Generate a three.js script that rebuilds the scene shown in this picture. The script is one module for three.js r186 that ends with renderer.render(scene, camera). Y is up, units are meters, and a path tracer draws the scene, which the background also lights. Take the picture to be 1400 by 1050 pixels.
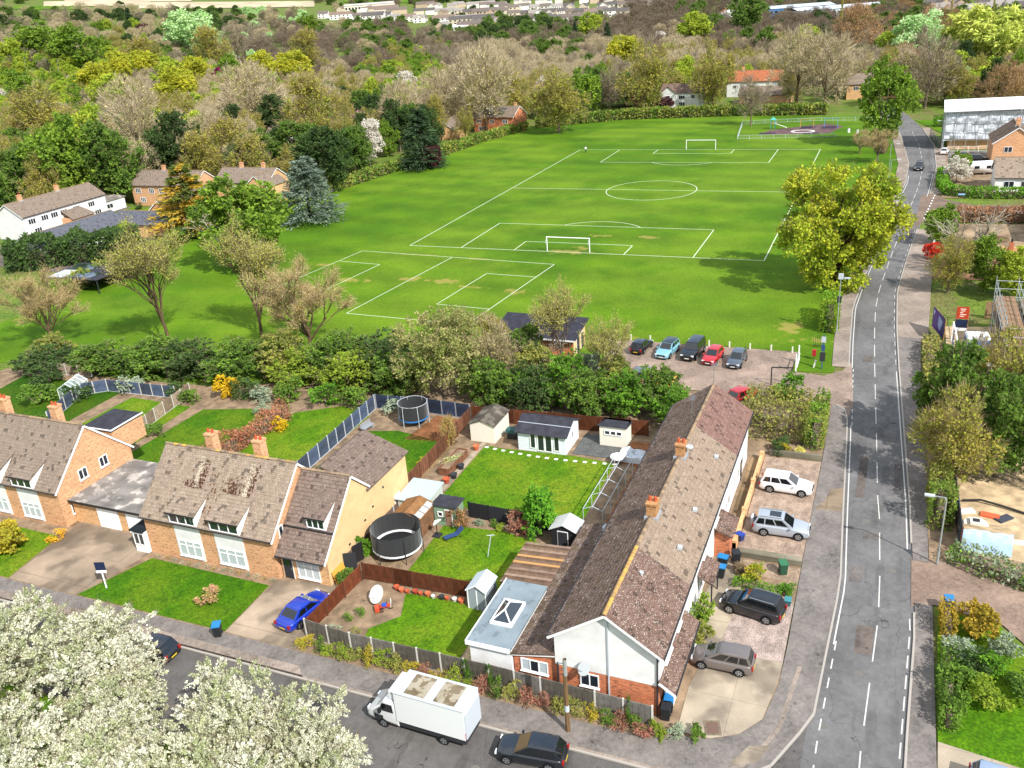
import * as THREE from 'three';
import { mergeGeometries } from 'three/addons/utils/BufferGeometryUtils.js';
import { MarchingCubes } from 'three/addons/objects/MarchingCubes.js';

// ---------------------------------------------------------------- camera, sky, sun, exposure
// Plan frame: u runs across the estate, v runs along the main road away from the junction; world x = u, y = height, z = -v.
const scene = new THREE.Scene();
const CAM = { u: 13.59, v: -41.06, h: 42.1, yaw: 24, pitch: 23.705, roll: -4.24, f: 1218.9 };
const camera = new THREE.PerspectiveCamera(2 * Math.atan(525 / CAM.f) * 180 / Math.PI, 4 / 3, 0.5, 9000);
camera.position.set(CAM.u, CAM.h, -CAM.v);
camera.rotation.order = 'YXZ';
camera.rotation.set(-CAM.pitch * Math.PI / 180, CAM.yaw * Math.PI / 180, CAM.roll * Math.PI / 180);
camera.updateMatrixWorld(true);
scene.add(camera);

const SKY = 0.95;
const sunDir = new THREE.Vector3(0.628, 0.69, 0.398).normalize();
{ // the sky: pale blue air, whiter towards the horizon, with broken fair-weather cloud all round
  const W = 512, H = 256, d = new Float32Array(W * H * 4), hs = (x, y, s) => { let h = Math.imul(x | 0, 374761393) ^ Math.imul(y | 0, 668265263) ^ Math.imul(s, 974711); h = Math.imul(h ^ (h >>> 13), 1274126177); return ((h ^ (h >>> 16)) >>> 0) / 4294967296; }, e = (t) => t * t * (3 - 2 * t);
  const ns = (x, y, s) => { const i = Math.floor(x), j = Math.floor(y), a = e(x - i), b = e(y - j), p = (hs(i, j, s) * (1 - a) + hs(i + 1, j, s) * a), q = (hs(i, j + 1, s) * (1 - a) + hs(i + 1, j + 1, s) * a); return p * (1 - b) + q * b; };
  for (let j = 0; j < H; j++) for (let i = 0; i < W; i++) {
    const el = (j + 0.5) / H * Math.PI - Math.PI / 2, az = (i + 0.5) / W * Math.PI * 2, k = (j * W + i) * 4, s = Math.max(0, Math.sin(el)), t = Math.pow(s, 0.45), c = Math.cos(el) / (s + 0.25), x = Math.cos(az) * c * 2.2 + 40, y = Math.sin(az) * c * 2.2 + 40;
    const n = ns(x, y, 1) * 0.5 + ns(x * 2, y * 2, 2) * 0.28 + ns(x * 4, y * 4, 3) * 0.14 + ns(x * 8, y * 8, 4) * 0.08, cl = s > 0 ? Math.min(1, Math.max(0, (n - 0.44) * 5.5)) * Math.min(1, s * 6) * 0.85 : 0;
    const air = [0.62 - 0.36 * t, 0.7 - 0.26 * t, 0.8 - 0.08 * t]; for (let m = 0; m < 3; m++) d[k + m] = SKY * (el < 0 ? [0.42, 0.42, 0.38][m] : air[m] * (1 - cl) + [1.0, 1.0, 1.0][m] * cl); d[k + 3] = 1;
  }
  const sky = new THREE.DataTexture(d, W, H, THREE.RGBAFormat, THREE.FloatType); sky.mapping = THREE.EquirectangularReflectionMapping; sky.magFilter = sky.minFilter = THREE.LinearFilter; sky.needsUpdate = true; scene.background = sky; scene.environment = sky;
}
const sun = new THREE.DirectionalLight(new THREE.Color(1, 0.965, 0.92), 4.6);
sun.position.copy(sunDir).multiplyScalar(300).add(new THREE.Vector3(-30, 0, -60));
sun.target.position.set(-30, 0, -60);
sun.castShadow = true;
sun.shadow.mapSize.set(4096, 4096);
Object.assign(sun.shadow.camera, { left: -220, right: 220, top: 220, bottom: -220, near: 1, far: 900 });
scene.add(sun, sun.target);
const renderer = new THREE.WebGLRenderer({ antialias: true });
renderer.shadowMap.enabled = true;
renderer.toneMapping = THREE.LinearToneMapping;
renderer.toneMappingExposure = 1.38;

// ---------------------------------------------------------------- random numbers and noise
function rng(seed) { let s = (seed * 2654435761) >>> 0; return () => { s = (s + 0x6d2b79f5) >>> 0; let t = Math.imul(s ^ (s >>> 15), 1 | s); t = (t + Math.imul(t ^ (t >>> 7), 61 | t)) ^ t; return ((t ^ (t >>> 14)) >>> 0) / 4294967296; }; }
const hash2 = (x, y, s) => { let h = Math.imul(x | 0, 374761393) ^ Math.imul(y | 0, 668265263) ^ Math.imul(s | 0, 2246822519); h = Math.imul(h ^ (h >>> 13), 1274126177); return ((h ^ (h >>> 16)) >>> 0) / 4294967296; };
const sm = (t) => t * t * (3 - 2 * t), lerp = (a, b, t) => a + (b - a) * t, clamp = (x, a = 0, b = 1) => Math.min(b, Math.max(a, x));
const step = (a, b, x) => sm(clamp((x - a) / (b - a)));
function vnoise(x, y, per, s) {
  const xi = Math.floor(x), yi = Math.floor(y), fx = sm(x - xi), fy = sm(y - yi), m = (a) => ((a % per) + per) % per;
  const x0 = m(xi), x1 = m(xi + 1), y0 = m(yi), y1 = m(yi + 1);
  return lerp(lerp(hash2(x0, y0, s), hash2(x1, y0, s), fx), lerp(hash2(x0, y1, s), hash2(x1, y1, s), fx), fy);
}
function fbm(x, y, per, s, oct = 4) { let a = 0, w = 0.5, t = 0; for (let i = 0; i < oct; i++) { a += w * vnoise(x, y, per, s + i * 17); t += w; x *= 2; y *= 2; per *= 2; w *= 0.5; } return a / t; }

// a tiling colour texture of the given size in metres; f(x, y) with x, y in 0..1 gives sRGB 0..255 and, as a fourth value, relief 0..1
function tex(n, metres, f, relief = 0) {
  const d = new Uint8Array(n * n * 4), b = relief ? new Uint8Array(n * n * 4) : null;
  for (let j = 0; j < n; j++) for (let i = 0; i < n; i++) {
    const c = f((i + 0.5) / n, (j + 0.5) / n), k = (j * n + i) * 4;
    d[k] = clamp(c[0], 0, 255); d[k + 1] = clamp(c[1], 0, 255); d[k + 2] = clamp(c[2], 0, 255); d[k + 3] = 255;
    if (b) { b[k] = b[k + 1] = b[k + 2] = clamp(c[3]) * 255; b[k + 3] = 255; }
  }
  const mk = (data, srgb) => { const t = new THREE.DataTexture(data, n, n, THREE.RGBAFormat); t.wrapS = t.wrapT = THREE.RepeatWrapping; t.magFilter = THREE.LinearFilter; t.minFilter = THREE.LinearMipmapLinearFilter; t.generateMipmaps = true; if (srgb) t.colorSpace = THREE.SRGBColorSpace; const m = Array.isArray(metres) ? metres : [metres, metres]; t.repeat.set(1 / m[0], 1 / m[1]); t.needsUpdate = true; return t; };
  return { map: mk(d, true), bumpMap: b ? mk(b, false) : null };
}
const hex = (h) => [(h >> 16) & 255, (h >> 8) & 255, h & 255];
const mixc = (a, b, t) => [lerp(a[0], b[0], t), lerp(a[1], b[1], t), lerp(a[2], b[2], t)];
function mat(color, rough = 0.85, o = {}) { return new THREE.MeshPhysicalMaterial({ color, roughness: rough, specularIntensity: rough >= 0.85 ? 0.3 : 1, side: THREE.DoubleSide, ...o }); }
function tmat(t, rough = 0.9, bump = 0.01, o = {}) { return new THREE.MeshPhysicalMaterial({ map: t.map, specularIntensity: 0.3, ...(t.bumpMap ? { bumpMap: t.bumpMap, bumpScale: bump } : {}), roughness: rough, side: THREE.DoubleSide, ...o }); }
const withTint = (m, c) => { const k = m.clone(); k.color = new THREE.Color(c); return k; }, mulTint = (m, c) => { const k = m.clone(); k.color = m.color.clone().multiply(new THREE.Color(c)); return k; };

// ---------------------------------------------------------------- photo pixel (1400 x 1050) -> point at height h over the flat ground
function G(px, py, h = 0) {
  const d = new THREE.Vector3((px - 700) / CAM.f, -(py - 525) / CAM.f, -1).applyEuler(camera.rotation);
  const t = (h - CAM.h) / d.y;
  return [CAM.u + d.x * t, CAM.v - d.z * t, h, t * d.length()];
}
const AX = Math.sin(CAM.yaw * Math.PI / 180), AY = Math.cos(CAM.yaw * Math.PI / 180);
function terrain(u, v) {                                            // the land is flat to 330 m and then rises, most of all towards the west
  const du = u - CAM.u, dv = v - CAM.v, D = Math.hypot(du, dv);
  if (D < 330) return 0;
  const fw = -du * AX + dv * AY, rt = du * AY + dv * AX, az = Math.atan2(rt, fw) * 180 / Math.PI;
  const A = az < 0 ? lerp(44, 112, step(0, 34, -az)) : lerp(44, 26, step(0, 34, az));
  return A * Math.pow(clamp((D - 330) / 1200, 0, 1.7), 1.55) + step(330, 700, D) * 1.5 * Math.sin(u * 0.011) * Math.cos(v * 0.009);
}
function GT(px, py, hc = 0) {                                       // the same on the rising land
  const d = new THREE.Vector3((px - 700) / CAM.f, -(py - 525) / CAM.f, -1).applyEuler(camera.rotation).normalize();
  for (let t = 30; t < 3000; t += 1 + t * 0.004) { const u = CAM.u + d.x * t, v = CAM.v - d.z * t, y = CAM.h + d.y * t; if (y <= terrain(u, v) + hc) return [u, v, terrain(u, v), t]; }
  return null;
}

// ---------------------------------------------------------------- naming
const taken = {};
function numbered(n) { const k = taken[n] = (taken[n] ?? -1) + 1; return k ? n + '_' + String(k).padStart(3, '0') : n; }
function tag(o, label, category, group) { Object.assign(o.userData, { label, category }); if (group) o.userData.group = group; return o; }
function thing(name, label, category, [u, v, h = 0], turn = 0, group) {
  const o = new THREE.Group(); o.name = numbered(name); o.position.set(u, h, -v); o.rotation.y = turn; scene.add(o);
  return tag(o, label, category, group);
}
function copyOf(src, [u, v, h = 0], turn = 0, scale = 1, label, group, name) {
  const o = src.clone(); o.name = numbered(name || src.name.replace(/_\d{3}$/, '')); o.userData = { ...src.userData };
  o.position.set(u, h, -v); o.rotation.y = turn; if (Array.isArray(scale)) o.scale.set(...scale); else o.scale.setScalar(scale);
  if (label) o.userData.label = label; if (group) o.userData.group = group;
  scene.add(o); return o;
}

// ---------------------------------------------------------------- mesh builder; every point is [u, v, h]; uv in metres
class MB {
  constructor(o = [0, 0, 0]) { this.o = o; this.p = []; this.uv = []; this.i = []; this.n = []; this.c = null; }
  vert(q, uv, n) { this.p.push(q[0] - this.o[0], q[2] - (this.o[2] || 0), -(q[1] - this.o[1])); this.uv.push(uv[0], uv[1]); this.n.push(n.x, n.y, n.z); return this.p.length / 3 - 1; }
  quad(a, b, c, d, uvs) {
    const A = new THREE.Vector3(a[0], a[2], -a[1]), B = new THREE.Vector3(b[0], b[2], -b[1]), C = new THREE.Vector3(c[0], c[2], -c[1]), D = new THREE.Vector3(d[0], d[2], -d[1]);
    const e = B.clone().sub(A), n = e.clone().cross(D.clone().sub(A)); if (n.lengthSq() < 1e-12) n.copy(C.clone().sub(B).cross(D.clone().sub(B))); n.normalize();
    const ex = e.clone().normalize(), ey = n.clone().cross(ex);
    // walls keep u horizontal and v up; flat faces use plan metres
    let f;
    if (uvs) f = null; else if (Math.abs(n.y) > 0.95) f = (P) => [P.x, -P.z]; else { const h = new THREE.Vector3(0, 1, 0).cross(n).normalize(), w = n.clone().cross(h); const o0 = 0; f = (P) => [P.dot(h), P.dot(w)]; }
    const q = [[a, A], [b, B], [c, C], [d, D]].map(([r, R], k) => this.vert(r, uvs ? uvs[k] : f(R), n));
    this.i.push(q[0], q[1], q[2]); if (c !== d) this.i.push(q[0], q[2], q[3]); return this;
  }
  tri(a, b, c) { return this.quad(a, b, c, c); }
  box(u0, v0, h0, u1, v1, h1, skip = '') {
    const P = (i, j, k) => [i ? u1 : u0, j ? v1 : v0, k ? h1 : h0];
    if (!skip.includes('f')) this.quad(P(0, 0, 0), P(1, 0, 0), P(1, 0, 1), P(0, 0, 1));
    if (!skip.includes('k')) this.quad(P(1, 1, 0), P(0, 1, 0), P(0, 1, 1), P(1, 1, 1));
    if (!skip.includes('l')) this.quad(P(0, 1, 0), P(0, 0, 0), P(0, 0, 1), P(0, 1, 1));
    if (!skip.includes('r')) this.quad(P(1, 0, 0), P(1, 1, 0), P(1, 1, 1), P(1, 0, 1));
    if (!skip.includes('t')) this.quad(P(0, 0, 1), P(1, 0, 1), P(1, 1, 1), P(0, 1, 1));
    if (!skip.includes('b')) this.quad(P(0, 1, 0), P(1, 1, 0), P(1, 0, 0), P(0, 0, 0));
    return this;
  }
  // a bar of square section between two points
  bar(a, b, w, t = w) {
    const A = new THREE.Vector3(a[0], a[2], -a[1]), B = new THREE.Vector3(b[0], b[2], -b[1]), d = B.clone().sub(A).normalize();
    const s = (Math.abs(d.y) > 0.9 ? new THREE.Vector3(1, 0, 0) : new THREE.Vector3(0, 1, 0)).cross(d).normalize().multiplyScalar(w / 2), r = d.clone().cross(s).normalize().multiplyScalar(t / 2);
    const K = (Q, i, j) => { const v = Q.clone().addScaledVector(s, i).addScaledVector(r, j); return [v.x, -v.z, v.y]; };
    const c = [[-1, -1], [1, -1], [1, 1], [-1, 1]];
    for (let k = 0; k < 4; k++) { const [i, j] = c[k], [i2, j2] = c[(k + 1) % 4]; this.quad(K(A, i, j), K(A, i2, j2), K(B, i2, j2), K(B, i, j)); }
    this.quad(K(A, -1, 1), K(A, 1, 1), K(A, 1, -1), K(A, -1, -1)); this.quad(K(B, -1, -1), K(B, 1, -1), K(B, 1, 1), K(B, -1, 1));
    return this;
  }
  // a tube through points with radii
  tube(pts, rad, sides = 6) {
    let prev = null; const V = pts.map((q) => new THREE.Vector3(q[0], q[2], -q[1])); let ref = new THREE.Vector3(0.31, 0.2, 0.93);
    for (let k = 0; k < V.length; k++) {
      const d = V[Math.min(k + 1, V.length - 1)].clone().sub(V[Math.max(k - 1, 0)]).normalize(); if (Math.abs(d.dot(ref)) > 0.95) ref = new THREE.Vector3(0.9, 0.1, -0.3);
      const s = ref.clone().cross(d).normalize(), r = d.clone().cross(s), ring = [], R = Array.isArray(rad) ? rad[k] : rad;
      for (let j = 0; j <= sides; j++) { const t = j / sides * Math.PI * 2, n = s.clone().multiplyScalar(Math.cos(t)).addScaledVector(r, Math.sin(t)), q = V[k].clone().addScaledVector(n, R); ring.push(this.vert([q.x, -q.z, q.y], [j / sides, k], n)); }
      if (prev) for (let j = 0; j < sides; j++) this.i.push(prev[j], prev[j + 1], ring[j + 1], prev[j], ring[j + 1], ring[j]);
      prev = ring;
    }
    return this;
  }
  cyl(u, v, h0, h1, r0, r1 = r0, sides = 14, cap = true) {
    this.tube([[u, v, h0], [u, v, h1]], [r0, r1], sides);
    if (cap) for (let j = 0; j < sides; j++) { const a = j / sides * 6.28319, b = (j + 1) / sides * 6.28319; this.tri([u, v, h1], [u + r1 * Math.cos(a), v + r1 * Math.sin(a), h1], [u + r1 * Math.cos(b), v + r1 * Math.sin(b), h1]); }
    return this;
  }
  // a flat polygon (plan points) as a slab
  slab(poly, h0, h1) {
    const sh = new THREE.Shape(poly.map(([x, y]) => new THREE.Vector2(x, y))), tris = THREE.ShapeUtils.triangulateShape(poly.map(([x, y]) => new THREE.Vector2(x, y)), []);
    const ar = THREE.ShapeUtils.area(sh.getPoints()); const up = new THREE.Vector3(0, 1, 0);
    const id = poly.map(([x, y]) => this.vert([x, y, h1], [x, y], up));
    for (const t of tris) this.i.push(id[t[0]], id[t[1]], id[t[2]]);
    if (h0 < h1) for (let k = 0; k < poly.length; k++) { const a = poly[k], b = poly[(k + 1) % poly.length]; const [p, q] = ar > 0 ? [a, b] : [b, a]; this.quad([...p, h0], [...q, h0], [...q, h1], [...p, h1]); }
    return this;
  }
  geo() {
    const g = new THREE.BufferGeometry();
    g.setAttribute('position', new THREE.Float32BufferAttribute(this.p, 3)); g.setAttribute('normal', new THREE.Float32BufferAttribute(this.n, 3)); g.setAttribute('uv', new THREE.Float32BufferAttribute(this.uv, 2));
    if (this.c) g.setAttribute('color', new THREE.Float32BufferAttribute(this.c, 3));
    g.setIndex(this.i); return g;
  }
  build(name, m, parent) { return addMesh(name, this.geo(), m, parent); }
}
function addMesh(name, g, m, parent = scene) {
  const o = new THREE.Mesh(g, m); o.name = parent === scene ? numbered(name) : name; o.castShadow = o.receiveShadow = true; parent.add(o); return o;
}
function struct(name, mb, m) { const o = mb.build(name, m, scene); o.userData.kind = 'structure'; return o; }

// ---------------------------------------------------------------- surface textures (what the surfaces are made of)
const T = {};
T.lawn = tex(512, 14, (x, y) => {                                   // mown garden grass, mottled with yellower and mossy patches
  const a = fbm(x * 9, y * 9, 9, 3, 5), b = fbm(x * 120, y * 120, 120, 9, 3), c = fbm(x * 4, y * 4, 4, 31, 3), w = step(0.56, 0.75, fbm(x * 22, y * 22, 22, 77, 3));
  let k = mixc([66, 106, 9], [92, 128, 14], a); k = mixc(k, [122, 134, 34], clamp((c - 0.5) * 2.2)); k = mixc(k, [46, 88, 9], w * 0.3); const s = 0.7 + b * 0.6; return [k[0] * s, k[1] * s, k[2] * s];
});
T.rough = tex(512, 30, (x, y) => {                                  // rough grass and bare soil of the open land
  const a = fbm(x * 12, y * 12, 12, 5, 5), b = fbm(x * 150, y * 150, 150, 8, 2), c = step(0.5, 0.66, fbm(x * 7, y * 7, 7, 21, 4));
  let k = mixc([74, 100, 34], [110, 124, 52], a); k = mixc(k, [112, 100, 70], c * 0.6); const s = 0.7 + b * 0.6; return k.map((q) => q * s);
});
const worn = [[-37.6, 101.6, 5, 2], [-35, 113, 3, 1.5], [-52, 82, 4.5, 1.8], [-38.5, 79, 2.6, 1.5], [-47, 80, 4, 1], [-58, 82, 3, 1.6], [-64, 95.8, 5, 0.5], [-50, 95, 5, 0.5], [-68, 80, 6, 1.2], [-78, 87, 3, 1.5], [-20, 64, 9, 0.7], [-36, 104, 2.5, 1.6], [3.2, 71, 2.2, 4.5], [6.6, 68, 3, 1], [-26, 113, 3, 1.2]];
const FIELD = { u0: -130, u1: 30, v0: 36, v1: 276 };
T.field = tex(1024, [FIELD.u1 - FIELD.u0, FIELD.v1 - FIELD.v0], (x, y) => {   // one sheet for the whole field: mowing bands, clover, worn earth at goal mouths
  const u = lerp(FIELD.u0, FIELD.u1, x), v = lerp(FIELD.v0, FIELD.v1, y);
  const a = fbm(x * 24, y * 36, 4096, 3, 5), b = hash2(Math.floor(x * 1024), Math.floor(y * 1024), 5), c = fbm(x * 7, y * 10, 4096, 61, 4), m = Math.sin((v + u * 0.12) * 0.55 + fbm(x * 20, y * 20, 4096, 11, 3) * 3);
  let k = mixc([62, 103, 10], [88, 126, 15], clamp(a * 1.3 - 0.15)); { const far = step(-0.25, 0.3, (c - 0.5) * 1.6 + (fbm(x * 60, y * 90, 4096, 17, 3) - 0.5) * 0.5); k = mixc(k, [108, 138, 34], far * 0.55); } k = mixc(k, [54, 94, 9], clamp((fbm(x * 14, y * 22, 4096, 91, 4) - 0.53) * 1.3));
  const s0 = 1 + m * 0.045 + (b - 0.5) * 0.16; k = k.map((q) => q * s0);
  for (const [pu, pv, ru, rv] of worn) { const d = Math.hypot((u - pu) / ru, (v - pv) / rv); if (d < 1.6) { const w = step(0.35, 0.75, (1.25 - d) * 0.75 + (fbm(x * 160, y * 240, 4096, 7, 3) - 0.5) * 1.3); k = mixc(k, [158, 144, 88], w * 0.7); } }
  return k;
});
T.field.map.repeat.set(1 / (FIELD.u1 - FIELD.u0), 1 / (FIELD.v1 - FIELD.v0)); T.field.map.offset.set(-FIELD.u0 / (FIELD.u1 - FIELD.u0), -FIELD.v0 / (FIELD.v1 - FIELD.v0));
function asphalt(seed, base, blot) {
  return tex(512, 12, (x, y) => {
    const a = fbm(x * 6, y * 6, 6, seed, 4), g = hash2(Math.floor(x * 1024), Math.floor(y * 1024), seed), b = fbm(x * 60, y * 60, 60, seed + 4, 3), st = step(0.6, 0.72, fbm(x * 10, y * 5, 10, seed + 9, 4));
    const cr = Math.abs(fbm(x * 8, y * 8, 8, seed + 31, 4) - 0.5) < 0.0035 ? 0.72 : 1; const s = (0.86 + (a - 0.5) * blot + (g - 0.5) * 0.2 + (b - 0.5) * 0.2 - st * 0.07) * cr; return [base[0] * s, base[1] * s, base[2] * s];
  });
}
T.road = tex(1024, 16, (x, y) => {   // the carriageway: polished wheel tracks are left out, patches and cracks are real repairs
  const a = fbm(x * 5, y * 5, 5, 40, 4), g = hash2(Math.floor(x * 2048), Math.floor(y * 2048), 6), b = fbm(x * 50, y * 50, 50, 44, 3), cr = Math.abs(fbm(x * 7, y * 3, 7, 71, 5) - 0.5) < 0.003 ? 0.7 : 1;
  const oil = step(0.62, 0.74, fbm(x * 16, y * 2, 16, 51, 3)) * 0.09; const s = (0.9 + (a - 0.5) * 0.26 + (g - 0.5) * 0.22 + (b - 0.5) * 0.16 - oil) * cr; return [116 * s, 114 * s, 113 * s];
});
T.pave = asphalt(70, [138, 130, 124], 0.32);
T.pink = asphalt(77, [164, 149, 136], 0.3);
T.concrete = tex(512, 11, (x, y) => {
  const a = fbm(x * 7, y * 7, 7, 12, 5), g = hash2(Math.floor(x * 1024), Math.floor(y * 1024), 2), st = step(0.52, 0.72, fbm(x * 5, y * 5, 5, 81, 4)), j = (Math.abs(((x * 3) % 1) - 0.5) > 0.4955 || Math.abs(((y * 3) % 1) - 0.5) > 0.4955) ? 0.72 : 1;
  const s = (0.9 + (a - 0.5) * 0.35 + (g - 0.5) * 0.1 - st * 0.17) * j; return [180 * s, 165 * s, 144 * s];
});
T.gravel = tex(512, 4, (x, y) => {
  const cx = Math.floor(x * 160), cy = Math.floor(y * 160), g = hash2(cx, cy, 3), g2 = hash2(cx, cy, 9), a = fbm(x * 8, y * 8, 8, 6, 4), s = 0.6 + g * 0.55 + (a - 0.5) * 0.4; const k = mixc([190, 178, 168], [202, 186, 178], g2); return [k[0] * s, k[1] * s, k[2] * s, g];
}, 1);
T.soil = tex(512, 6, (x, y) => { const a = fbm(x * 10, y * 10, 10, 6, 5), g = hash2(Math.floor(x * 512), Math.floor(y * 512), 3), s = 0.65 + a * 0.5 + (g - 0.5) * 0.3; return [146 * s, 124 * s, 100 * s, a]; }, 1);
T.sand = tex(512, 7, (x, y) => { const a = fbm(x * 10, y * 10, 10, 16, 5), g = hash2(Math.floor(x * 512), Math.floor(y * 512), 3), s = 0.7 + a * 0.5 + (g - 0.5) * 0.2; return [196 * s, 172 * s, 136 * s, a]; }, 1);
// interlocking concrete roof tiles: courses 0.32 m apart, tiles 0.3 m wide with a roll, speckled by lichen
function roofTex(seed, c0, c1, lichen, moss = 0, lichC = [214, 205, 190]) {
  return tex(512, 4.8, (x, y) => {
    const row = Math.floor(y * 15), fy = (y * 15) % 1, col = Math.floor(x * 16 + (row % 2) * 0.5), fx = (x * 16 + (row % 2) * 0.5) % 1, h = hash2(col % 16, row, seed), h2 = hash2(col % 16, row, seed + 5);
    let k = mixc(c0, c1, h * 0.75 + fbm(x * 5, y * 5, 5, seed + 2, 3) * 0.4 - 0.05); const g = fbm(x * 90, y * 90, 90, seed + 7, 3); k = k.map((q) => q * (0.78 + g * 0.42));
    if (h2 > 0.93) k = k.map((q) => q * 0.72);
    const sp = vnoise(x * 120, y * 120, 120, seed + 11), sp2 = fbm(x * 9, y * 9, 9, seed + 15, 3); if (sp > 1 - lichen * (0.35 + sp2 * 1.2)) k = mixc(k, lichC, 0.72);
    if (moss) { const mo = step(0.62 - moss * 0.14, 0.72, fbm(x * 10, y * 10, 10, seed + 23, 4)); k = mixc(k, [88, 74, 54], mo * 0.5); }
    const edge = fy < 0.09 ? 0.86 : 1, side = fx < 0.07 ? 0.92 : 1; return [k[0] * edge * side, k[1] * edge * side, k[2] * edge * side, (1 - fy) * 0.6 + 0.4 * Math.sin(fx * Math.PI) * (fy < 0.09 ? 0 : 1)];  // shade line under each course painted into the colour along the tile laps
  }, 1);
}
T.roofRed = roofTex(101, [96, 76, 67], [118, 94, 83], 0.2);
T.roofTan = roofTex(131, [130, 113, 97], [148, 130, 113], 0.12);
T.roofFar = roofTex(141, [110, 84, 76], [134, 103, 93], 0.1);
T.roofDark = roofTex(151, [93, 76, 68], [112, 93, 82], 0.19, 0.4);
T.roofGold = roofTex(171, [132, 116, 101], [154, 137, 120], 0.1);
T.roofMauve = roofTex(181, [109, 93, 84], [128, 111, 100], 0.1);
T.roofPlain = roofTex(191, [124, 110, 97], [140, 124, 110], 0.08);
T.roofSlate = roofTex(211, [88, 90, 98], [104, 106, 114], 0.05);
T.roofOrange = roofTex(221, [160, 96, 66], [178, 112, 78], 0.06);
function brickTex(seed, c0, c1, mortar) {
  return tex(512, [3.6, 3.6], (x, y) => {
    const row = Math.floor(y * 48), fy = (y * 48) % 1, X = x * 16 + (row % 2) * 0.5, col = Math.floor(X) % 16, fx = X % 1, h = hash2(col, row, seed), h2 = hash2(col, row, seed + 3);
    let k = mixc(c0, c1, h); if (h2 > 0.9) k = k.map((q) => q * 0.76); const g = fbm(x * 100, y * 100, 100, seed + 8, 2), w = fbm(x * 3, y * 3, 3, seed + 6, 4); k = k.map((q) => q * (0.82 + g * 0.2 + w * 0.18));
    const j = fx < 0.05 || fy < 0.15; return j ? [...mortar, 0] : [...k, 0.8];
  }, 1);
}
T.brick = brickTex(301, [196, 140, 100], [218, 168, 124], [205, 180, 150]);
T.brickRed = brickTex(331, [178, 96, 62], [208, 124, 84], [190, 160, 134]);
T.brickTan = brickTex(351, [206, 154, 104], [226, 178, 128], [212, 190, 156]);
T.render = tex(512, 5, (x, y) => { const a = fbm(x * 8, y * 8, 8, 4, 5), g = hash2(Math.floor(x * 512), Math.floor(y * 512), 3), s = 0.93 + (a - 0.5) * 0.12 + (g - 0.5) * 0.05; return [242 * s, 241 * s, 238 * s, g]; }, 1);
T.cream = tex(512, 5, (x, y) => { const a = fbm(x * 8, y * 8, 8, 14, 5), g = hash2(Math.floor(x * 512), Math.floor(y * 512), 3), s = 0.93 + (a - 0.5) * 0.12 + (g - 0.5) * 0.08; return [232 * s, 198 * s, 146 * s, g]; }, 1);
function wood(seed, c, gap, spread = 0.3) {                           // grain along the second axis; weathering stains
  return tex(512, 1.6, (x, y) => { const a = fbm(x * 60, y * 3, 60, seed, 4), b = fbm(x * 5, y * 5, 5, seed + 3, 4), s = 1 + (a - 0.5) * spread + (b - 0.5) * 0.4; return [c[0] * s, c[1] * s, c[2] * s, a]; }, 1);
}
T.fenceGrey = wood(401, [112, 108, 102]); T.fenceBrown = wood(411, [120, 82, 62]); T.fenceTan = wood(421, [158, 140, 122]); T.boards = wood(431, [142, 120, 104]); T.fenceBlue = wood(441, [78, 90, 112], 0, 0.15);
T.felt = tex(512, 3, (x, y) => { const a = fbm(x * 6, y * 6, 6, 5, 5), g = hash2(Math.floor(x * 512), Math.floor(y * 512), 3), j = Math.abs(((x * 3) % 1) - 0.5) > 0.494 ? 0.8 : 1, s = (0.85 + (a - 0.5) * 0.4 + (g - 0.5) * 0.2) * j; return [68 * s, 68 * s, 76 * s]; });
T.feltGrey = tex(512, 9, (x, y) => { const a = fbm(x * 8, y * 8, 8, 25, 5), b = step(0.52, 0.66, fbm(x * 14, y * 14, 14, 41, 4)), g = hash2(Math.floor(x * 1024), Math.floor(y * 1024), 3), s = 0.86 + (a - 0.5) * 0.5 + (g - 0.5) * 0.16; const k = mixc([146, 140, 134], [196, 188, 178], b); return k.map((q) => q * s); });
T.membrane = tex(512, 6, (x, y) => { const a = fbm(x * 6, y * 6, 6, 55, 5), st = step(0.6, 0.7, fbm(x * 11, y * 11, 11, 45, 4)), s = 0.93 + (a - 0.5) * 0.22 - st * 0.1; return [134 * s, 147 * s, 154 * s]; });
T.slab = tex(512, 2.4, (x, y) => { const i = Math.floor(x * 6), j = Math.floor(y * 12), h = hash2(i, j, 3), fx = (x * 6) % 1, fy = (y * 12) % 1, g = fbm(x * 40, y * 40, 40, 3, 3), s = 0.8 + h * 0.22 + (g - 0.5) * 0.3; const e = fx < 0.03 || fy < 0.06 ? 0.78 : 1; return [194 * s * e, 172 * s * e, 132 * s * e]; });
T.bark = tex(256, 2, (x, y) => { const a = fbm(x * 40, y * 6, 40, 5, 4), s = 0.6 + a * 0.8; return [118 * s, 104 * s, 88 * s, a]; }, 1);
T.crop = tex(512, 160, (x, y) => { const a = fbm(x * 8, y * 8, 8, 65, 4), s = 0.88 + (a - 0.5) * 0.3; return [206 * s, 190 * s, 158 * s]; });
T.cloth = tex(512, 4, (x, y) => { const a = fbm(x * 14, y * 5, 14, 15, 4), j = (x * 2) % 1 < 0.02 || (y * 2) % 1 < 0.03 ? 0.75 : 1, s = (0.86 + (a - 0.5) * 0.4) * j; return [232 * s, 238 * s, 244 * s, a]; }, 1);

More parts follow.
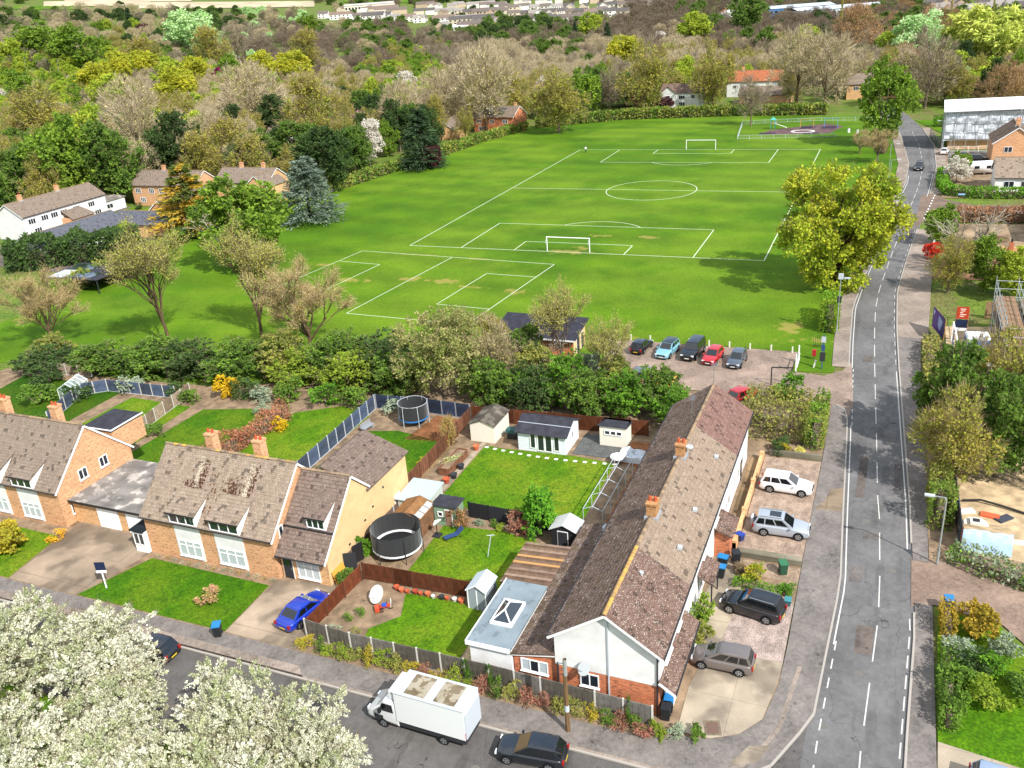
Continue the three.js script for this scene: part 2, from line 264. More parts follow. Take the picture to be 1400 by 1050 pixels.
const M = {
  lawn: tmat(T.lawn, 0.95, 0, { color: new THREE.Color(0.84, 0.88, 0.8) }), rough: tmat(T.rough, 0.95), field: tmat(T.field, 0.95, 0, { color: new THREE.Color(0.97, 0.88, 0.84) }), road: tmat(T.road, 0.9, 0.006), pave: tmat(T.pave, 0.9, 0.004), pink: tmat(T.pink, 0.9, 0.004), concrete: tmat(T.concrete, 0.9), gravel: tmat(T.gravel, 0.95, 0.03), soil: tmat(T.soil, 1, 0.05), sand: tmat(T.sand, 1, 0.05),
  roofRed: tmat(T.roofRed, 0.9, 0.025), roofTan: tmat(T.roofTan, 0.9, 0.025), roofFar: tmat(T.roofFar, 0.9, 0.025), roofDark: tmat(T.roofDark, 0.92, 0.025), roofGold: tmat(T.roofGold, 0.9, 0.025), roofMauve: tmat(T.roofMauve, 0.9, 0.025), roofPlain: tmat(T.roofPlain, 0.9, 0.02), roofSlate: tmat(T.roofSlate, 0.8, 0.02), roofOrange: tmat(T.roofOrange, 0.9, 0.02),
  brick: tmat(T.brick, 0.92, 0.008), brickRed: tmat(T.brickRed, 0.92, 0.008), brickTan: tmat(T.brickTan, 0.92, 0.008), render: tmat(T.render, 0.9, 0.004), cream: tmat(T.cream, 0.9, 0.004),
  fenceGrey: tmat(T.fenceGrey, 0.92, 0.01), fenceBrown: tmat(T.fenceBrown, 0.92, 0.01), fenceTan: tmat(T.fenceTan, 0.92, 0.01), boards: tmat(T.boards, 0.9, 0.01), fenceBlue: tmat(T.fenceBlue, 0.85, 0.008), felt: tmat(T.felt, 0.9), feltGrey: tmat(T.feltGrey, 0.95), membrane: tmat(T.membrane, 0.75), slab: tmat(T.slab, 0.9), bark: tmat(T.bark, 0.95, 0.03), crop: tmat(T.crop, 1), cloth: tmat(T.cloth, 0.6, 0.05),
  white: mat(0xf0f0ee, 0.5), upvc: mat(0xf4f4f2, 0.35), offwhite: mat(0xdcd8cc, 0.6), black: mat(0x1a1b1d, 0.6), charcoal: mat(0x2b2d31, 0.7), grey: mat(0x8d9196, 0.6), lgrey: mat(0xb9c0c6, 0.6), steel: mat(0xa8adb0, 0.4, { metalness: 0.7 }), galv: mat(0xb4bab8, 0.45, { metalness: 0.5 }), timber: mat(0xb58a58, 0.85), darkwood: mat(0x5b3b2b, 0.85), terracotta: mat(0xb4573a, 0.85), kerb: mat(0xa49d94, 0.92), paint: mat(0xe2e0da, 0.85), lead: mat(0x9aa0a6, 0.6), gutter: mat(0x26262a, 0.5), blueplastic: mat(0x2379b8, 0.5), rubber: mat(0x18191a, 0.85), green: mat(0x2f6b47, 0.6), lichen: mat(0xc09a52, 0.95), ridge: mat(0x8f7a63, 0.92),
  glass: new THREE.MeshPhysicalMaterial({ color: 0x232b33, roughness: 0.06, metalness: 0, clearcoat: 1, clearcoatRoughness: 0.03, side: THREE.DoubleSide }),
  curtain: new THREE.MeshPhysicalMaterial({ color: 0xb9c3c6, roughness: 0.3, clearcoat: 1, clearcoatRoughness: 0.03, side: THREE.DoubleSide }),
  skyglass: new THREE.MeshPhysicalMaterial({ color: 0x1a2836, roughness: 0.08, clearcoat: 1, clearcoatRoughness: 0.03, side: THREE.DoubleSide }),
};

// ---------------------------------------------------------------- the ground
{ // one sheet to the horizon, on rings round the viewpoint, rising beyond 330 m
  const rings = [0, 40, 90, 150, 220, 290, 330, 360, 400, 450, 510, 580, 660, 750, 850, 960, 1080, 1220, 1400, 1600, 1850, 2200, 2700, 3400], seg = 120, b = new MB(), ids = [];
  for (const r of rings) { const row = []; for (let k = 0; k <= seg; k++) { const a = k / seg * Math.PI * 2, u = CAM.u + r * Math.cos(a), v = CAM.v + r * Math.sin(a); row.push(b.vert([u, v, terrain(u, v) - 0.06], [u, v], new THREE.Vector3(0, 1, 0))); } ids.push(row); }
  for (let i = 1; i < ids.length; i++) for (let k = 0; k < seg; k++) b.i.push(ids[i - 1][k], ids[i][k], ids[i][k + 1], ids[i - 1][k], ids[i][k + 1], ids[i - 1][k + 1]);
  const g = b.geo(); g.computeVertexNormals(); const o = addMesh('ground', g, M.rough); o.userData.kind = 'structure';
}
function drape(name, poly, m, lift = 0.3, n = 14) {                   // a far field laid on the land: quad of four corners, gridded
  const b = new MB(), ids = []; const [A, B, C, D] = poly;
  for (let j = 0; j <= n; j++) { const row = []; for (let i = 0; i <= n; i++) { const s = i / n, t = j / n, u = lerp(lerp(A[0], B[0], s), lerp(D[0], C[0], s), t), v = lerp(lerp(A[1], B[1], s), lerp(D[1], C[1], s), t); row.push(b.vert([u, v, terrain(u, v) + lift], [u, v], new THREE.Vector3(0, 1, 0))); } ids.push(row); }
  for (let j = 0; j < n; j++) for (let i = 0; i < n; i++) b.i.push(ids[j][i], ids[j][i + 1], ids[j + 1][i + 1], ids[j][i], ids[j + 1][i + 1], ids[j + 1][i]);
  const g = b.geo(); g.computeVertexNormals(); const o = addMesh(name, g, m); o.userData.kind = 'structure'; return o;
}
const quadT = (...px) => px.map(([x, y]) => GT(x, y) || GT(x, y + 12) || GT(x, y + 30));
for (const [c, q] of [['crop', [[60, 10], [205, 8], [205, 1], [60, 3]]], ['crop', [[190, 12], [430, 10], [430, 2], [190, 3]]], ['lawn', [[0, 14], [110, 14], [110, 9], [0, 9]]], ['crop', [[90, 3], [260, 2], [300, -14], [60, -14]]], ['lawn', [[470, 4], [560, 4], [560, -4], [470, -4]]]]) drape('farm_field', quadT(...q), c === 'crop' ? M.crop : M.field, 0.5);
for (const q of [[[85, 54], [220, 48], [225, 42], [90, 47]], [[330, 82], [410, 78], [410, 70], [330, 72]], [[350, 80], [420, 82], [420, 68], [350, 68]], [[540, 80], [600, 80], [600, 72], [540, 72]], [[980, 38], [1020, 38], [1020, 24], [985, 24]], [[60, 116], [130, 112], [140, 104], [80, 108]], [[290, 118], [345, 116], [345, 108], [300, 108]]]) drape('meadow', quadT(...q), M.lawn, 0.4, 6);
drape('distant_road', quadT([0, 112], [80, 112], [105, 104], [0, 106]), M.pave, 0.6, 6);
drape('distant_road', quadT([60, 117], [85, 116], [105, 105], [92, 105]), M.pave, 0.7, 6);

struct('playing_field', new MB().slab([[-113, 36], [-60, 38], [-38, 50], [-33, 53], [-17.3, 54.5], [-17.3, 63], [5, 63.6], [5, 57.6], [9.4, 58.2], [9.6, 64], [8.6, 72], [8.2, 81], [8.9, 93], [9.9, 107], [11.4, 131], [14, 163], [14.4, 183], [13, 207], [11.8, 230], [8, 262], [-37, 264.5], [-72, 260], [-99, 243], [-104.6, 216], [-108.6, 175], [-113.4, 142], [-117.6, 120], [-118, 97], [-115, 82]], -0.04, 0.03), M.field);
function lineMark(b, a, c, w, h) { const d = Math.hypot(c[0] - a[0], c[1] - a[1]), x = -(c[1] - a[1]) / d * w / 2, y = (c[0] - a[0]) / d * w / 2; b.quad([a[0] - x, a[1] - y, h], [c[0] - x, c[1] - y, h], [c[0] + x, c[1] + y, h], [a[0] + x, a[1] + y, h]); }
const chalk = mat(0xc4ccb0, 0.95);
{ // the painted lines of the full-size pitch and of the small pitch beside it
  const b = new MB(), h = 0.036, w = 0.17, L = (a, c) => lineMark(b, a, c, w, h), rect = (u0, v0, u1, v1) => { L([u0, v0], [u1, v0]); L([u1, v0], [u1, v1]); L([u1, v1], [u0, v1]); L([u0, v1], [u0, v0]); };
  rect(-68.6, 101.4, -4.2, 202.6); L([-68.4, 152], [-4.4, 152]); const box3 = (u0, u1, va, vb) => { L([u0, va], [u0, vb]); L([u0, vb], [u1, vb]); L([u1, vb], [u1, va]); };
  box3(-58, -15.6, 101.5, 119.6); box3(-57, -14.6, 202.5, 184.4); box3(-47.5, -27.4, 101.5, 107.2); box3(-46.2, -25.8, 202.5, 196.8);
  const arc = (cu, cv, r, a0, a1, n) => { for (let k = 0; k < n; k++) { const s = a0 + (a1 - a0) * k / n, t = a0 + (a1 - a0) * (k + 1) / n; L([cu + r * Math.cos(s), cv + r * Math.sin(s)], [cu + r * Math.cos(t), cv + r * Math.sin(t)]); } };
  arc(-35.4, 152, 9.9, 0, Math.PI * 2, 60); arc(-36.8, 113.3, 9.9, 0.69, Math.PI - 0.69, 24); arc(-35.8, 190.7, 9.9, Math.PI + 0.69, Math.PI * 2 - 0.69, 24);
  struct('pitch_markings', b, chalk);
  const s = new MB(), S = (a, c) => lineMark(s, a, c, 0.14, h);
  S([-76, 96.6], [-37.2, 94]); S([-76, 96.6], [-79.6, 68]); S([-56.8, 95.2], [-59.6, 64.8]); S([-37.2, 94], [-39.4, 64]); S([-59.6, 64.8], [-39.4, 64]); S([-43.3, 87], [-46.6, 87.3]); S([-46.6, 87.3], [-47.8, 71.3]); S([-47.8, 71.3], [-38.8, 70.8]); S([-43.3, 87], [-37.8, 86.8]); S([-76.6, 89.8], [-67.9, 89]); S([-67.9, 89], [-69.4, 75]); S([-69.4, 75], [-79, 75.6]);
  struct('pitch_markings', s, chalk);
}
// ---------------------------------------------------------------- roads, pavements and kerbs
const RL = [[-60, 11.6], [-30, 11.9], [2, 12.2], [9, 12.5], [18, 12.9], [28, 12.45], [42, 11.9], [52, 11.4], [68, 10.7], [81, 10.3], [93, 11], [107, 12], [131, 13.6], [163, 16.2], [183, 16.7], [207, 15.4], [230, 14], [262, 9.4], [300, 1], [360, -14]];
const RR = [[-60, 16.9], [-30, 17.1], [2, 17.4], [14, 17.9], [31, 17.5], [50, 16.7], [62, 16.2], [74, 15.8], [89, 15.6], [107, 16.8], [131, 18.8], [154, 20.7], [179, 22.2], [207, 22.2], [232, 20], [262, 15.4], [300, 7], [360, -8]];
const along = (R, v) => { for (let k = 1; k < R.length; k++) if (v <= R[k][0]) return lerp(R[k - 1][1], R[k][1], clamp((v - R[k - 1][0]) / (R[k][0] - R[k - 1][0]))); return R[R.length - 1][1]; };
function ribbon(f0, f1, v0, v1, dv, h0, h1, b = new MB()) {          // between u = f0(v) and u = f1(v)
  const n = Math.max(1, Math.ceil((v1 - v0) / dv));
  for (let k = 0; k < n; k++) {
    const a = lerp(v0, v1, k / n), c = lerp(v0, v1, (k + 1) / n), A = [f0(a), a], B = [f1(a), a], C = [f1(c), c], D = [f0(c), c];
    b.quad([...A, h1], [...B, h1], [...C, h1], [...D, h1]);
    if (h0 < h1) { b.quad([...D, h0], [...A, h0], [...A, h1], [...D, h1]); b.quad([...B, h0], [...C, h0], [...C, h1], [...B, h1]); }
  }
  if (h0 < h1) { b.quad([f0(v0), v0, h0], [f1(v0), v0, h0], [f1(v0), v0, h1], [f0(v0), v0, h1]); b.quad([f1(v1), v1, h0], [f0(v1), v1, h0], [f0(v1), v1, h1], [f1(v1), v1, h1]); }
  return b;
}
const rl = (v) => along(RL, v), rr = (v) => along(RR, v);
struct('main_road', ribbon((v) => rl(v) - 0.3, (v) => rr(v) + 0.3, -60, 360, 4, 0, 0.01), M.road);
struct('side_street', new MB().slab([[-120, -10.2], [-120, -3.5], [5.4, -3.5], [8.4, -3], [10.4, -1], [11.4, 2], [12, 6], [12, -14], [9, -11], [6, -10.2]], -0.02, 0.006), withTint(M.road, 0xe6e2de));
struct('side_road', new MB().slab([[17.8, 124.5], [19.6, 131], [24, 134.2], [70, 136.5], [70, 146.5], [28, 143.4], [23.5, 147.2], [20.9, 154], [19, 150]], -0.02, 0.014), withTint(M.pink, 0xd8cdc6));
struct('car_park', new MB().slab([[-17.2, 49.5], [-17.2, 63], [5, 63.6], [5, 57.5], [8.4, 57], [10.4, 59], [11.2, 62], [12, 50], [11.6, 46], [9.8, 49.6], [4, 50]], -0.02, 0.02), withTint(M.pink, 0xfff6f2));
// repairs: squares of newer or older asphalt laid into the carriageway
for (const [u, v, du, dv, c] of [[14.2, 10.5, 1.1, 3.2, 0xe6deda], [13.4, 18.5, 0.9, 2.2, 0xe4e4e6], [16.6, 60, 0.5, 9, 0xd0d0d2], [16.1, 86, 1.2, 5, 0xc4c4c6], [14.1, 24.6, 1.4, 1.1, 0xe2e2e4], [13.2, 31, 0.7, 8, 0xd4d0cd], [12.3, 62, 1.1, 2.4, 0xd0cecc], [16.2, 33, 0.6, 5, 0xd2d2d5], [17, 118, 0.9, 6, 0xc4c2c4]])
  struct('road_patch', new MB().quad([u, v, 0.014], [u + du, v + 0.15, 0.014], [u + du + 0.1, v + dv, 0.014], [u + 0.05, v + dv - 0.1, 0.014]), withTint(M.pave, c));
const roadPaint = mat(0xc2c0ba, 0.9);
for (const [u, v, r] of [[14.6, 8.6, 0.3], [14.2, 27.4, 0.3], [16.4, 20.8, 0.28], [13.3, 52, 0.3], [12.9, 3.2, 0.22], [11.2, 20.6, 0.3], [-6, -6.6, 0.3], [-20, -6.4, 0.3]]) struct('manhole_cover', new MB().slab([...Array(16)].map((_, k) => [u + r * Math.cos(k / 16 * 6.2832), v + r * Math.sin(k / 16 * 6.2832)]), u === 11.2 ? 0.1 : 0.005, u === 11.2 ? 0.106 : 0.017), mat(0x6a6660, 0.8));
{ // painted lines: solid edge line on the west, edge line on the east, broken centre line, give-way dashes
  const m = new MB(), h = 0.018, k = (u0, v0, u1, v1, w) => lineMark(m, [u0, v0], [u1, v1], w, h);
  for (let v = 11; v < 44; v += 2) k(rl(v) + 0.3, v, rl(v + 2) + 0.3, v + 2, 0.1);
  for (let v = -1; v < 10.5; v += 1.9) k(rl(v) + 0.42, v, rl(v + 1) + 0.42, v + 1, 0.09);
  for (let v = 45; v < 60; v += 1.55) k(rl(v) + 0.42, v, rl(v + 0.8) + 0.42, v + 0.8, 0.08);
  for (let v = 60; v < 170; v += 2) if (v < 90 || v > 95) k(rl(v) + 0.3, v, rl(v + 2) + 0.3, v + 2, 0.1);
  struct('road_edge_line', m, roadPaint);
  const r = new MB(); for (let v = 2; v < 15; v += 2) lineMark(r, [rr(v) - 0.25, v], [rr(v + 1.3) - 0.25, v + 1.3], 0.09, h); for (let v = 24; v < 60; v += 2) lineMark(r, [rr(v) - 0.25, v], [rr(v + 2) - 0.25, v + 2], 0.1, h); for (let v = 150; v < 172; v += 2) lineMark(r, [rr(v) - 0.3, v], [rr(v + 2) - 0.3, v + 2], 0.12, h);
  for (let v = 62; v < 124; v += 3) lineMark(r, [rr(v) - 0.25, v], [rr(v + 1.5) - 0.25, v + 1.5], 0.06, h);
  struct('road_edge_line', r, roadPaint);
  const c = new MB(), mid = (v) => (rl(v) + rr(v)) / 2 + (v < 30 ? 0.25 : 0.1); for (let v = -20; v < 230; v += 6) lineMark(c, [mid(v), v], [mid(v + 3.9), v + 3.9], 0.085, h);
  struct('centre_line', c, roadPaint);
  const g = new MB(); for (let q = 0; q < 9; q++) lineMark(g, [19.4 + q * 0.25, 132 + q * 2.3], [19.5 + q * 0.25, 133.1 + q * 2.3], 0.2, 0.019); struct('give_way_line', g, M.paint);
}
const pavW = [[-120, -3.4], [5.2, -3.4], [8.2, -2.9], [10.3, -0.9], [11.6, 2.2]];
{ // west pavement, round the corner into the side street
  const inner = [[9.9, 49.3], [10, 37.5], [9.95, 27.6], [9.95, 19], [10, 10], [9.9, 6], [9.4, 2.6], [8.2, 0.9], [6.6, 0], [4.2, -0.5], [3.2, -1.1], [-120, -1.1]];
  const outer = []; for (let v = 4; v <= 46; v += 3) outer.push([rl(v) - 0.05, v]); outer.push([11.3, 48.4], [10.4, 49.5]);
  struct('pavement', new MB().slab([...pavW, ...outer, ...inner], 0, 0.1), M.pave);
  const kb = new MB(); const line = [...pavW.slice(1), ...outer]; for (let k = 0; k + 1 < line.length; k++) { const a = line[k], c = line[k + 1]; kb.bar([a[0], a[1], 0.06], [c[0], c[1], 0.06], 0.14, 0.125); } kb.bar([-120, -3.4, 0.06], [5.2, -3.4, 0.06], 0.14, 0.125);
  struct('kerb', kb, M.kerb);
  // tan-coloured edge strip of older paving, and the inset inspection cover
  const st = new MB(); const e = [[-60, -3.3], [4, -3.25], [7.6, -2.5], [9.2, -0.9], [10.4, 2.2], [11, 8]]; for (let k = 0; k + 1 < e.length; k++) lineMark(st, e[k], e[k + 1], 0.28, 0.104); struct('paving_strip', st, M.pink);
  struct('verge_strip', new MB().slab([[-120, -3.3], [-20.5, -3.3], [-21.5, -2.4], [-120, -2.4]], 0.1, 0.104), M.pink);
  struct('paving_patch', new MB().slab([[8, -1.6], [9.5, -1], [10.1, 0.6], [8.9, 0.2]], 0.1, 0.106), M.concrete);
  struct('paving_patch', new MB().slab([[10.05, 28], [12.3, 28.2], [12.35, 32.4], [11.1, 31.6], [10.8, 29.6]], 0.1, 0.105), withTint(M.concrete, 0xd8d0c8));
  struct('pavement', new MB().slab([...[60, 68, 75, 81, 87, 93, 100, 107, 119, 131, 147, 163, 173, 183, 195, 207, 218, 230, 245, 262].map((v) => [rl(v) - 0.1, v]), ...[262, 245, 230, 218, 207, 195, 183, 173, 163, 147, 131, 119, 107, 100, 93, 87, 81, 75, 68, 60].map((v) => [rl(v) - (v > 150 ? 2.3 : 1.9), v])], 0, 0.1), M.pink);
  const k2 = new MB(); for (let v = 60; v < 260; v += 4) k2.bar([rl(v) - 0.05, v, 0.06], [rl(v + 4) - 0.05, v + 4, 0.06], 0.14, 0.125); struct('kerb', k2, M.kerb);
}
{ // east pavement
  const q = (a, c, w) => new MB().slab([...[...Array(Math.ceil((c - a) / 3) + 1)].map((_, k) => [rr(Math.min(c, a + k * 3)) + 0.1, Math.min(c, a + k * 3)]), [w(c), c], ...[...Array(Math.ceil((c - a) / 3))].map((_, k) => [w(Math.max(a, c - (k + 1) * 3)), Math.max(a, c - (k + 1) * 3)])], 0, 0.1);
  struct('pavement', q(-8, 17.2, () => 19.1), M.pave); struct('pavement', q(22.6, 71, (v) => v > 50 ? 18.6 : 18.9), M.pave); struct('pavement', q(71, 124, (v) => lerp(19.4, 21, (v - 71) / 53)), M.pink);
  struct('pavement', q(152, 236, (v) => rr(v) + 2.2), M.pink);
  const kb = new MB(); for (let v = -8; v < 124; v += 3) if (v < 16 || v > 22) kb.bar([rr(v) + 0.05, v, 0.06], [rr(v + 3) + 0.05, v + 3, 0.06], 0.14, 0.125); for (let v = 152; v < 232; v += 4) kb.bar([rr(v) + 0.05, v, 0.06], [rr(v + 4) + 0.05, v + 4, 0.06], 0.14, 0.125); struct('kerb', kb, M.kerb);
  struct('access_lane', new MB().slab([[17.7, 16.8], [19.2, 17.4], [23.5, 16.4], [26, 12.8], [60, 8], [60, 16], [26, 20.2], [20.5, 23.6], [17.7, 23]], 0, 0.05), withTint(M.pink, 0xf4e6de));
}
// ---------------------------------------------------------------- private land: soil, drives, lawns
struct('garden_soil', new MB().slab([[-90, -1.1], [3.2, -1.1], [4.2, -0.5], [6.6, 0], [8.2, 0.9], [9.4, 2.6], [9.9, 6], [9.95, 49.3], [3.8, 49.6], [-17.4, 49.2], [-33, 50], [-60, 37], [-95, 35]], 0, 0.07), M.soil);
const drive = (name, poly, m, h = 0.09) => struct(name, new MB().slab(poly, 0.02, h), m);
drive('concrete_drive', [[4.6, 0], [6.6, 0.05], [8.2, 0.95], [9.35, 2.6], [9.8, 6], [9.9, 8], [5, 8], [4.5, 4]], M.concrete, 0.1);
drive('gravel_drive', [[5.6, 8], [9.9, 8], [9.9, 14.6], [9, 15.2], [6.2, 15]], withTint(M.gravel, 0xf4ebe8), 0.11);
drive('front_path', [[3.6, 8], [5.6, 8], [6.2, 15], [5.2, 17], [5, 19], [3.6, 19]], M.concrete, 0.1);
drive('gravel_drive', [[4.9, 19.9], [9.9, 19.9], [9.95, 36.4], [4.9, 36.2]], withTint(M.gravel, 0xeadccc), 0.12);
drive('gravel_bed', [[6.4, 17.2], [9.9, 17], [9.9, 19], [5.4, 19]], withTint(M.gravel, 0xe6d6c0), 0.1);
drive('paved_path', [[3.6, 19.6], [4.4, 19.6], [4.4, 36], [3.6, 36]], withTint(M.concrete, 0xe0cdb4), 0.08);
drive('concrete_drive', [[-51.5, -1], [-44, -1], [-42.2, 5.6], [-44.8, 7.6], [-52.6, 7.8]], withTint(M.concrete, 0xe8e0dc), 0.1);
drive('concrete_drive', [[-29, -1], [-22.8, -1], [-23, 7], [-29.2, 5.6]], withTint(M.concrete, 0xf6f0ec), 0.1);
const lawn = (poly, m = M.lawn, h = 0.1) => struct('lawn', new MB().slab(poly, 0.02, h), m);
lawn([[-43.9, -0.95], [-29.1, -0.95], [-29.3, 4.8], [-41.6, 5]], withTint(M.lawn, 0xc4dcb0)); lawn([[-66, -0.95], [-51.7, -0.95], [-52.6, 5.2], [-66, 5.4]]);
lawn([[-18.3, 0.4], [-11, 0.4], [-11, 6.8], [-13.4, 7.4], [-18.2, 7.2], [-17.2, 4.6], [-18.8, 2.6]]);
lawn([[-19.4, 8.3], [-10.6, 8.3], [-10.4, 13], [-10, 16.4], [-14, 17.3], [-19.6, 16.8]]);
lawn([[-22, 20.2], [-15, 19.2], [-8.2, 19], [-8.4, 31.2], [-13, 31.6], [-20, 31.2], [-22.1, 31.4]]);
lawn([[-36.8, 22.5], [-27.3, 21.6], [-27, 27], [-27.4, 31], [-32.6, 32], [-36, 31]], withTint(M.lawn, 0xb6cfa0));
lawn([[-47, 15], [-37.4, 15], [-37.6, 34.5], [-42, 36], [-46.6, 33]]); lawn([[-58.6, 14.5], [-48.6, 14.5], [-48.4, 30], [-51, 33], [-58, 31]], withTint(M.lawn, 0xc6d8b8)); lawn([[-70, 21], [-59.6, 21.5], [-60, 31.2], [-69.4, 31.6]]); lawn([[-88, 20], [-72, 20.5], [-72, 34], [-90, 33.6]], withTint(M.lawn, 0x9fb48c));
drive('brick_path', [[-10.9, 0.5], [-9.75, 0.5], [-9.75, 6.7], [-10.9, 6.7]], M.slab, 0.11);
drive('patio', [[-28.3, 20.4], [-25.4, 20.4], [-25.2, 31.5], [-26.4, 31.8]], withTint(M.concrete, 0xd8c6a8), 0.09);
drive('stone_edging', [[-22.9, 22], [-22.2, 22], [-22.2, 32], [-22.7, 32]], M.concrete, 0.11);
drive('timber_deck', [[-13, 32], [-8.8, 32], [-8.6, 36.6], [-13, 36.4]], withTint(M.fenceGrey, 0xd2dce4), 0.14);
drive('bark_chip_bed', [[-31, 30.4], [-26.2, 31], [-26.2, 36], [-30.2, 36.4]], withTint(M.soil, 0xf0c0a0), 0.1);
// the land east of the road
struct('building_site', new MB().slab([[20.9, 24], [60, 20], [60, 82], [21.4, 76]], 0, 0.05), M.sand);
struct('lawn', new MB().slab([[19.2, 4], [60, -2], [60, 8], [26, 12.6], [23, 16.6], [19.4, 17]], 0, 0.06), M.lawn); struct('concrete_drive', new MB().slab([[18.9, -8], [60, -16], [60, -2], [19.2, 4]], 0, 0.07), M.concrete);
struct('planted_strip', new MB().slab([[18.95, 22.8], [20.9, 23.6], [26, 20.4], [60, 16.4], [60, 22], [21, 25], [20.9, 71], [18.7, 71]], 0, 0.06), M.soil);
struct('yard_paving', new MB().slab([[23.2, 109.6], [40, 111], [42, 129.8], [24.6, 128.6]], 0, 0.06), withTint(M.concrete, 0xf4e4d2)); struct('yard_paving', new MB().slab([[20, 96], [44, 97], [40, 110.6], [22.6, 109.4]], 0, 0.05), withTint(M.concrete, 0xd8b59a));
struct('stone_circle', new MB().slab([...Array(28)].map((_, k) => [29.4 + 2.6 * Math.cos(k / 28 * 6.2832), 119 + 2.6 * Math.sin(k / 28 * 6.2832)]), 0.06, 0.068), withTint(M.concrete, 0xb9a68e));
struct('front_garden', new MB().slab([[22.6, 149], [60, 150], [60, 200], [24.8, 200], [23.4, 178]], 0, 0.05), M.soil); struct('forecourt', new MB().slab([[24.6, 176], [40, 178], [40, 200], [25, 200]], 0.05, 0.06), M.pave);
struct('lawn', new MB().slab([[24.5, 226], [40, 228], [38, 252], [18, 250]], 0, 0.06), M.lawn);
struct('service_yard', new MB().slab([[-160, 76], [-120, 74], [-119, 122], [-160, 124]], -0.03, 0.02), withTint(M.pave, 0xdcd6d2));
struct('lawn', new MB().slab([[-158.5, 116], [-146, 116], [-146, 124], [-158, 124]], 0, 0.06), M.lawn);

// ---------------------------------------------------------------- building helpers
// a tiled slope from eave a-b up to ridge d-c, each course lapping the one below
function slope(name, a, b, c, d, m, parent, gauge = 0.32, thick = 0.12) {
  const g = new MB(), V = (q) => new THREE.Vector3(...q), A = V(a), B = V(b), C = V(c), D = V(d), L = D.clone().sub(A).length(), n = Math.max(2, Math.round(L / gauge));
  const nr = B.clone().sub(A).cross(D.clone().sub(A)).normalize(); if (nr.z < 0) nr.negate();
  const at = (P, Q, t, l) => P.clone().lerp(Q, t).addScaledVector(nr, l).toArray();
  for (let k = 0; k < n; k++) { const t0 = k / n, t1 = (k + 1) / n, p = at(A, D, t0, 0.024), q = at(B, C, t0, 0.024); g.quad(p, q, at(B, C, t1, 0), at(A, D, t1, 0)); g.quad(at(A, D, t0, 0), at(B, C, t0, 0), q, p); }
  const lo = (P) => P.clone().addScaledVector(nr, -thick).toArray();
  g.quad(lo(B), lo(A), lo(D), lo(C)); g.quad(lo(A), lo(B), b, a); g.quad(lo(D), lo(A), a, d); g.quad(lo(B), lo(C), c, b);
  return g.build(name, m, parent);
}
const FACE = { f: [[1, 0], [0, -1]], k: [[-1, 0], [0, 1]], l: [[0, -1], [-1, 0]], r: [[0, 1], [1, 0]] };
// a window on a wall; (x, y) is its centre on the wall face, h its sill
function win(parent, face, x, y, h, w, t, cols = 2, o = {}) {
  const [s, n] = FACE[face], W = new THREE.Group(); W.name = o.name || 'window'; W.position.set(x, h, -y); parent.add(W);
  const fm = o.frame || M.upvc, P = (a, b, d) => [s[0] * a + n[0] * d, s[1] * a + n[1] * d, b], f = new MB(), e = o.edge || 0.07;
  const bar = (a0, b0, a1, b1, d0, d1) => { const c = [P(a0, b0, d0), P(a1, b0, d0), P(a1, b1, d0), P(a0, b1, d0)], k = [P(a0, b0, d1), P(a1, b0, d1), P(a1, b1, d1), P(a0, b1, d1)]; f.quad(k[0], k[1], k[2], k[3]); for (let i = 0; i < 4; i++) f.quad(c[i], c[(i + 1) % 4], k[(i + 1) % 4], k[i]); };
  bar(-w / 2, 0, w / 2, e, 0, 0.07); bar(-w / 2, t - e, w / 2, t, 0, 0.07); bar(-w / 2, e, -w / 2 + e, t - e, 0, 0.07); bar(w / 2 - e, e, w / 2, t - e, 0, 0.07);
  const cw = (w - e) / cols; for (let k = 1; k < cols; k++) bar(-w / 2 + k * cw, e, -w / 2 + k * cw + e, t - e, 0, 0.065);
  if (o.transom) bar(-w / 2 + e, t * 0.68, w / 2 - e, t * 0.68 + e * 0.8, 0, 0.06);
  f.build('frame', fm, W);
  for (let k = 0; k < cols; k++) { const a = -w / 2 + e + k * cw, g = new MB(); g.quad(P(a, e, 0.02), P(a + cw - e, e, 0.02), P(a + cw - e, t - e, 0.02), P(a, t - e, 0.02)); g.build('pane', o.pane || (o.mix && k % 2 ? M.glass : o.mix ? M.curtain : M.glass), W); }
  if (!o.nosill) { const g = new MB(); const c = (a, b, d) => P(a, b, d); const q = [[-w / 2 - 0.06, -0.06], [w / 2 + 0.06, -0.06]]; g.quad(c(q[0][0], -0.06, 0.14), c(q[1][0], -0.06, 0.14), c(q[1][0], -0.005, 0.14), c(q[0][0], -0.005, 0.14)); g.quad(c(q[0][0], -0.005, 0.14), c(q[1][0], -0.005, 0.14), c(q[1][0], -0.005, 0), c(q[0][0], -0.005, 0)); g.build('sill', M.upvc, W); }
  return W;
}
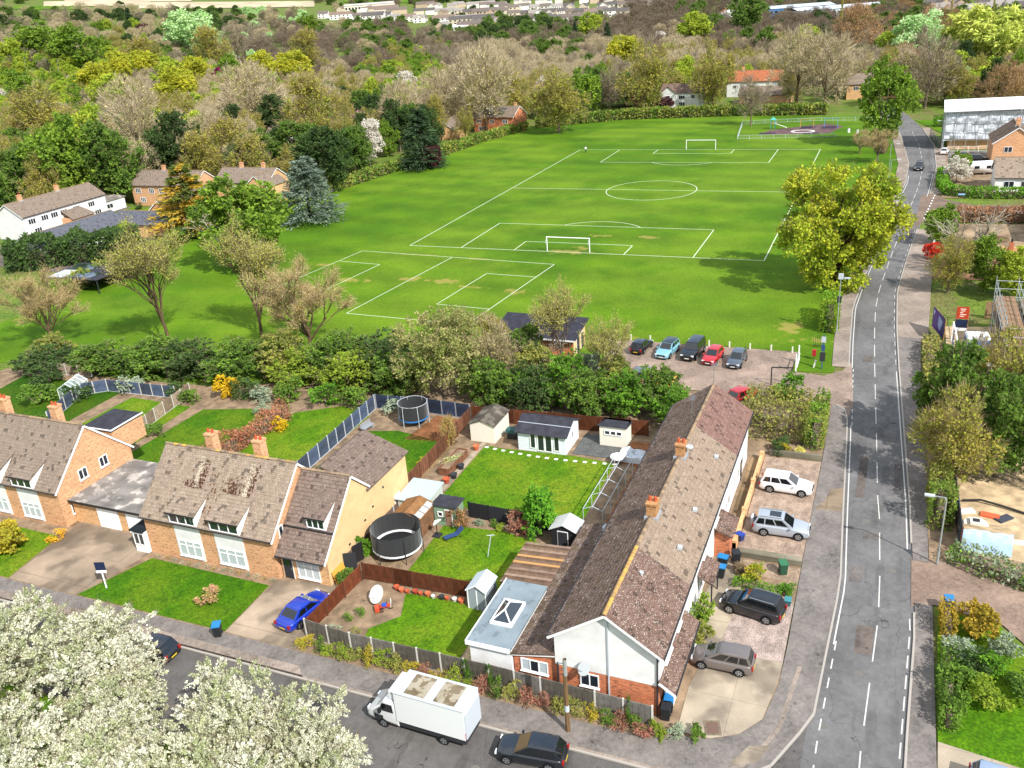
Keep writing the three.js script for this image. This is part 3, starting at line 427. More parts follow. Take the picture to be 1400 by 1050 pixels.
function door(parent, face, x, y, h, w, t, m, o = {}) {
  const [s, n] = FACE[face], D = new THREE.Group(); D.name = o.name || 'door'; D.position.set(x, h, -y); parent.add(D);
  const P = (a, b, d) => [s[0] * a + n[0] * d, s[1] * a + n[1] * d, b];
  const slab = (nm, a0, b0, a1, b1, d, mm) => { const f = new MB(); f.quad(P(a0, b0, d), P(a1, b0, d), P(a1, b1, d), P(a0, b1, d)); f.quad(P(a0, b1, d), P(a1, b1, d), P(a1, b1, 0), P(a0, b1, 0)); f.quad(P(a1, b0, d), P(a1, b0, 0), P(a1, b1, 0), P(a1, b1, d)); f.quad(P(a0, b0, 0), P(a0, b0, d), P(a0, b1, d), P(a0, b1, 0)); return f.build(nm, mm, D); };
  slab('frame', -w / 2 - 0.06, 0, w / 2 + 0.06, t + 0.06, 0.04, M.upvc); slab('leaf', -w / 2, 0.02, w / 2, t, 0.07, m);
  if (o.ribs) for (let k = 1; k < o.ribs; k++) slab('rib', -w / 2 + 0.03, t * k / o.ribs - 0.02, w / 2 - 0.03, t * k / o.ribs + 0.02, 0.085, m);
  if (o.glass) slab('pane', -w * 0.3, t * 0.55, w * 0.3, t * 0.9, 0.085, M.glass);
  if (!o.nohandle) slab('handle', w * 0.32, t * 0.45, w * 0.42, t * 0.5, 0.11, M.steel); return D;
}
function chimney(parent, x, y, h0, h1, m, pots = 2, w = 0.9, d = 0.6, deep = 0.7) {
  const C = new MB(); C.box(x - w / 2, y - d / 2, h0 - deep, x + w / 2, y + d / 2, h1 - 0.16); C.box(x - w / 2 - 0.06, y - d / 2 - 0.06, h1 - 0.16, x + w / 2 + 0.06, y + d / 2 + 0.06, h1);
  const c = C.build('chimney', m, parent); for (let k = 0; k < pots; k++) { const px = x + (pots > 1 ? (k / (pots - 1) - 0.5) * w * 0.55 : 0); new MB().cyl(px, y, h1, h1 + 0.34, 0.13, 0.1, 10).build('chimney_pot', M.terracotta, c); }
  const l = new MB(); l.box(x - w / 2 - 0.14, y - d / 2 - 0.14, h0 - deep + 0.02, x + w / 2 + 0.14, y + d / 2 + 0.14, h0 - 0.02); l.build('flashing', M.lead, c); return c;
}
const ridgeGeo = (() => { const b = new MB(); for (let j = 0; j < 6; j++) { const a = j / 6 * Math.PI, c = (j + 1) / 6 * Math.PI; b.quad([Math.cos(a) * 0.14, 0, Math.sin(a) * 0.1], [Math.cos(a) * 0.14, 0.43, Math.sin(a) * 0.1], [Math.cos(c) * 0.14, 0.43, Math.sin(c) * 0.1], [Math.cos(c) * 0.14, 0, Math.sin(c) * 0.1]); } return b.geo(); })();
function ridgeTiles(parent, x0, y0, x1, y1, h, mats, seed) {          // separate half-round tiles along a level ridge
  const R = rng(seed), L = Math.hypot(x1 - x0, y1 - y0), n = Math.round(L / 0.45), a = Math.atan2(-(x1 - x0), y1 - y0);
  for (let k = 0; k < n; k++) { const o = addMesh('ridge_tile', ridgeGeo, mats[Math.floor(R() * mats.length)], parent); o.position.set(lerp(x0, x1, k / n), h - 0.02 + R() * 0.012, -lerp(y0, y1, k / n)); o.rotation.y = a; o.scale.z = L / n / 0.45; }
}
function gutter(parent, a, b) { const g = new MB(); g.tube([a, b], 0.065, 6); g.build('gutter', M.gutter, parent); }
function barge(parent, pts, m = M.upvc, w = 0.17) { const g = new MB(); for (let k = 0; k + 1 < pts.length; k++) g.bar(pts[k], pts[k + 1], 0.05, w); g.build('bargeboard', m, parent); }

// a plain gabled house in its own frame: x 0..w along its front, y 0..d to the back
function house(o) {
  const t = thing(o.name || 'house', o.label, o.cat || 'house', o.at, (o.turn || 0) * Math.PI / 180, o.group), { w, d, eave, ridge } = o, ov = o.ov ?? 0.3, ax = o.axis || 'x', wm = o.wall, W = new MB();
  const gb = (q) => { if (ax === 'x') { W.quad([w, 0, 0], [w, d, 0], [w, d, eave], [w, 0, eave]).tri([w, 0, eave], [w, d, eave], [w, d / 2, ridge]); W.quad([0, d, 0], [0, 0, 0], [0, 0, eave], [0, d, eave]).tri([0, d, eave], [0, 0, eave], [0, d / 2, ridge]); W.quad([0, 0, 0], [w, 0, 0], [w, 0, eave], [0, 0, eave]).quad([w, d, 0], [0, d, 0], [0, d, eave], [w, d, eave]); } else { W.quad([0, 0, 0], [w, 0, 0], [w, 0, eave], [0, 0, eave]).tri([0, 0, eave], [w, 0, eave], [w / 2, 0, ridge]); W.quad([w, d, 0], [0, d, 0], [0, d, eave], [w, d, eave]).tri([w, d, eave], [0, d, eave], [w / 2, d, ridge]); W.quad([w, 0, 0], [w, d, 0], [w, d, eave], [w, 0, eave]).quad([0, d, 0], [0, 0, 0], [0, 0, eave], [0, d, eave]); } };
  gb(); W.build('wall', wm, t);
  const R = new THREE.Group(); R.name = 'roof'; t.add(R); const lift = 0.12;
  if (ax === 'x') { const k = (ridge - eave) / (d / 2), e = eave - ov * k + lift, r = ridge + lift; slope('slope', [-ov, -ov, e], [w + ov, -ov, e], [w + ov, d / 2, r], [-ov, d / 2, r], o.roof, R); slope('slope', [w + ov, d + ov, e], [-ov, d + ov, e], [-ov, d / 2, r], [w + ov, d / 2, r], o.roofBack || o.roof, R); if (!o.far) { gutter(t, [-ov, -ov - 0.03, e], [w + ov, -ov - 0.03, e]); for (const x of [-ov + 0.02, w + ov - 0.02]) barge(t, [[x, -ov, e - 0.12], [x, d / 2, r - 0.12], [x, d + ov, e - 0.12]], o.barge); } new MB().bar([-ov, d / 2, r + 0.02], [w + ov, d / 2, r + 0.02], 0.22, 0.1).build('ridge', o.ridgeMat || M.ridge, R); }
  else { const k = (ridge - eave) / (w / 2), e = eave - ov * k + lift, r = ridge + lift; slope('slope', [-ov, d + ov, e], [-ov, -ov, e], [w / 2, -ov, r], [w / 2, d + ov, r], o.roof, R); slope('slope', [w + ov, -ov, e], [w + ov, d + ov, e], [w / 2, d + ov, r], [w / 2, -ov, r], o.roofBack || o.roof, R); if (!o.far) for (const y of [-ov + 0.02, d + ov - 0.02]) barge(t, [[-ov, y, e - 0.12], [w / 2, y, r - 0.12], [w + ov, y, e - 0.12]], o.barge); new MB().bar([w / 2, -ov, r + 0.02], [w / 2, d + ov, r + 0.02], 0.22, 0.1).build('ridge', o.ridgeMat || M.ridge, R); }
  for (const [f, c, h, ww, hh, cols, op] of o.windows || []) win(t, f, f === 'l' ? -0.005 : f === 'r' ? w + 0.005 : c, f === 'f' ? -0.005 : f === 'k' ? d + 0.005 : c, h, ww, hh, cols || 2, { nosill: true, ...(op || {}) });
  for (const [f, c, ww, hh, m, op] of o.doors || []) door(t, f, f === 'l' ? -0.005 : f === 'r' ? w + 0.005 : c, f === 'f' ? -0.005 : f === 'k' ? d + 0.005 : c, 0.05, ww, hh, m, op || {});
  for (const [x, y, hh, p] of o.chimneys || []) chimney(t, x, y, (ax === 'x' ? ridge - Math.abs(y - d / 2) * (ridge - eave) / (d / 2) : ridge - Math.abs(x - w / 2) * (ridge - eave) / (w / 2)) + 0.1, hh, o.chimMat || M.brick, p ?? 1);
  return t;
}

// ---------------------------------------------------------------- the terrace beside the main road: four houses under one ridge
const lichens = [M.lichen, withTint(M.lichen, 0xb08c58), withTint(M.lichen, 0x9d8054)], ridges = [M.ridge, withTint(M.ridge, 0x7d6a58), withTint(M.ridge, 0x9c8468)];
function terraceHouse(o) {
  const { v0, v1 } = o, t = thing('terraced_house', o.label, 'house', [0, v0, 0]), L = v1 - v0, EV = 4.9, RG = 7.36, n0 = o.first ? -0.42 : 0, n1 = o.last ? L + 0.3 : L;
  const low = new MB(), up = new MB(), lowB = new MB(), upB = new MB();
  for (const [b, h0, h1, x0, x1] of [[low, 0, 2.4, -3.45, 3.3], [up, 2.4, 4.86, -3.48, 3.33]]) {
    b.quad([x1, 0, h0], [x1, L, h0], [x1, L, h1], [x1, 0, h1]); (b === up ? upB : lowB).quad([x0, L, h0], [x0, 0, h0], [x0, 0, h1], [x0, L, h1]);
    if (o.first) b.quad([x0, b === up ? -0.03 : 0, h0], [x1, b === up ? -0.03 : 0, h0], [x1, b === up ? -0.03 : 0, h1], [x0, b === up ? -0.03 : 0, h1]); if (o.last) b.quad([x1, L, h0], [x0, L, h0], [x0, L, h1], [x1, L, h1]);
  }
  if (o.first) up.tri([-3.48, -0.03, 4.86], [3.33, -0.03, 4.86], [0, -0.03, 7.3]); if (o.last) up.tri([3.33, L, 4.86], [-3.48, L, 4.86], [0, L, 7.3]);
  low.build('lower_wall', o.lower || M.brickRed, t); up.build('upper_wall', M.render, t); lowB.build('rear_lower_wall', o.lower || M.brickRed, t); upB.build('rear_upper_wall', M.render, t);
  const R = new THREE.Group(); R.name = 'roof'; t.add(R);
  slope('slope', [3.66, n0, EV], [3.66, n1, EV], [0, n1, RG], [0, n0, RG], o.right, R); slope('slope', [-3.82, n1, EV - 0.1], [-3.82, n0, EV - 0.1], [0, n0, RG], [0, n1, RG], o.left, R);
  ridgeTiles(R, 0, n0, 0, n1, RG, o.gold ? [...lichens, lichens[0]] : ridges, v0 * 7 + 3);
  gutter(t, [3.7, n0, EV - 0.02], [3.7, n1, EV - 0.02]); gutter(t, [-3.86, n0, EV - 0.12], [-3.86, n1, EV - 0.12]);
  return t;
}
const tA = terraceHouse({ v0: 0.9, v1: 8.1, first: true, gold: true, right: M.roofRed, left: M.roofDark, label: 'end terraced house with white gable and orange lichen ridge beside the side street' });
const tB = terraceHouse({ v0: 8.1, v1: 17, right: M.roofTan, left: M.roofDark, lower: M.render, label: 'terraced house with pale tiled roof and chimney, next to the white gabled end house' });
const tC = terraceHouse({ v0: 17, v1: 26.9, right: M.roofTan, left: M.roofDark, lower: M.render, label: 'terraced house with pale tiled roof and chimney carrying a round aerial, facing the white car' });
const tD = terraceHouse({ v0: 26.9, v1: 35.5, last: true, right: M.roofFar, left: M.roofDark, lower: M.render, label: 'far end terraced house with red tiled roof slope next to the car park' });
barge(tA, [[-3.8, -0.4, 4.7], [0, -0.4, 7.25], [3.64, -0.4, 4.8]]);
new MB().bar([0.1, -0.07, 0.1], [0.1, -0.07, 7.1], 0.1, 0.08).build('downpipe', M.lgrey, tA); new MB().bar([3.2, -0.08, 0.1], [3.2, -0.08, 4.8], 0.09, 0.08).build('downpipe', M.charcoal, tA); new MB().bar([-3.3, -0.08, 0.1], [-3.3, -0.08, 2.6], 0.09, 0.08).build('downpipe', M.charcoal, tA);
win(tA, 'f', -1.2, -0.01, 1.15, 1.25, 1.05, 2); new MB().cyl(0.9, 5, 5.9, 6.9, 0.09, 0.09, 8).cyl(0.9, 5, 6.9, 7, 0.16, 0.14, 8).build('vent_pipe', M.lgrey, tA);
chimney(tB, 0, 4.4, 7.3, 8.35, withTint(M.brickTan, 0xd0c4ba), 2, 0.7, 1, 0.9); chimney(tC, 0, 4.7, 7.3, 8.35, withTint(M.brickTan, 0xd0c4ba), 2, 0.7, 1, 0.9);
{ const g = new MB(); g.cyl(0.62, 4.9, 7.9, 7.98, 0.34, 0.3, 16).bar([0.4, 4.9, 7.6], [0.62, 4.9, 7.95], 0.05).bar([0.62, 4.9, 7.95], [0.8, 4.7, 8.2], 0.03); g.build('aerial', M.lgrey, tC); }
{ const g = new MB(); g.bar([-0.9, 3.4, 6.6], [-0.9, 3.4, 8.3], 0.05); for (let k = 0; k < 7; k++) g.bar([-1.2, 3 + k * 0.16, 8.25], [-0.6, 3 + k * 0.16, 8.25], 0.02); g.bar([-0.9, 2.9, 8.25], [-0.9, 4.1, 8.25], 0.03); g.build('aerial', M.steel, tD); }
{ const g = new MB(); g.bar([0, 8.6, 7.4], [0, 8.6, 9.4], 0.05); for (let k = 0; k < 6; k++) g.bar([-0.3, 8.4 + k * 0.14, 9.3], [0.3, 8.4 + k * 0.14, 9.3], 0.02); g.bar([0, 8.3, 9.3], [0, 9.3, 9.3], 0.03); g.build('aerial', M.steel, tD); }
for (const [t, y] of [[tB, 2.5], [tC, 7.2], [tB, 7.6]]) { const g = new MB(); g.box(2.2, y, 5.85, 2.5, y + 0.35, 6.08); g.build('roof_vent', M.lgrey, t); }
for (const [t, c, h, w, hh] of [[tA, 2.2, 3, 1.7, 1.15], [tA, 5.2, 3, 1.2, 1.15], [tB, 2, 3, 1.6, 1.15], [tB, 6.6, 3, 1.6, 1.15], [tC, 2.2, 3, 1.6, 1.15], [tC, 6.8, 3, 1.6, 1.15], [tD, 2.2, 3, 1.6, 1.15], [tD, 6, 3, 1.6, 1.15], [tC, 7.6, 0.9, 2.2, 1.3], [tD, 2.4, 0.9, 2.2, 1.3], [tD, 6.4, 0.9, 1.6, 1.3], [tB, 1.8, 0.9, 1.9, 1.3]]) win(t, 'r', 3.34, c, h, w, hh, 2, { mix: true });
for (const [t, c] of [[tA, 4], [tB, 2.2], [tB, 6.8], [tC, 2.2], [tC, 7], [tD, 4]]) win(t, 'l', -3.49, c, 3.2, 1.5, 1.05, 2);
door(tB, 'r', 3.34, 5.2, 0.1, 0.9, 2, M.upvc, { glass: true }); door(tC, 'r', 3.34, 2.6, 0.1, 0.9, 2, M.upvc, { glass: true }); door(tA, 'r', 3.34, 6.5, 0.1, 0.9, 2, M.upvc, { glass: true }); door(tD, 'r', 3.34, 4.4, 0.1, 0.9, 2, M.charcoal, { glass: true });
{ // porches and the long canopy of the near house
  const p = new THREE.Group(); p.name = 'porch'; tC.add(p); const b = new MB(); b.box(3.3, 1.9, 0, 4.5, 4.1, 2.3); b.build('wall', M.brickRed, p); slope('slope', [4.8, 1.5, 2.25], [4.8, 4.5, 2.25], [3.3, 4.5, 2.9], [3.3, 1.5, 2.9], M.roofRed, p); barge(p, [[4.75, 1.55, 2.2], [3.3, 1.55, 2.85]], M.lichen, 0.1);
  const q = new THREE.Group(); q.name = 'porch'; tB.add(q); slope('slope', [4.5, 4, 2.3], [4.5, 6.8, 2.3], [3.3, 6.8, 2.9], [3.3, 4, 2.9], M.roofRed, q); const c = new MB(); c.bar([4.35, 4.2, 0], [4.35, 4.2, 2.3], 0.1).bar([4.35, 6.6, 0], [4.35, 6.6, 2.3], 0.1); c.build('post', M.charcoal, q);
  const r = new THREE.Group(); r.name = 'canopy'; tA.add(r); slope('slope', [4.35, -0.3, 2.3], [4.35, 7, 2.3], [3.34, 7, 3], [3.34, -0.3, 3], M.roofRed, r); new MB().box(3.36, 1, 0, 3.95, 3.6, 2.2).build('bay_window', M.upvc, r); gutter(r, [4.4, -0.3, 2.26], [4.4, 7, 2.26]); barge(r, [[4.35, -0.3, 2.2], [3.34, -0.3, 2.9]]);
}
{ // rear lean-to with tiled roof, flat-roofed extension and its roof lantern
  const t = thing('lean_to_extension', 'single storey brick lean-to with dark mossy tiled roof against the terrace', 'extension', [-3.5, 1.1, 0]);
  const b = new MB(); b.quad([-3, 0, 0], [0, 0, 0], [0, 0, 3.05], [-3, 0, 2.45]).quad([-3, 15.6, 0], [-3, 0, 0], [-3, 0, 2.45], [-3, 15.6, 2.45]).quad([0, 15.6, 0], [-3, 15.6, 0], [-3, 15.6, 2.45], [0, 15.6, 3.05]); b.build('wall', M.brickRed, t);
  slope('slope', [-3.3, 15.8, 2.42], [-3.3, -0.25, 2.42], [0, -0.25, 3.16], [0, 15.8, 3.16], M.roofDark, t); new MB().quad([-3.25, -0.2, 2.2], [0.1, -0.2, 2.9], [0.1, -0.2, 3.1], [-3.25, -0.2, 2.4]).build('fascia', M.upvc, t);
  win(t, 'f', -1.55, -0.01, 1.1, 1.9, 1, 3, { mix: true });
  const e = thing('flat_roof_extension', 'white rendered extension with pale grey flat roof and glazed roof lantern', 'extension', [-8.1, 0.9, 0]);
  new MB().box(-1.5, 0, 0, 1.5, 6.8, 2.6).build('wall', M.render, e); new MB().box(-1.66, -0.16, 2.62, 1.52, 6.96, 2.78).build('roof', M.membrane, e); new MB().box(-1.72, -0.22, 2.5, 1.5, -0.165, 2.84).box(-1.72, -0.16, 2.5, -1.665, 7, 2.84).build('fascia', M.upvc, e);
  const l = new THREE.Group(); l.name = 'roof_lantern'; e.add(l); const x0 = -0.75, x1 = 0.7, y0 = 2, y1 = 4.5, z = 2.98, zr = 3.5, ya = 2.8, yb = 3.7, xm = -0.02; new MB().box(x0 - 0.08, y0 - 0.08, 2.7, x1 + 0.08, y1 + 0.08, z).build('upstand', M.upvc, l);
  for (const q of [[[x0, y0, z], [x1, y0, z], [xm, ya, zr]], [[x1, y1, z], [x0, y1, z], [xm, yb, zr]]]) new MB().tri(...q).build('pane', M.skyglass, l);
  for (const q of [[[x1, y0, z], [x1, y1, z], [xm, yb, zr], [xm, ya, zr]], [[x0, y1, z], [x0, y0, z], [xm, ya, zr], [xm, yb, zr]]]) new MB().quad(...q).build('pane', M.skyglass, l);
  const bars = new MB(); for (const [a, c] of [[[x0, y0, z], [xm, ya, zr]], [[x1, y0, z], [xm, ya, zr]], [[x0, y1, z], [xm, yb, zr]], [[x1, y1, z], [xm, yb, zr]], [[xm, ya, zr], [xm, yb, zr]], [[x0, y0, z], [x1, y0, z]], [[x1, y0, z], [x1, y1, z]], [[x1, y1, z], [x0, y1, z]], [[x0, y1, z], [x0, y0, z]]]) bars.bar(a, c, 0.09, 0.07); bars.build('glazing_bar', M.upvc, l);
  const p = thing('lean_to_shelter', 'weathered board roofed shelter with clear strips behind the flat roofed extension', 'shelter', [-8.5, 8, 0]);
  const pm = [M.boards, withTint(M.boards, 0xd0c8c0), withTint(M.boards, 0xb8aca4)]; for (let k = 0; k < 19; k++) { const y = k * 0.285, tan = k === 9 || k === 12; const s = new MB(); s.quad([-1.95, y, 2.3], [1.85, y, 2.52], [1.85, y + 0.27, 2.52], [-1.95, y + 0.27, 2.3]); s.quad([-1.95, y, 2.27], [-1.95, y, 2.3], [-1.95, y + 0.27, 2.3], [-1.95, y + 0.27, 2.27]); s.build('roof_board', tan ? M.timber : pm[(k * 7) % 3], p); }
  const q = new MB(); for (const [x, y] of [[-1.85, 0.1], [-1.85, 2.7], [-1.85, 5.3]]) q.bar([x, y, 0], [x, y, 2.28], 0.1); q.bar([-1.85, 0, 2.22], [-1.85, 5.4, 2.22], 0.1); q.build('post', M.darkwood, p);
}
// ---------------------------------------------------------------- the brick houses along the side street
function dormer(parent, x, w, y, h, roofM) {                          // a catslide dormer rising from the eave edge at depth y, sill height h
  const D = new THREE.Group(); D.name = 'dormer'; D.position.set(x, 0, 0); parent.add(D); const top = h + 1.02;
  new MB().quad([-w / 2, y, h - 0.1], [w / 2, y, h - 0.1], [w / 2, y, top], [-w / 2, y, top]).build('front', M.upvc, D);
  for (const s of [-w / 2, w / 2]) new MB().quad([s, y, h - 0.1], [s, y + 2.1, h + 1.98], [s, y + 2.1, top + 0.98], [s, y, top]).build('cheek', M.upvc, D);
  slope('roof', [-w / 2 - 0.12, y - 0.2, top], [w / 2 + 0.12, y - 0.2, top], [w / 2 + 0.12, y + 2.4, top + 1.18], [-w / 2 - 0.12, y + 2.4, top + 1.18], roofM, D, 0.32, 0.08); new MB().bar([-w / 2 - 0.14, y - 0.23, top - 0.05], [w / 2 + 0.14, y - 0.23, top - 0.05], 0.05, 0.13).build('fascia', M.gutter, D);
  win(D, 'f', 0, y - 0.01, h + 0.02, w - 0.14, 0.88, 3, { nosill: true });
}
function streetHouse(o) {                                             // 45 degree roof over one and a half storeys, white panels under the dormers
  const t = thing('chalet_house', o.label, 'house', o.at), w = o.w, d = 9, E = 3.9, R = 8.3, W = new MB();
  W.quad([0, 0, 0], [w, 0, 0], [w, 0, E], [0, 0, E]).quad([w, d, 0], [0, d, 0], [0, d, E], [w, d, E]);
  W.quad([w, 0, 0], [w, d, 0], [w, d, E], [w, 0, E]).tri([w, 0, E], [w, d, E], [w, d / 2, R - 0.05]); W.quad([0, d, 0], [0, 0, 0], [0, 0, E], [0, d, E]).tri([0, d, E], [0, 0, E], [0, d / 2, R - 0.05]); W.build('wall', o.wall || M.brick, t);
  const rf = new THREE.Group(); rf.name = 'roof'; t.add(rf); slope('slope', [-0.15, -0.3, E - 0.15], [w + 0.12, -0.3, E - 0.15], [w + 0.12, d / 2, R + 0.1], [-0.15, d / 2, R + 0.1], o.roof, rf); slope('slope', [w + 0.12, d + 0.3, E - 0.15], [-0.15, d + 0.3, E - 0.15], [-0.15, d / 2, R + 0.1], [w + 0.12, d / 2, R + 0.1], o.roof, rf);
  ridgeTiles(rf, -0.15, d / 2, w + 0.12, d / 2, R + 0.1, o.ridge || ridges, o.w * 3 + 1); gutter(t, [-0.15, -0.36, E - 0.16], [w + 0.12, -0.36, E - 0.16]); barge(t, [[w + 0.13, -0.3, E - 0.3], [w + 0.13, d / 2, R - 0.05], [w + 0.13, d + 0.3, E - 0.3]]);
  for (const [x, pw] of o.bays) { new MB().box(x - pw / 2, -0.05, 0.25, x + pw / 2, -0.002, E - 0.1).build('white_panel', M.render, t); win(t, 'f', x, -0.055, 0.55, pw - 0.3, 1.5, 3, { pane: M.curtain, transom: true }); dormer(t, x, pw + 0.1, -0.26, 3.86, o.roof); }
  for (const [x, y] of o.chimneys) chimney(t, x, y, R - Math.abs(y - d / 2) * 0.97, 9.5, M.brick, 2, 0.8, 0.8, 1.2);
  return t;
}
const hM = streetHouse({ at: [-42.3, 5.8, 0], w: 13.3, roof: M.roofGold, ridge: [...lichens, ...ridges, ridges[0]], bays: [[4.6, 2.7], [8.9, 2.9]], chimneys: [[4.2, 5.4], [9.2, 5.4]], label: 'brick house with two white dormer bays and brown moss streaks on its tan roof' });
const hL = streetHouse({ at: [-66.4, 6.6, 0], w: 13.3, roof: M.roofPlain, bays: [[1.2, 2.4], [5.2, 2.6], [9.4, 2.6]], chimneys: [[9.2, 5.4], [2.4, 5.4]], label: 'brick house with plain gable wall, dark red side door and two gable windows' });
for (const [y, h, w, t] of [[3.1, 3.5, 1, 1.05], [5.6, 3.5, 1, 1.05], [1.4, 0.9, 0.9, 1]]) win(hL, 'r', 13.305, y, h, w, t, 2); door(hL, 'r', 13.305, 3, 0.1, 0.95, 2.05, mat(0x5c1f1c, 0.5)); win(hM, 'r', 13.305, 1.2, 3.4, 0.55, 1, 1);
{ const g = new MB(); g.box(9.6, 7.4, 3.9, 13.2, 11.4, 6.2); g.build('rear_dormer', M.brick, hL); const f = new MB(); f.box(9.5, 7.3, 6.2, 13.3, 11.5, 6.34); f.build('flat_roof', M.felt, hL); new MB().bar([9.5, 7.3, 6.36], [13.3, 7.3, 6.36], 0.1).bar([13.3, 7.3, 6.36], [13.3, 11.5, 6.36], 0.1).build('roof_edge', M.upvc, hL); }
{ // chimney streaks and moss: thin mats of moss lie on the roof of the middle house
  const R = rng(41), mm = [mat(0x4c3426, 1), mat(0x5e4632, 1), mat(0xb0a490, 1)]; const rf = hM.getObjectByName('roof');
  for (const [cx, len, m, y0, n, sp] of [[4.4, 2.4, 2, 0.5, 80, 0.32], [9.5, 2.4, 2, 0.5, 80, 0.32], [4.9, 1.8, 0, 0.7, 80, 0.3], [4.2, 1.9, 0, 2.1, 210, 0.75], [8.3, 2.4, 0, 1.8, 230, 0.8], [7.8, 2.8, 1, 1.4, 120, 1.3], [9.95, 2.8, 0, 0.4, 90, 0.3], [6.2, 4, 1, 0.4, 70, 3.6]]) {
    const b = new MB(); for (let k = 0; k < n; k++) { const x = cx + (R() + R() + R() - 1.5) * sp, s = y0 + R() * len, y = 4.5 - s, r = 0.05 + R() * 0.12, h = 8.4 - s * 0.957 - 0.02, a = R() * 6.3; const P = (q, l) => [x + Math.cos(a + q) * r, y + Math.sin(a + q) * r, h + Math.sin(a + q) * r * 0.957 + l]; const top = [x, y, h + 0.07]; for (let q = 0; q < 5; q++) b.tri(P(q * 1.2566, -0.02), P((q + 1) * 1.2566, -0.02), top); }
    const o = b.build(m === 2 ? 'lichen_streak' : 'moss_patch', mm[m], rf); o.userData.kind = 'stuff';
  }
}
{ // the narrower house joined to the right of it, with a stepped front roof and a cream rendered side
  const t = thing('chalet_house', 'house with brown roof and tall cream rendered side wall behind the blue car', 'house', [-28.85, 5.9, 0]), w = 4.5, W = new MB();
  { const A = [w, 0.3, 0], B = [w, 13.6, 0], C = [w, 13.6, 5.05], D = [w, 7.5, 5.05], E = [w, 4.9, 7.5], F = [w, 0.3, 2.5]; W.tri(A, B, C).tri(A, C, D).tri(A, D, E).tri(A, E, F); } W.build('side_wall', M.cream, t);
  const F = new MB(); F.quad([0, 0.3, 0], [w, 0.3, 0], [w, 0.3, 2.55], [0, 0.3, 2.55]).build('front_wall', M.brickTan, t); new MB().quad([w, 13.6, 0], [0, 13.6, 0], [0, 13.6, 5.05], [w, 13.6, 5.05]).tri([w, 13.6, 5.05], [0, 13.6, 5.05], [0.3, 13.6, 6.5]).quad([0, 13.6, 0], [0, 6, 0], [0, 6, 6.2], [0, 13.6, 6.2]).build('rear_wall', M.brickTan, t);
  slope('lower_roof', [0.02, -0.3, 2.5], [w + 0.15, -0.3, 2.5], [w + 0.15, 1.75, 4.42], [0.02, 1.75, 4.42], M.roofMauve, t); slope('upper_roof', [0.02, 1.45, 4.34], [w + 0.15, 1.45, 4.34], [w + 0.15, 4.9, 7.62], [0.02, 4.9, 7.62], M.roofMauve, t); slope('back_roof', [w + 0.15, 7.5, 5.2], [0.02, 7.5, 5.2], [0.02, 4.9, 7.62], [w + 0.15, 4.9, 7.62], M.roofMauve, t);
  slope('wing_roof', [w + 0.2, 6.9, 5.1], [w + 0.2, 14, 5.1], [0.3, 14, 6.7], [0.3, 6.9, 6.7], M.roofMauve, t); slope('wing_roof', [-0.25, 14, 6.4], [-0.25, 6.9, 6.4], [0.3, 6.9, 6.7], [0.3, 14, 6.7], M.roofMauve, t); ridgeTiles(t, 0.02, 4.9, w + 0.15, 4.9, 7.62, ridges, 8);
  gutter(t, [0, -0.35, 2.46], [w + 0.15, -0.35, 2.46]); gutter(t, [0, 1.4, 4.32], [w + 0.15, 1.4, 4.32]); barge(t, [[w + 0.17, -0.3, 2.4], [w + 0.17, 4.9, 7.5], [w + 0.17, 7.3, 5.25]]);
  dormer(t, 3.1, 1.8, 1.5, 4.45, M.roofMauve); win(t, 'f', 2.6, 0.29, 0.4, 2.1, 1.75, 3, { pane: M.curtain, transom: true }); door(t, 'f', 0.65, 0.29, 0.1, 0.85, 2, M.charcoal, { glass: true }); door(t, 'r', w + 0.005, 11.4, 0.1, 0.85, 2, M.upvc, { glass: true });
  const k = new MB(); for (const [y, h] of [[6, 2.6], [7.4, 3.1], [9.3, 3.9], [3.4, 1.9]]) k.box(w, y, h, w + 0.07, y + 0.2, h + 0.14); k.build('wall_vent', M.charcoal, t);
}
{ // flat-roofed garages between the two brick houses
  const t = thing('garage_block', 'flat roofed double garage with two white doors between brick houses', 'garage', [-53, 7.7, 0]); const b = new MB(); b.box(0.02, 0, 0, 10.6, 7.4, 2.35); b.build('wall', M.brickTan, t); new MB().box(-0.02, -0.35, 2.36, 10.64, 7.7, 2.56).build('roof', M.feltGrey, t);
  new MB().bar([-0.02, -0.37, 2.44], [10.64, -0.37, 2.44], 0.05, 0.24).build('fascia', M.gutter, t); const d1 = door(t, 'f', 4.2, -0.01, 0.02, 2.4, 2.05, M.upvc, { ribs: 6, nohandle: true, name: 'garage_door' }), d2 = door(t, 'f', 7.6, -0.01, 0.02, 2.3, 2.05, M.upvc, { ribs: 6, nohandle: true, name: 'garage_door' });
  const p = new THREE.Group(); p.name = 'glazed_porch'; p.position.set(9.3, 0, 0); t.add(p); new MB().box(0, -2.2, 0, 1.3, -0.02, 2.2).build('wall', M.upvc, p); new MB().box(-0.12, -2.4, 2.22, 1.34, -0.36, 2.36).build('roof', withTint(M.felt, 0x9fb8b4), p); win(p, 'f', 0.65, -2.21, 0.85, 1.15, 1.2, 2, { nosill: true }); win(p, 'l', -0.01, -1.1, 0.85, 1.7, 1.2, 2, { nosill: true });
}
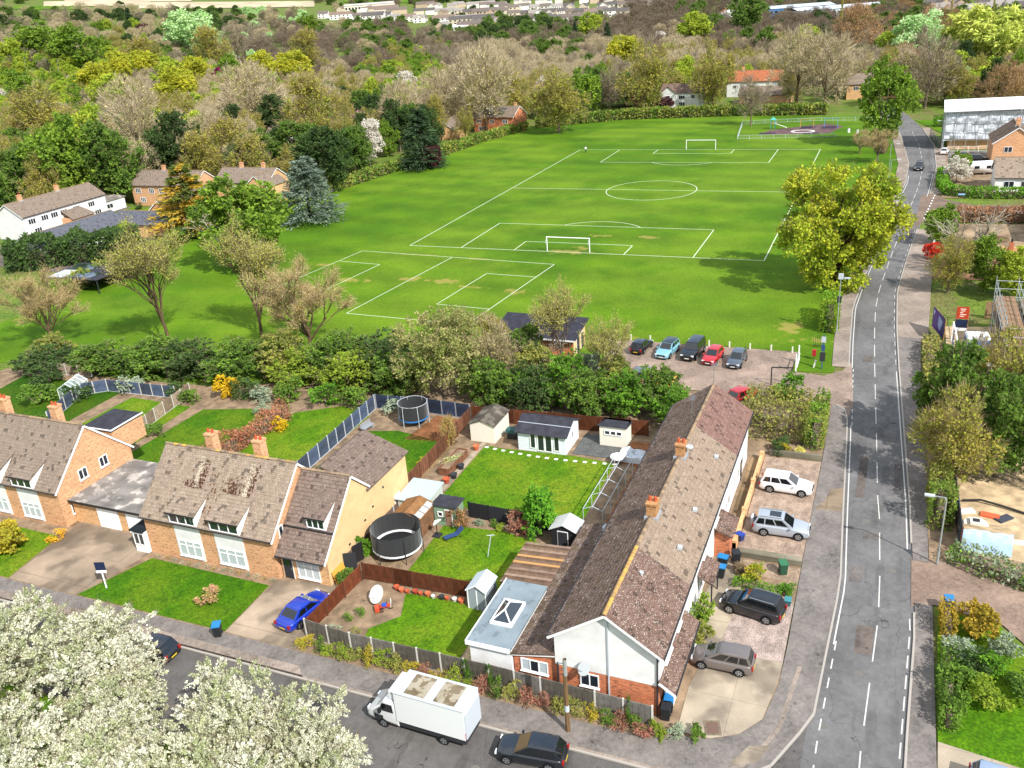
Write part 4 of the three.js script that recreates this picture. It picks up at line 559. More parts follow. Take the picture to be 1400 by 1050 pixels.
// ---------------------------------------------------------------- houses round the field
const gp = { cx: M.curtain };
{
  const t = house({ at: [-157.6, 93, 0], turn: 90, w: 23, d: 8.6, eave: 5, ridge: 7.6, wall: M.render, roof: M.roofPlain, chimneys: [[4, 4.3, 8.9], [14, 4.3, 8.9]], label: 'long white two storey terrace with brown roof beyond the field hedge', windows: [[2, 3.1], [5.4, 3.1], [8, 3.1], [10.6, 3.1], [14.2, 3.1], [18.6, 3.1], [3, 0.9], [20, 0.9]].map(([x, h]) => ['f', x, h, 1.9, 1.2, 3]) });
  const b = new MB(); b.box(9.6, -3.4, 0, 15.6, -0.02, 2.5); b.build('porch_wall', M.brick, t); slope('porch_roof', [9.3, -3.8, 2.4], [15.9, -3.8, 2.4], [15.2, -0.03, 4], [9.9, -0.03, 4], M.roofPlain, t); win(t, 'f', 11.2, -3.41, 1, 1.7, 1.1, 2, { nosill: true }); win(t, 'f', 14, -3.41, 1, 1.7, 1.1, 2, { nosill: true });
}
house({ name: 'garage', cat: 'garage', at: [-160, 117, 0], turn: 90, w: 7, d: 6, eave: 2.7, ridge: 3, far: true, wall: M.render, roof: M.feltGrey, label: 'white flat roofed garage attached past the long white terrace', windows: [['f', 2, 0.9, 2, 1.1, 2]], doors: [['f', 5, 2.2, 2, M.upvc, { ribs: 5, nohandle: true }]] });
house({ at: [-159, 126, 0], w: 19.5, d: 8.4, eave: 5, ridge: 7.8, wall: M.brick, roof: M.roofPlain, chimneys: [[7.5, 4.2, 9], [14.8, 4.2, 9]], label: 'pair of tan brick houses with brown roof behind the golden conifer', windows: [[2, 3.1], [6.2, 3.1], [9.4, 3.1], [14, 3.1], [17.4, 3.1], [3, 0.9], [12, 0.9], [16, 0.9]].map(([x, h]) => ['f', x, h, 1.7, 1.2, 3]) });
house({ at: [-137.5, 131, 0], w: 15.5, d: 8.4, eave: 4.9, ridge: 7.6, wall: M.brickTan, roof: M.roofPlain, chimneys: [[5.6, 4.2, 8.9], [12, 4.2, 8.9]], label: 'tan brick house with two chimneys above the round green tree', windows: [['f', 2, 3, 1.6, 1.1, 2], ['f', 6, 3, 1.6, 1.1, 2], ['r', 4.2, 4.4, 0.9, 0.8, 1]] });
house({ at: [-126.5, 128.4, 0], turn: 0, axis: 'y', w: 6.4, d: 7, eave: 4.6, ridge: 7, wall: M.brickTan, roof: M.roofPlain, label: 'small brick gabled wing facing the field beside the round green tree', windows: [['f', 3.2, 3, 1.4, 1, 2]] });
house({ at: [-134, 104, 0], turn: 0, axis: 'y', w: 8, d: 15, eave: 3.6, ridge: 6.6, wall: M.brick, roof: M.roofMauve, label: 'brick gabled house partly hidden by the golden conifer and green tree', windows: [['f', 4, 3.2, 1.4, 1, 2]] });
house({ name: 'bungalow', at: [-144.4, 77.5, 0], axis: 'y', w: 10.4, d: 22, eave: 2.7, ridge: 5.4, wall: M.render, roof: M.roofSlate, label: 'long bungalow with dark slate roof and pale gable behind dark conifer hedge', windows: [['r', 5, 1, 1.6, 1.1, 2]] });
house({ name: 'bungalow', at: [-140, 99, 0], axis: 'x', w: 15, d: 8.6, eave: 2.7, ridge: 4.5, wall: M.brickTan, roof: M.roofSlate, label: 'low dark slate roof building between bungalow and brick gabled house' });
house({ at: [-152, 66, 0], axis: 'y', w: 7.4, d: 8, eave: 4.4, ridge: 7.2, wall: mat(0x3f4f5c, 0.7), roof: withTint(M.roofSlate, 0x9aa0aa), label: 'dark blue boarded house beside pale gable bungalow', windows: [['f', 3.8, 3, 1.8, 1.2, 2], ['f', 5.6, 0.8, 1.6, 1.2, 2], ['r', 4, 3, 1.6, 1.1, 2]] });
{ const t = thing('carport', 'black flat roofed carport with solar panels beside the field hedge', 'carport', [-114, 64.5, 0], 0.05); new MB().box(-6, 0, 2.4, 5.6, 9, 2.55).build('roof', M.felt, t); const P = new MB(); for (const x of [-5.8, -0.2, 5.4]) for (const y of [0.2, 8.8]) P.bar([x, y, 0], [x, y, 2.4], 0.14); P.build('post', M.charcoal, t); new MB().box(-5.6, 0.4, 2.556, -2.2, 4.6, 2.6).build('clear_panel', M.lgrey, t); for (const [x, y] of [[-1.6, 0.8], [0.2, 0.8], [2, 0.8], [-5.4, 5.2], [-3.6, 5.2], [-1.8, 5.2]]) new MB().box(x, y, 2.556, x + 1.6, y + 3, 2.62).build('solar_panel', M.glass, t); new MB().cyl(4.4, 3, 2.55, 3.2, 0.12, 0.12, 8).build('flue', M.black, t); new MB().box(-5.9, 8.6, 0, 5.5, 8.8, 2.4).build('back_wall', M.charcoal, t); }
house({ at: [-116.5, 236, 0], turn: -8, w: 15, d: 9, eave: 5, ridge: 7.9, wall: M.brickRed, roof: M.roofPlain, label: 'red brick house with black solar panels on its roof behind field hedge', chimneys: [[13.6, 4.5, 9]], windows: [['f', 2, 3, 1.9, 1.2, 3], ['f', 7, 3, 1.9, 1.2, 3], ['f', 12, 3, 1.9, 1.2, 3], ['f', 3, 0.7, 2.4, 1.4, 3], ['f', 11, 0.7, 2.4, 1.4, 3], ['r', 4.5, 0.6, 2.6, 1.5, 3]] });
{ const t = scene.children[scene.children.length - 1], k = 2.9 / 4.5; for (const [x0, x1] of [[1.4, 7.2], [8.2, 10.8]]) for (let i = 0; i < Math.round((x1 - x0) / 0.97); i++) { const a = x0 + i * 0.98; new MB().quad([a, 0.7, 5.36 + 0.7 * k - 0.08], [a + 0.92, 0.7, 5.36 + 0.7 * k - 0.08], [a + 0.92, 3.5, 5.36 + 3.5 * k - 0.08], [a, 3.5, 5.36 + 3.5 * k - 0.08]).build('solar_panel', M.glass, t); } }
house({ name: 'bungalow', at: [-126, 222, 0], axis: 'y', w: 9, d: 10, eave: 3, ridge: 5.8, wall: M.brickTan, roof: M.roofPlain, label: 'small gabled bungalow beside dark conifers at the field corner' });
house({ at: [-66.5, 288, 0], turn: -3, w: 14, d: 8.6, eave: 5.2, ridge: 7.8, wall: M.render, roof: M.roofRed, label: 'white rendered house with brown roof behind the far field hedge', windows: [['f', 2.4, 3.2, 1.4, 1.2, 2], ['f', 8, 3, 2.2, 1.3, 3], ['f', 8, 0.7, 2.2, 1.3, 3], ['f', 12, 3.2, 1.3, 1.2, 2]] });
{ const t = scene.children[scene.children.length - 1]; const g = new MB(); g.quad([0.4, -0.9, 0], [6, -0.9, 0], [6, -0.9, 5.2], [0.4, -0.9, 5.2]).tri([0.4, -0.9, 5.2], [6, -0.9, 5.2], [3.2, -0.9, 7.4]); g.quad([6, -0.9, 0], [6, 0, 0], [6, 0, 5.2], [6, -0.9, 5.2]).quad([0.4, 0, 0], [0.4, -0.9, 0], [0.4, -0.9, 5.2], [0.4, 0, 5.2]); g.build('front_gable', M.render, t); slope('gable_roof', [0, 4, 5.1], [0, -1.2, 5.1], [3.2, -1.2, 7.6], [3.2, 4, 7.6], M.roofRed, t); slope('gable_roof', [6.4, -1.2, 5.1], [6.4, 4, 5.1], [3.2, 4, 7.6], [3.2, -1.2, 7.6], M.roofRed, t); win(t, 'f', 3.2, -0.91, 3.2, 1.5, 1.2, 2, { nosill: true }); }
house({ at: [-47.5, 315, 0], turn: -3, w: 20, d: 9, eave: 5.6, ridge: 9, wall: M.render, roof: M.roofOrange, label: 'white house with long orange tiled roof among bare trees', chimneys: [[5, 4.5, 10.4]], windows: [['l', 4.5, 3.4, 1.2, 1.3, 2], ['f', 3, 3.2, 1.4, 1.1, 2], ['f', 9, 3.2, 1.4, 1.1, 2]] });
house({ name: 'bungalow', at: [-40, 296, 0], turn: -2, w: 18, d: 8, eave: 2.8, ridge: 5.2, wall: M.brickTan, roof: M.roofPlain, label: 'low brown roofed bungalow beyond the playground hedge', windows: [['f', 3, 0.8, 1.8, 1.2, 3], ['f', 9, 0.8, 1.8, 1.2, 3]] });
house({ at: [-4, 300, 0], turn: 4, w: 16, d: 10, eave: 5, ridge: 8, wall: M.brickTan, roof: M.roofPlain, label: 'brick house with brown hipped roof behind tall tree by the road bend', windows: [['f', 3, 3.1, 1.8, 1.2, 3], ['f', 8, 3.1, 1.8, 1.2, 3]] });
house({ at: [-178, 206, 0], turn: 4, w: 14, d: 8, eave: 5, ridge: 7.6, wall: M.render, roof: M.roofPlain, label: 'pale house with brown roof deep among dark evergreens', chimneys: [[9, 4, 9]], windows: [['f', 3, 3, 1.6, 1.1, 2], ['f', 7, 3, 1.6, 1.1, 2]] });
house({ at: [-158, 236, 0], turn: 0, w: 13, d: 8, eave: 5, ridge: 7.6, wall: M.brickTan, roof: M.roofFar, label: 'house with pinkish roof behind white blossom tree' });
house({ at: [-150, 262, 0], turn: 10, w: 16, d: 9, eave: 5, ridge: 7.8, wall: M.brickTan, roof: M.roofPlain, label: 'brown roofed house behind the solar panel house', chimneys: [[4, 4.5, 9]] });
// pavilion at the edge of the field
{ const t = thing('sports_pavilion', 'long low brick pavilion with dark mono pitch roof beside the car park', 'pavilion', [-31.3, 56.2, 0]); const b = new MB(); b.box(0, 0, 0, 10.3, 4.6, 2.2); b.quad([10.3, 0, 2.2], [10.3, 4.6, 2.2], [10.3, 4.6, 3.1], [10.3, 0, 2.3]).quad([0, 4.6, 2.2], [0, 0, 2.2], [0, 0, 2.3], [0, 4.6, 3.1]).quad([10.3, 4.6, 2.2], [0, 4.6, 2.2], [0, 4.6, 3.1], [10.3, 4.6, 3.1]); b.build('wall', M.brickRed, t); const c = new MB(); c.quad([10.31, -0.02, 0], [10.31, 4.62, 0], [10.31, 4.62, 3.08], [10.31, -0.02, 2.28]); c.build('end_wall', M.cream, t);
  const r = new MB(); r.quad([-0.6, -0.6, 2.34], [10.7, -0.6, 2.34], [10.7, 5.2, 3.34], [-0.6, 5.2, 3.34]).quad([-0.6, 5.2, 3.2], [10.7, 5.2, 3.2], [10.7, -0.6, 2.2], [-0.6, -0.6, 2.2]).quad([-0.6, -0.6, 2.2], [10.7, -0.6, 2.2], [10.7, -0.6, 2.34], [-0.6, -0.6, 2.34]).quad([10.7, -0.6, 2.2], [10.7, 5.2, 3.2], [10.7, 5.2, 3.34], [10.7, -0.6, 2.34]); r.build('roof', withTint(M.felt, 0xf0f0f8), t); new MB().bar([-0.6, -0.63, 2.25], [10.7, -0.63, 2.25], 0.06, 0.18).build('gutter', M.white, t); new MB().cyl(7.6, 3.4, 2.9, 3.9, 0.16, 0.16, 10).build('flue', M.black, t); door(t, 'r', 10.32, 1.6, 0.05, 0.9, 2, M.charcoal); door(t, 'r', 10.32, 3.3, 0.05, 0.9, 2, M.charcoal); win(t, 'f', 3, -0.01, 1.2, 1.8, 0.7, 2); }
// ---------------------------------------------------------------- east of the road
{ // the house under scaffolding, wrapped in white sheeting with a temporary tin roof
  const t = thing('sheeted_scaffold', 'house under repair wrapped in white sheeting with flat white temporary roof', 'scaffold', [24, 201.5, 0], -0.02); const W = 19, D = 15, H = 9; const g = new MB(), R = rng(5), NX = 16, NY = 8;
  const wallSheet = (P, n, y0) => { const gr = []; for (let j = 0; j <= NY; j++) { gr.push([]); for (let i = 0; i <= n; i++) gr[j].push(P(i / n, lerp(y0, H, j / NY), (R() - 0.5) * 0.35)); } for (let j = 0; j < NY; j++) for (let i = 0; i < n; i++) g.quad(gr[j][i], gr[j][i + 1], gr[j + 1][i + 1], gr[j + 1][i]); };
  wallSheet((s, h, j) => [s * W, j, h], NX, 2.6); wallSheet((s, h, j) => [j, (1 - s) * D, h], 12, 2.2); wallSheet((s, h, j) => [W + j, s * D, h], 12, 2.4); wallSheet((s, h, j) => [W - s * W, D + j, h], NX, 2.4); g.build('sheeting', M.cloth, t);
  const rf = new MB(); rf.quad([-0.6, -0.8, H + 0.1], [W + 0.6, -0.8, H + 0.7], [W + 0.6, D + 0.6, H + 1.3], [-0.6, D + 0.6, H + 0.7]).quad([-0.6, -0.8, H - 0.1], [W + 0.6, -0.8, H + 0.5], [W + 0.6, -0.8, H + 0.7], [-0.6, -0.8, H + 0.1]); rf.build('temporary_roof', M.white, t);
  for (let k = 0; k <= 8; k++) new MB().tube([[k * W / 8, -0.35, 0], [k * W / 8, -0.35, H]], 0.06, 5).build('standard', M.galv, t); for (const h of [2.4, 4.6, 6.8, 8.7]) new MB().tube([[0, -0.4, h], [W, -0.4, h]], 0.06, 5).build('ledger', M.galv, t); for (let k = 0; k <= 6; k++) new MB().tube([[-0.35, k * D / 6, 0], [-0.35, k * D / 6, H]], 0.06, 5).build('standard', M.galv, t);
  new MB().box(1, 1, 0, W - 1, D - 1, 5).build('house_wall', M.brickTan, t); }
house({ at: [33, 181, 0], turn: 0, axis: 'y', w: 9, d: 12, eave: 5, ridge: 8.2, wall: M.brick, roof: M.roofDark, chimneys: [[4.5, 3, 9.6, 2]], label: 'orange brick gabled house beside the sheeted scaffold', windows: [['f', 3, 3, 1.6, 1.2, 2], ['f', 5, 0.8, 2, 1.2, 2]] });
house({ name: 'bungalow', at: [32, 155, 0], axis: 'x', w: 16, d: 9, eave: 2.8, ridge: 5.8, wall: M.render, roof: M.roofGold, roofBack: M.roofGold, label: 'white bungalow with pale brown roof behind the clipped road hedge', windows: [['f', 2.4, 0.9, 1.8, 1.2, 2], ['f', 8, 0.9, 1.8, 1.2, 2]], doors: [['f', 5, 0.9, 2, M.charcoal]] });
{ const t = house({ at: [36.5, 116, 0], axis: 'y', w: 8, d: 12, eave: 4.4, ridge: 6.8, wall: M.render, roof: M.roofSlate, label: 'pale blue boarded house with slate roof at the edge of the paved yard', windows: [['l', 3, 3, 1, 1, 2], ['l', 6, 3, 1, 1, 2], ['f', 3, 1, 1.4, 1, 2]] }); t.children[0].material = mat(0xbcd4e2, 0.7); }
house({ at: [38, 98, 0], axis: 'x', w: 16, d: 9, eave: 3.4, ridge: 6.2, wall: M.brickTan, roof: M.roofRed, label: 'brown roofed house beyond the pink paved drive' });

// ---------------------------------------------------------------- trees, shrubs and hedges
const lin = (h, k = 1.78) => { const c = new THREE.Color(h); return [c.r * k, c.g * k, c.b * k]; };
const leafMat = new THREE.MeshPhysicalMaterial({ vertexColors: true, roughness: 1, specularIntensity: 0.3, side: THREE.DoubleSide, transmission: 0.35, thickness: 0 });
const twigMat = new THREE.MeshPhysicalMaterial({ vertexColors: true, specularIntensity: 0.2, roughness: 0.95, side: THREE.DoubleSide });
const barkMat = M.bark, barkPale = withTint(M.bark, 0xd8cdb8), barkDark = withTint(M.bark, 0x6e6256);
class Cards {
  constructor() { this.p = []; this.n = []; this.c = []; this.i = []; }
  // a leaf: rhombus with base at q, along d, width w; twig: a thin blade
  leaf(q, d, s, len, wid, col) {
    const nb = { x: s.y * d.z - s.z * d.y, y: s.z * d.x - s.x * d.z, z: s.x * d.y - s.y * d.x };
    const k = this.p.length / 3, P = this.p, t = [q.x + d.x * len, q.y + d.y * len, q.z + d.z * len], m = [q.x + d.x * len * 0.45, q.y + d.y * len * 0.45, q.z + d.z * len * 0.45];
    P.push(q.x, q.y, q.z, m[0] + s.x * wid, m[1] + s.y * wid, m[2] + s.z * wid, t[0], t[1], t[2], m[0] - s.x * wid, m[1] - s.y * wid, m[2] - s.z * wid);
    for (let j = 0; j < 4; j++) { this.n.push(nb.x, nb.y, nb.z); this.c.push(...col); }
    this.i.push(k, k + 1, k + 2, k, k + 2, k + 3);
  }
  geo() { const g = new THREE.BufferGeometry(); g.setAttribute('position', new THREE.Float32BufferAttribute(this.p, 3)); g.setAttribute('normal', new THREE.Float32BufferAttribute(this.n, 3)); g.setAttribute('color', new THREE.Float32BufferAttribute(this.c, 3)); g.setIndex(this.i); return g; }
}
const rdir = (R) => { const z = R() * 2 - 1, a = R() * 6.2832, r = Math.sqrt(1 - z * z); return new THREE.Vector3(r * Math.cos(a), z, r * Math.sin(a)); };
// clumps of leaves over a set of lobes; o: R radius, H0/H1 crown bottom and top, lobes, cards, len, wid, cols, twig (share of bare twigs), tcols
function crownGeo(o) {
  const R = rng(o.seed), C = new Cards(), L = [], cy = (o.H0 + o.H1) / 2, ry = (o.H1 - o.H0) / 2, cols = o.cols.map((x) => lin(x)), tc = (o.tcols || [0x8a7a62]).map((x) => lin(x, 1.25));
  for (let k = 0; k < o.lobes; k++) { const d = rdir(R), q = Math.pow(R(), 0.4) * 0.8; const lr = lerp(0.15, 0.46, Math.pow(R(), 1.25)) * (o.lobe || 1); let y = d.y * q; if (o.flat && y < -0.2) y *= 0.4; const sh = o.taper ? 1 - o.taper * clamp((y + 0.7) / 1.4) : 1; L.push({ c: new THREE.Vector3(d.x * q * o.R * sh, cy + y * ry, d.z * q * o.R * sh), r: lr * o.R * (0.6 + 0.4 * sh), ry: lr * ry * 1.05, col: cols[Math.floor(R() * cols.length)], dirs: [...Array(o.spray || 15)].map(() => { const e = rdir(R).addScaledVector(d, 0.45); e.y += 0.25; return e.normalize(); }) }); }
  const s = new THREE.Vector3(), cum = []; let tot = 0; for (const l of L) cum.push(tot += Math.pow(l.r, 1.7));
  const pick = () => { const x = R() * tot; let a = 0, b = L.length - 1; while (a < b) { const m = (a + b) >> 1; if (cum[m] < x) a = m + 1; else b = m; } return L[a]; };
  for (let k = 0; k < o.cards; k++) {
    const l = pick(), d = l.dirs[Math.floor(R() * l.dirs.length)], rr = 0.25 + 0.95 * Math.sqrt(R()), jt = (o.jit || 0.24) * (1.25 - 0.6 * rr), j = rdir(R).multiplyScalar(jt), q = new THREE.Vector3(l.c.x + (d.x * rr + j.x) * l.r, l.c.y + (d.y * rr + j.y) * l.ry, l.c.z + (d.z * rr + j.z) * l.r); if (q.y < 0.05) q.y = 0.05 + R() * 0.3;
    const twig = R() < (o.twig || 0);
    if (twig) { const dd = d.clone().add(new THREE.Vector3(q.x, (q.y - o.H0) * 0.9, q.z).normalize().multiplyScalar(1.3)).addScaledVector(rdir(R), 0.6).normalize(); s.copy(rdir(R)).cross(dd).normalize(); const c = tc[Math.floor(R() * tc.length)], b = 0.75 + R() * 0.5; C.leaf(q, dd, s, o.tlen * (0.6 + R() * 0.8), o.twid * (0.7 + R() * 0.6), c.map((x) => x * b), rdir(R).addScaledVector(d, 0.8).normalize()); }
    else { const dd = rdir(R).addScaledVector(d, 0.7); dd.y += o.droop || 0; dd.normalize(); s.copy(rdir(R)).cross(dd).normalize(); const nb = s.clone().cross(dd); if (nb.dot(d) < 0) nb.negate(); nb.addScaledVector(d, 0.9).normalize(); const c0 = cols[Math.floor(R() * cols.length)], m = 0.45, b = 0.72 + R() * 0.56; C.leaf(q, dd, s, o.len * (0.65 + R() * 0.7), o.wid * (0.65 + R() * 0.7), [0, 1, 2].map((j) => lerp(l.col[j], c0[j], m) * b), nb); }
  }
  return { geo: C.geo(), lobes: L };
}
// trunk with limbs reaching into the lobes
function trunkGeo(o, L, rad, n = 7, seed = 3) {
  const R = rng(seed), b = new MB(), fork = lerp(o.H0, o.H1, o.fork ?? 0.12), top = lerp(o.H0, o.H1, 0.72), lx = (R() - 0.5) * o.R * 0.15, lz = (R() - 0.5) * o.R * 0.15;
  const at = (t) => [lx * t, lz * t, lerp(-0.1, top, t)]; b.tube([[0, 0, -0.1], [0, 0, 0.25], at(0.3), at(0.6), at(1)], [rad * 1.4, rad, rad * 0.75, rad * 0.45, rad * 0.1], 7);
  for (let k = 0; k < Math.min(n, L.length); k++) { const l = L[k], a0 = fork / top + R() * 0.4, p = at(clamp(a0, 0.1, 0.85)), e = [l.c.x, -l.c.z, l.c.y], m = [lerp(p[0], e[0], 0.5) + (R() - 0.5) * 0.4, lerp(p[1], e[1], 0.5) + (R() - 0.5) * 0.4, lerp(p[2], e[2], 0.42)]; b.tube([p, m, e], [rad * 0.42, rad * 0.28, rad * 0.1], 5); for (let j = 0; j < 2; j++) { const d = rdir(R); b.tube([m, [m[0] + d.x * l.r, m[1] + d.z * l.r, m[2] + Math.abs(d.y) * l.r + 0.5]], [rad * 0.18, rad * 0.05], 4); } }
  return b.geo();
}
// a bare tree: recursive limbs down to fine twigs, all one branching mesh; fine twigs are thin blades
function bareTree(o) {
  const R = rng(o.seed), b = new MB(), C = new Cards(), tc = o.tcols.map((x) => lin(x, 1.05)), lc = (o.cols || []).map((x) => lin(x, 1.3)), s = new THREE.Vector3();
  const grow = (p, d, len, rad, lv) => {
    const q = p.clone().addScaledVector(d, len * 0.5).addScaledVector(rdir(R), len * 0.07), e = q.clone().addScaledVector(d, len * 0.5).addScaledVector(rdir(R), len * 0.08), P = (v) => [v.x, -v.z, v.y];
    b.tube([P(p), P(q), P(e)], [rad, rad * 0.82, rad * 0.6], lv < 2 ? 7 : 4);
    if (lv >= o.levels) { const n = o.twigs; for (let k = 0; k < n; k++) { const t0 = p.clone().lerp(e, 0.15 + R() * 0.85), dd = d.clone().multiplyScalar(0.8).add(rdir(R)).add(new THREE.Vector3(0, 0.25, 0)).normalize(); s.copy(rdir(R)).cross(dd).normalize(); const c = tc[Math.floor(R() * tc.length)], br = 0.75 + R() * 0.5; C.leaf(t0, dd, s, o.tlen * (0.5 + R()), o.twid * (0.7 + R() * 0.6), c.map((x) => x * br), rdir(R)); if (lc.length && R() < o.bud) { const t1 = t0.clone().addScaledVector(dd, o.tlen * R()), d2 = rdir(R); s.copy(rdir(R)).cross(d2).normalize(); const cl = lc[Math.floor(R() * lc.length)]; C.leaf(t1, d2, s, o.len, o.wid, cl.map((x) => x * br), d2.clone().add(new THREE.Vector3(0, 0.8, 0)).normalize()); } } return; }
    const n = lv === 0 ? o.limbs : 3 + (R() < 0.5 ? 1 : 0); for (let k = 0; k < n; k++) { const a = R() * 6.28 + k * 6.28 / n, sp = lv === 0 ? o.spread : 0.55 + R() * 0.35, up = new THREE.Vector3(Math.cos(a), 0, Math.sin(a)), dd = d.clone().addScaledVector(up.addScaledVector(d, -up.dot(d)), sp).addScaledVector(rdir(R), 0.2); dd.y += o.up || 0.12; dd.normalize(); const from = lv === 0 ? p.clone().lerp(e, 0.55 + 0.45 * k / n) : p.clone().lerp(e, 0.5 + 0.5 * (k + 0.5) / n); grow(from, dd, len * (lv === 0 ? o.first * (0.7 + R() * 0.55) : 0.62 + R() * 0.2), rad * (lv === 0 ? 0.5 : 0.55), lv + 1); }
  };
  grow(new THREE.Vector3(0, -0.1, 0), new THREE.Vector3((R() - 0.5) * 0.12, 1, (R() - 0.5) * 0.12).normalize(), o.trunk, o.rad, 0);
  return { trunk: b.geo(), crown: C.geo() };
}
function coniferGeo(o) {                                              // whorls of drooping sprays round a straight stem
  const R = rng(o.seed), C = new Cards(), cols = o.cols.map((x) => lin(x)), s = new THREE.Vector3(), n = o.whorls;
  for (let k = 0; k < n; k++) { const t = k / n, h = lerp(o.H0, o.H, t), rad = o.R * Math.pow(1 - t, o.pow || 0.9) * (0.8 + R() * 0.35) + 0.15, m = Math.round(lerp(11, 4, t)); for (let j = 0; j < m; j++) { const a = R() * 6.28, cb = cols[Math.floor(R() * cols.length)], N = Math.ceil(o.cards / n / m); const out = new THREE.Vector3(Math.cos(a), 0, Math.sin(a)); for (let q = 0; q < N; q++) { const f = Math.pow(R(), 0.6), p = new THREE.Vector3(out.x * rad * f, h - rad * f * (o.droop || 0.25) + f * f * rad * 0.15, out.z * rad * f).add(new THREE.Vector3((R() - 0.5) * rad * 0.34, (R() - 0.5) * 0.35, (R() - 0.5) * rad * 0.34)), dd = out.clone().addScaledVector(rdir(R), 0.7).normalize(); s.copy(rdir(R)).cross(dd).normalize(); const br = 0.7 + R() * 0.6, nb = rdir(R).addScaledVector(out, 0.6).add(new THREE.Vector3(0, 0.7, 0)).normalize(); C.leaf(p, dd, s, o.len * (0.6 + R() * 0.8), o.wid * (0.6 + R() * 0.8), cb.map((x) => x * br), nb); } } }
  const b = new MB(); b.tube([[0, 0, -0.1], [0, 0, o.H * 0.5], [0, 0, o.H * 0.97]], [o.H * 0.022, o.H * 0.013, 0.02], 6); return { trunk: b.geo(), crown: C.geo() };
}
const KIND = {};
// leafy kinds: natural size height 12, radius 4.6
function leafy(key, cols, o = {}) {
  const v = []; for (let k = 0; k < (o.n || 2); k++) { const P = { R: 4.6, H0: o.H0 ?? 1.1, H1: 12, lobes: 44, cards: 10000, len: 0.42, wid: 0.17, lobe: 0.85, cols, seed: key.length * 91 + k * 17 + cols[0] % 97, tlen: 0.9, twid: 0.025, ...o }, c = crownGeo(P); v.push({ crown: c.geo, trunk: trunkGeo(P, c.lobes, o.rad || 0.24, 8, k + 5), H: 12, R: 4.6 }); }
  KIND[key] = { v, leaf: o.mat || leafMat, bark: o.bark || barkMat, name: o.name, cat: 'tree' };
}
leafy('lime', [0x7c8a26, 0x8c9430, 0x6e8224, 0x848e2c]); leafy('yellow', [0x909028, 0x9c982c, 0x848a26]); leafy('green', [0x566e20, 0x667c24, 0x4a621c, 0x708428]); leafy('mid', [0x475f1e, 0x3c541b, 0x587027], { twig: 0.1 });
leafy('dark', [0x32451f, 0x3c5023, 0x2a3a1a], { len: 0.36, wid: 0.15, cards: 10000 }); leafy('olive', [0x7e7a30, 0x72742c, 0x8a8038, 0x687028], { len: 0.3, wid: 0.13, twig: 0.4, tcols: [0x8e7d5c, 0x9d8b66] }); leafy('pale', [0x93a877, 0x86a068, 0xa4b68a]);
leafy('tan', [0x9a8e64, 0x8c8650], { len: 0.2, wid: 0.08, twig: 0.84, tcols: [0xa29478, 0x94866c, 0xb2a488, 0x867a62], tlen: 0.85, twid: 0.022, cards: 10000, mat: twigMat, n: 3, bark: barkPale }); leafy('grey', [0x7d7a50, 0x747444], { len: 0.2, wid: 0.08, twig: 0.9, tcols: [0x877a68, 0x786c5c, 0x958874, 0x6a6052], tlen: 0.85, twid: 0.022, cards: 10000, mat: twigMat, n: 3 }); leafy('dusk', [0x5c5640, 0x626044], { len: 0.22, wid: 0.09, twig: 0.9, tcols: [0x6a5c4e, 0x5c5046, 0x766858], tlen: 0.85, twid: 0.028, cards: 8000, mat: twigMat }); leafy('rust', [0x8a6e48, 0x7c6440], { len: 0.22, wid: 0.09, twig: 0.7, tcols: [0x8c7054, 0x7c644c, 0x987c5c], tlen: 0.85, twid: 0.025, cards: 9000, mat: twigMat });
leafy('white', [0xaaa69a, 0x9c978a, 0xb4afa6], { len: 0.4, wid: 0.18, twig: 0.1 }); leafy('pink', [0xb98aa0, 0xa87890, 0xc79cb0], { len: 0.45, wid: 0.2 }); leafy('purple', [0x6a2440, 0x7c2c4c, 0x572038], { len: 0.45, wid: 0.2 }); leafy('maroon', [0x3f2226, 0x4a2a2c, 0x552f30], { len: 0.45, wid: 0.2 }); leafy('poplar', [0x7d7a34, 0x8a8440], { R: 1.5, H0: 1, lobes: 18, cards: 1800, n: 1, twig: 0.4, tcols: [0x8a7a50] });
leafy('willow', [0x9aa24a, 0x8c9a40, 0xa8ab58], { droop: -0.9, len: 0.9, wid: 0.14, twig: 0.15, tcols: [0x9a8c58] });
function conKind(key, o) { const v = [0, 1].map((k) => ({ ...coniferGeo({ H: 12, H0: 0.8, R: 3, whorls: 30, cards: 8000, len: 0.5, wid: 0.09, seed: 7 + k * 5 + o.cols[0] % 31, ...o }), H: 12, R: 3 })); KIND[key] = { v, leaf: leafMat, bark: barkDark, cat: 'tree' }; }
conKind('conifer', { cols: [0x34462a, 0x3c5230, 0x2c3e24] }); conKind('bluecon', { cols: [0x5c685a, 0x4f5c4c, 0x687464], R: 4, pow: 0.6 }); conKind('goldcon', { cols: [0x8a7420, 0x9c8226, 0x5f6622, 0x4c5a20], R: 4, droop: 0.2, whorls: 18, cards: 9000 });
const tRand = rng(777);
function plant(kind, u, v, H, W, name, label, group, h = 0, variant) {
  const K = KIND[kind], p = K.v[variant ?? Math.floor(tRand() * K.v.length)], t = thing(name, label, 'tree', [u, v, h], tRand() * 6.28, group);
  const a = addMesh('trunk', p.trunk, K.bark, t), c = addMesh('crown', p.crown, K.leaf, t), sx = W / (2 * p.R), sy = H / p.H; for (const m of [a, c]) m.scale.set(sx, sy, sx * (0.9 + tRand() * 0.2)); return t;
}
// a tree seen in the photograph: its crown's middle and width in pixels; it stands where a tree of height ratio k touches the land
function seen(px, py, w, k = 1.25) { let W = 8, g = null; for (let i = 0; i < 12; i++) { g = GT(px, py, 0.6 * W * k); if (!g) return null; W = w * g[3] / CAM.f; } return { u: g[0], v: g[1], h: g[2], W, H: W * k, D: g[3] }; }

